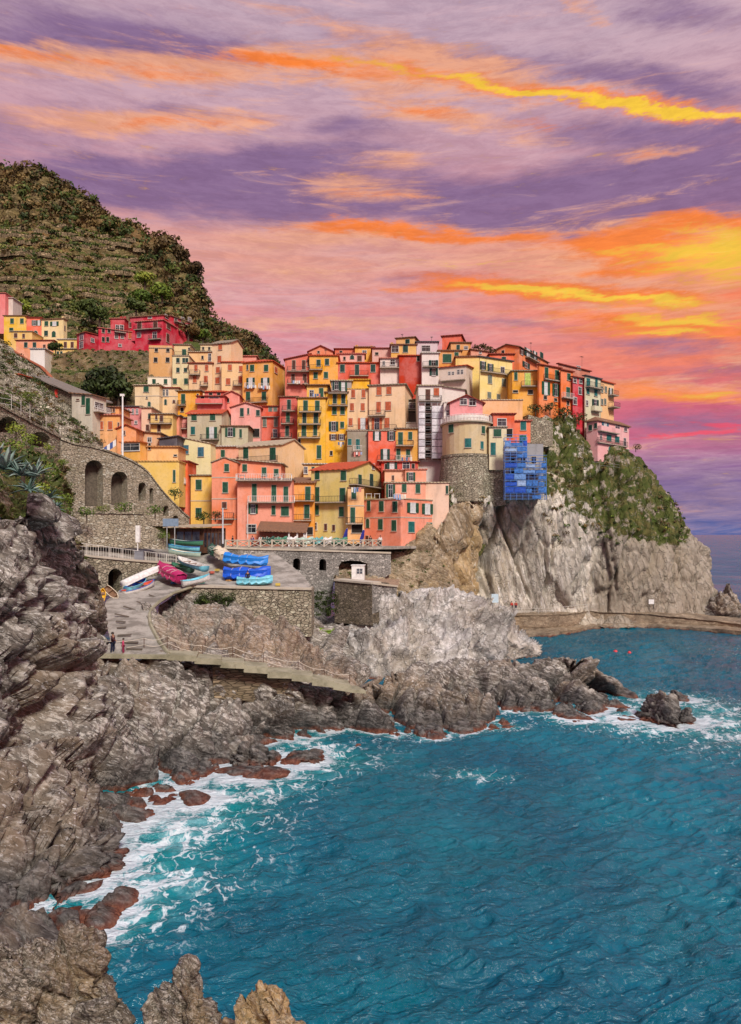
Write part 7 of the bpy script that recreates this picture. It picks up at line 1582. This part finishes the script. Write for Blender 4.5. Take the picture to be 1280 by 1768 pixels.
# dry stone terrace walls and vine hedges following the contours
def terraces():
    q, nrm, at, shp = LAND['hillside']; G = q.reshape(shp); WV, WF, HS = [], [], []
    for li, lev in enumerate(np.arange(84, 180, 5.6)):
        pts_ = []
        for i in range(0, shp[0], 2):
            z = G[i, :, 2]; l_ = lev + 2.2 * math.sin(i * .035 + li * 1.7) + 1.2 * math.sin(i * .11 + li)
            k = np.where((z[:-1] > l_) & (z[1:] <= l_))[0]
            if not len(k): pts_.append(None); continue
            k = k[-1]; t_ = (z[k] - l_) / max(1e-6, z[k] - z[k + 1]); c = G[i, k] * (1 - t_) + G[i, k + 1] * t_
            u, v = 640 + CF * c[0] / c[1], HV - CF * (c[2] - CH) / c[1]
            ok = -160 < u < 262 + 12 * math.sin(li * 2.1) - max(0, 500 - v) * .25 and v > 388 and vnoise(np.array([[i * .06, li * 3.3, .5]]), 3)[0] > -.62
            pts_.append(c if ok else None)
        for a_, b_ in zip(pts_[:-1], pts_[1:]):
            if a_ is None or b_ is None: continue
            o = np.array((0, -1.3, 0)); n0 = len(WV)
            for c in (a_, b_):
                j = rng.normal(size=3) * .12; WV += [c + o + (0, 0, -1.5) + j, c + o + (0, 0, .5) + j, c + (0, 1.5, .55) + j]
            WF += [(n0, n0 + 3, n0 + 4, n0 + 1), (n0 + 1, n0 + 4, n0 + 5, n0 + 2)]
            if rng.uniform() < .85: HS.append((a_ + (0, -.2, 1.0), rng.uniform(.9, 1.7), 30, .50, rng.uniform(.2, .95), .75))
            if rng.uniform() < .45: HS.append((a_ + (0, 1.6, 1.9), rng.uniform(.9, 1.9), 26, .52, rng.uniform(.1, .8), .7))
    o = put('terrace_walls', mesh_np('terrace_walls', np.array(WV), WF, False, None, [stone('dry_stone', (.15, .11, .06), (.30, .22, .13), (.11, .09, .04), .8, .2)])); o['kind'] = 'stuff'
    foliage('vine_hedges', HS, M_bush)
terraces()
# trees one can tell apart on the hill
def tree_at(u, v, Y, r, mat, label, tint=.3, n=620, name='tree', group='trees on the terraced hill', size=None, sq=.85, trunk=.8):
    c = P(u, v, Y); o = empty(name, (c[0], c[1], c[2] - r * trunk)); tag(o, label, 'tree', group)
    h = r * trunk
    b = MB().tube([(0, 0, -r * .6), (.03 * r, 0, h * .4), (-.04 * r, .02 * r, h * .9)], r * .10, 6, r1=r * .05)
    for k in range(4): a_ = k * 1.6; b.tube([(0, 0, h * .5), (math.cos(a_) * r * .45, math.sin(a_) * r * .45, h * 1.1)], r * .045, 5, r1=r * .02)
    b.build('trunk', plain('bark', (.09, .065, .045), .9), o)
    foliage('crown', [((0, 0, h), r, n, size or r * .15, tint, sq)], mat, kind=None, parent=o); return o
T = [(33, 408, 372, 6.4, M_bush, 'large round dark tree at the left of the upper terraces', .1), (104, 418, 368, 7.2, M_bush, 'broad dark olive tree right of the round dark tree', .2), (50, 388, 378, 5.5, M_bush, 'dark tree crown just above and right of the large round one', .15), (178, 425, 352, 4, M_brown, 'russet shrub in the middle of the upper slope', .3),
     (66, 300, 396, 5, M_brown, 'shaggy bush crowning the summit', .3), (128, 340, 386, 4, M_bush, 'dark pine shaped tree on the upper skyline', .15), (146, 350, 380, 3.2, M_bush, 'thin dark tree lowest of the upper skyline trees', .1), (112, 333, 388, 3.2, M_brown, 'small brown bush on the skyline step', .4),
     (190, 392, 362, 4.5, M_bush, 'green bush where the skyline steps down', .45), (220, 402, 358, 4.5, M_bush, 'pair of leafy green trees at the skyline notch', .5), (285, 428, 342, 5.5, M_brown, 'big shaggy brown bush on the rounded spur', .35), (310, 440, 338, 5, M_brown, 'brown bush right of the shaggy one on the spur', .25),
     (342, 465, 330, 4.6, M_brown, 'dark bush standing on the cliff brow', .15), (250, 482, 300, 4.5, M_bright, 'golden yellow tree on the mid slope', .75), (245, 515, 285, 5, M_bright, 'light green tree under the golden one', .35), (280, 505, 285, 5, M_bright, 'yellowish green tree in front of the spur', .5), (172, 540, 262, 4.6, M_bush, 'dark green tree cluster above the crimson house', .25),
     (155, 530, 268, 4, M_bush, 'rounded green tree left of the dark cluster', .35), (235, 528, 262, 4.2, M_bush, 'dense green tree directly above the crimson roof', .4), (36, 532, 262, 4, M_bright, 'yellow green hedge tree beside the pink house', .7), (20, 531, 262, 3, M_bright, 'small yellow green bush nearest the pink house', .6), (325, 572, 205, 3.6, M_brown, 'russet tree hiding the corner of the crimson house', .5),
     (350, 580, 208, 2.8, M_bright, 'bright green bush on the slope right of the crimson house', .5), (182, 660, 158, 4.6, M_bush, 'big dark tree in the terraced garden', .05), (205, 675, 154, 3.4, M_bush, 'dark shrub below the big garden tree', .15), (165, 672, 156, 3, M_bush, 'dark shrub left of the big garden tree', .1), (96, 600, 192, 2, M_bush, 'small tree beside the white yard building', .2)]
for q in T: tree_at(*q[:5], q[5], q[6])
# umbrella pine on the skyline
o = empty('pine_tree', tuple(P(832, 622, 162))); tag(o, 'flat topped reddish pine on the skyline left of the orange gabled house', 'tree'); MB().tube([(0, 0, -2), (.2, 0, 1.2)], .18, 6, r1=.1).build('trunk', plain('bark', (.09, .065, .045), .9), o)
foliage('crown', [((x, 0, 2.4 + z), 1.5, 130, .22, .3, .6) for x, z in ((-2.2, -.5), (-1, .5), (.3, .8), (1.5, .2), (2.6, -.6))], M_brown, kind=None, parent=o)
# promontory greenery
pg = samp('promontory_cliff', 900, lambda p: inbox((925, 1120, 700, 860), (940, 1180, 850, 940), (760, 860, 850, 880), (930, 1010, 690, 780), (1080, 1180, 890, 940))(p))
foliage('cliff_scrub', [(p, rng.uniform(.35, 1.05), 50, .16, np.clip(rng.normal(.4, .25), 0, 1), .7) for p in pg[:420]], M_bush)
foliage('cliff_dry_scrub', [(p, rng.uniform(.4, 1.2), 50, .18, rng.uniform(.2, .9), .7) for p in pg[420:860]], M_brown)
pg = samp('promontory_cliff', 260, inbox((960, 1180, 860, 935))); foliage('cliff_grass', [(p, rng.uniform(.4, 1.1), 50, .17, rng.uniform(.1, .7), .6) for p in pg], M_bright)
tp = samp('town_slope', 200, inbox((150, 760, 640, 900))); foliage('town_greenery', [(p, rng.uniform(.5, 1.2), 40, .2, rng.uniform(.1, .6), .7) for p in tp], M_bush)
gt = samp('garden_terraces', 420, inbox((95, 262, 600, 740))); foliage('garden_grass', [(p, rng.uniform(.4, .9), 36, .2, rng.uniform(.2, .8), .5) for p in gt], M_bush)
bk = samp('planted_bank', 650, inbox((-60, 125, 720, 905))); foliage('bank_ground_cover', [(p, rng.uniform(.22, .7), 46, .085, rng.uniform(.05, .8), .7) for p in bk[:420]], M_bush)
foliage('bank_dry_grass', [(p, rng.uniform(.22, .5), 40, .08, rng.uniform(.3, .9), .6) for p in bk[420:]], M_brown)
ubp = samp('upper_bank', 420, inbox((-60, 190, 590, 770))); foliage('upper_bank_green', [(p, rng.uniform(.5, 1.5), 50, .19, rng.uniform(.05, .6), .7) for p in ubp[:230]], M_bush); ubp = ubp[230:]; foliage('upper_bank_scrub', [(p, rng.uniform(.4, 1.2), 40, .17, rng.uniform(.1, .6), .7) for p in ubp], M_brown)
ss = samp('stony_slope', 70, inbox((570, 800, 950, 1050))); foliage('slope_tufts', [(p, rng.uniform(.25, .6), 30, .12, rng.uniform(.2, .7), .6) for p in ss], M_bush)
jr = [P(u, v, 83.4) for u, v in zip(rng.uniform(338, 405, 40), rng.uniform(1026, 1048, 40))]; foliage('wall_creeper', [(p, rng.uniform(.3, .8), 50, .11, rng.uniform(0, .35), .8) for p in jr], M_bush)
jr = [P(u, v, 99) for u, v in zip(rng.uniform(540, 600, 46), rng.uniform(1022, 1064, 46))]; foliage('basin_creeper', [(p, rng.uniform(.4, .9), 50, .13, rng.uniform(0, .3), .8) for p in jr], M_bush)
def shrub(u, v, Y, r, mat, label, tint, n=260, name='shrub', group='shrubs along the stone walls'):
    c = P(u, v, Y); o = empty(name, (c[0], c[1], c[2] - r * .6)); tag(o, label, 'shrub', group); MB().tube([(0, 0, -.3), (0, 0, r * .5)], r * .07, 5).build('stem', plain('bark', (.09, .065, .045), .9), o)
    foliage('leaves', [((0, 0, r * .6), r, n, r * .10, tint, .8)], mat, kind=None, parent=o); return o
for q in ((150, 887, 88, 1.2, M_bright, 'yellow green shrub at the left end of the arch foot', .35), (178, 880, 92, 1.1, M_bush, 'green shrub under the tallest arch', .75), (215, 877, 94, 1.3, M_bright, 'yellow green shrub between the second and third arches', .45), (268, 882, 98, 1.3, M_bright, 'yellow green shrub right of the coursed stone block', .4), (283, 925, 96, .9, M_bright, 'upright olive shrub beside the signboard', .35),
          (53, 690, 104, 1.9, M_bush, 'round bright green bush above the path fence', .75), (28, 742, 66, 1.1, M_bright, 'lime green bush under the first low arch', .7), (22, 770, 60, 1.2, M_bright, 'lime green bush above the blue green agaves', .5), (52, 762, 64, 1.0, M_bright, 'lime bush between the two low arches', .65), (82, 774, 70, .7, M_bright, 'small lime bush below the second low arch', .7), (110, 800, 84, .8, M_bright, 'yellowish bush at the foot of the arcaded wall', .5),
          (40, 805, 52, 2.2, M_bush, 'wide dark green mass of shrub behind the agaves', .3), (75, 812, 56, 1.2, M_bright, 'light green shrub right of the dark shrub mass', .5), (112, 862, 70, 1.0, M_bright, 'lime shrub at the top of the ridge rock', .6), (100, 884, 62, 1.3, M_bright, 'tall green shrub beside the ridge rock', .35), (125, 920, 76, .8, M_bright, 'olive shrub at the bottom of the planted bank', .4), (65, 845, 52, 1.0, M_bright, 'yellow flowered shrub beside the lower agaves', .8),
          (302, 852, 113, 1.4, M_bush, 'dark leafy shrub behind the curved ramp', .4), (352, 893, 116, 1.6, M_bush, 'dark green vine pergola over the quay hut', .25), (372, 890, 115, 1.3, M_bush, 'dark green vine right of the pergola clump', .2), (8, 690, 92, 1.0, M_bush, 'dark bush at the left edge above the fence', .2), (1232 * 0 + 1098, 772, 141, 1.2, M_brown, 'bare reddish shrub beside the pink and white villa', .6),
          (925, 708, 140, 1.8, M_bush, 'dark ivy clump below the yellow orange house', .15), (975, 714, 141, 2.0, M_bush, 'dark hedge under the bright orange house', .2), (1000, 722, 141, 1.8, M_bush, 'dark hedge end under the crimson house', .2), (950, 705, 140, 1.8, M_bush, 'dark hedge between the ivy and the orange house', .15), (835, 855, 126, 1.2, M_bush, 'grey green bush at the foot of the bastion', .6)): shrub(*q[:5], q[5], q[6])
def agave(u, v, Y, r, label, seed):
    rr = random.Random(seed); c = P(u, v, Y); o = empty('agave', tuple(c)); tag(o, label, 'agave', 'blue green agaves on the planted bank')
    for k in range(22):
        a_ = k * 2.4 + rr.uniform(-.2, .2); el_ = rr.uniform(.15, 1.25); L = r * rr.uniform(.75, 1.1); w_ = r * .11
        d = Vector((math.cos(a_) * math.cos(el_), math.sin(a_) * math.cos(el_), math.sin(el_))); s = Vector((-math.sin(a_), math.cos(a_), 0)); up_ = d.cross(s) * -1
        pts = [d * L * t_ + Vector((0, 0, -.35 * L * t_ * t_ * math.cos(el_))) for t_ in (.04, .35, .7, 1)]; ws = (w_ * .7, w_, w_ * .7, .01)
        vs = []
        for p_, ww in zip(pts, ws): vs += [p_ - s * ww, p_ + s * ww, p_ + up_ * (-ww * .5)]
        fs = []
        for i in range(3): a2 = i * 3; fs += [(a2, a2 + 1, a2 + 4, a2 + 3), (a2 + 1, a2 + 2, a2 + 5, a2 + 4), (a2 + 2, a2, a2 + 3, a2 + 5)]
        me = mesh_np('leaf', [tuple(x) for x in vs], fs, True, {'tint': ('POINT', [rr.random()] * len(vs))}, [M_agave]); child('leaf', me, o)
for q in ((8, 812, 46, 2.0, 'large pale agave at the left edge of the planted bank'), (35, 822, 46, 1.4, 'grey green agave right of the large pale one'), (62, 822, 48, 1.5, 'spiky agave in the middle of the planted bank'), (50, 848, 46, 1.4, 'agave low on the bank above the ridge rock'), (85, 862, 54, 1.3, 'agave beside the lime shrubs near the ridge rock'), (95, 880, 58, 1.2, 'lowest agave, tucked under the tall green shrub'), (-5, 790, 48, 1.5, 'yellow edged agave cut by the left edge')): agave(*q[:4], q[4], int(q[0]) + 99)

# laundry on lines under the balconies
def laundry(zs, x, y, Y, n, label, seed):
    Z(*zs); rr = random.Random(seed); c = P(zu(x), zv(y), Y); o = empty('laundry', tuple(c)); tag(o, label, 'laundry', 'washing hung on the facades')
    MB().tube([(-.1, 0, 0), (n * .42, 0, 0)], .012, 4).build('line', M_rail, o)
    for k in range(n):
        cc = rr.choice(((.72, .72, .70), (.30, .42, .62), (.60, .22, .18), (.74, .70, .58), (.10, .16, .30), (.66, .66, .68))); h = rr.uniform(.5, .95); w = rr.uniform(.28, .38); x0 = k * .42
        vs = [(x0 + w * i / 3, -.02 - .05 * math.sin(i * 2 + k) * j / 2, -h * j / 2) for j in range(3) for i in range(4)]; vb = [(a_, b_ + .02, c_) for a_, b_, c_ in vs]
        fs = [(j * 4 + i, j * 4 + i + 1, j * 4 + i + 5, j * 4 + i + 4) for j in range(2) for i in range(3)]
        MB().add(vs + vb, fs + [tuple(12 + q for q in reversed(f_)) for f_ in fs]).build('garment', plain('cloth_%d' % int(cc[0] * 1000), cc, .9), o)
zA, zB_, zC, zD = (200, 560, 4.267), (400, 560, 4.923), (600, 560, 4.923), (560, 740, 4.923)
for q in ((zA, 968, 448, 154.4, 5, 'washing on the left balcony of the orange yellow house', 1), (zA, 1070, 452, 154.4, 5, 'washing on the right balcony of the orange yellow house', 2), (zB_, 690, 590, 142.6, 4, 'washing on the roof storey of the bright yellow tower', 3), (zB_, 520, 478, 150.4, 6, 'white sheets on the lower balcony of the salmon house', 4),
          (zB_, 905, 1000, 137.6, 3, 'red and pale washing under the golden house windows', 5), (zC, 460, 1130, 131.4, 5, 'washing on the lower balcony of the slim ochre house', 6), (zC, 55, 1085, 132.4, 4, 'white cloths below the teal door of the rubble stone house', 7), (zD, 590, 560, 112.0, 5, 'washing along the terrace of the pink waterfront house', 8), (zD, 230, 500, 112.0, 4, 'washing over the balcony of the olive yellow house', 9)): laundry(*q)
# terrace furniture on the flat roof of the pink waterfront house
Z(560, 740, 4.923)
for x, l in ((380, 'white table at the left end of the pink house terrace'), (450, 'white table in the middle of the pink house terrace'), (620, 'white table beside the open door of the pink house terrace')): table_set(zu(x), zv(592), 114.5, l, 2)

# gear lying about the slipway
def crate(u, v, Y, c, label, rz=0.0):
    o = empty('crate', tuple(P(u, v, Y)), rz); tag(o, label, 'crate', 'fish crates on the slipway'); m = plain('crate_%d' % int(c[0] * 99), c, .6)
    MB().box(-.3, .3, -.2, .2, 0, .03).build('base', m, o)
    for k in range(3):
        z = .05 + k * .09; MB().box(-.3, .3, -.2, -.18, z, z + .06).box(-.3, .3, .18, .2, z, z + .06).box(-.3, -.28, -.18, .18, z, z + .06).box(.28, .3, -.18, .18, z, z + .06).build('slat', m, o)
for q in ((352, 1004, 87.6, (.05, .20, .45), 'blue fish crate right of the white and turquoise dinghy', .3), (375, 986, 92.5, (.55, .42, .08), 'yellow fish crate in front of the cream covered boat', -.4), (366, 990, 91.5, (.50, .10, .06), 'red fish crate beside the yellow one on the slipway', .8), (300, 1008, 86.2, (.05, .20, .45), 'blue fish crate below the magenta covered boat', 1.0), (480, 1011, 85.3, (.55, .52, .45), 'pale fish crate at the right end of the cyan boat', .2)): crate(*q[:4], q[4], q[5])
def net(u, v, Y, r, c, label, seed):
    n = 9; vs = []; rr = random.Random(seed)
    for j in range(5):
        for i in range(n): a_ = 2 * math.pi * i / n; k = (1 - j / 4) ** .6 * r * rr.uniform(.8, 1.15); vs.append((k * math.cos(a_), k * .8 * math.sin(a_), j / 4 * r * .55 * rr.uniform(.85, 1.1)))
    o = MB().add(vs, [(j * n + i, j * n + (i + 1) % n, (j + 1) * n + (i + 1) % n, (j + 1) * n + i) for j in range(4) for i in range(n)]).build('fishing_net', plain('net_%d' % seed, c, .9, var=.4), None, loc=tuple(P(u, v, Y))); tag(o, label, 'net', 'heaped nets on the slipway')
net(345, 1008, 86.6, .8, (.05, .12, .09), 'dark green heap of net at the terrace corner', 1); net(396, 1003, 88, .6, (.35, .18, .06), 'orange brown heap of net left of the blue covers', 2)
for (u, v, Y, tp, bo, lb, fa) in ((366, 950, 104, 'white', 'black', 'person in white walking past the mast', 40), (402, 941, 106, 'navy', 'black', 'person in dark clothes by the salmon house door', -60), (520, 942, 105.5, 'red', 'navy', 'person in red among the covered boats on the square', 100), (640, 946, 108, 'black', 'navy', 'person in black right of the furled parasols', 20)):
    cc = dict(black=(.02, .02, .02), blue=(.03, .06, .25), red=(.45, .04, .03), white=(.7, .7, .68), navy=(.015, .02, .05)); q = P(u, v, Y)
    q[2] = 16.05 if u > 390 else q[2]
    person(q, 1.7, R(fa), pm(tp, cc[tp]), pm(bo + '_trousers', cc[bo]), lb)
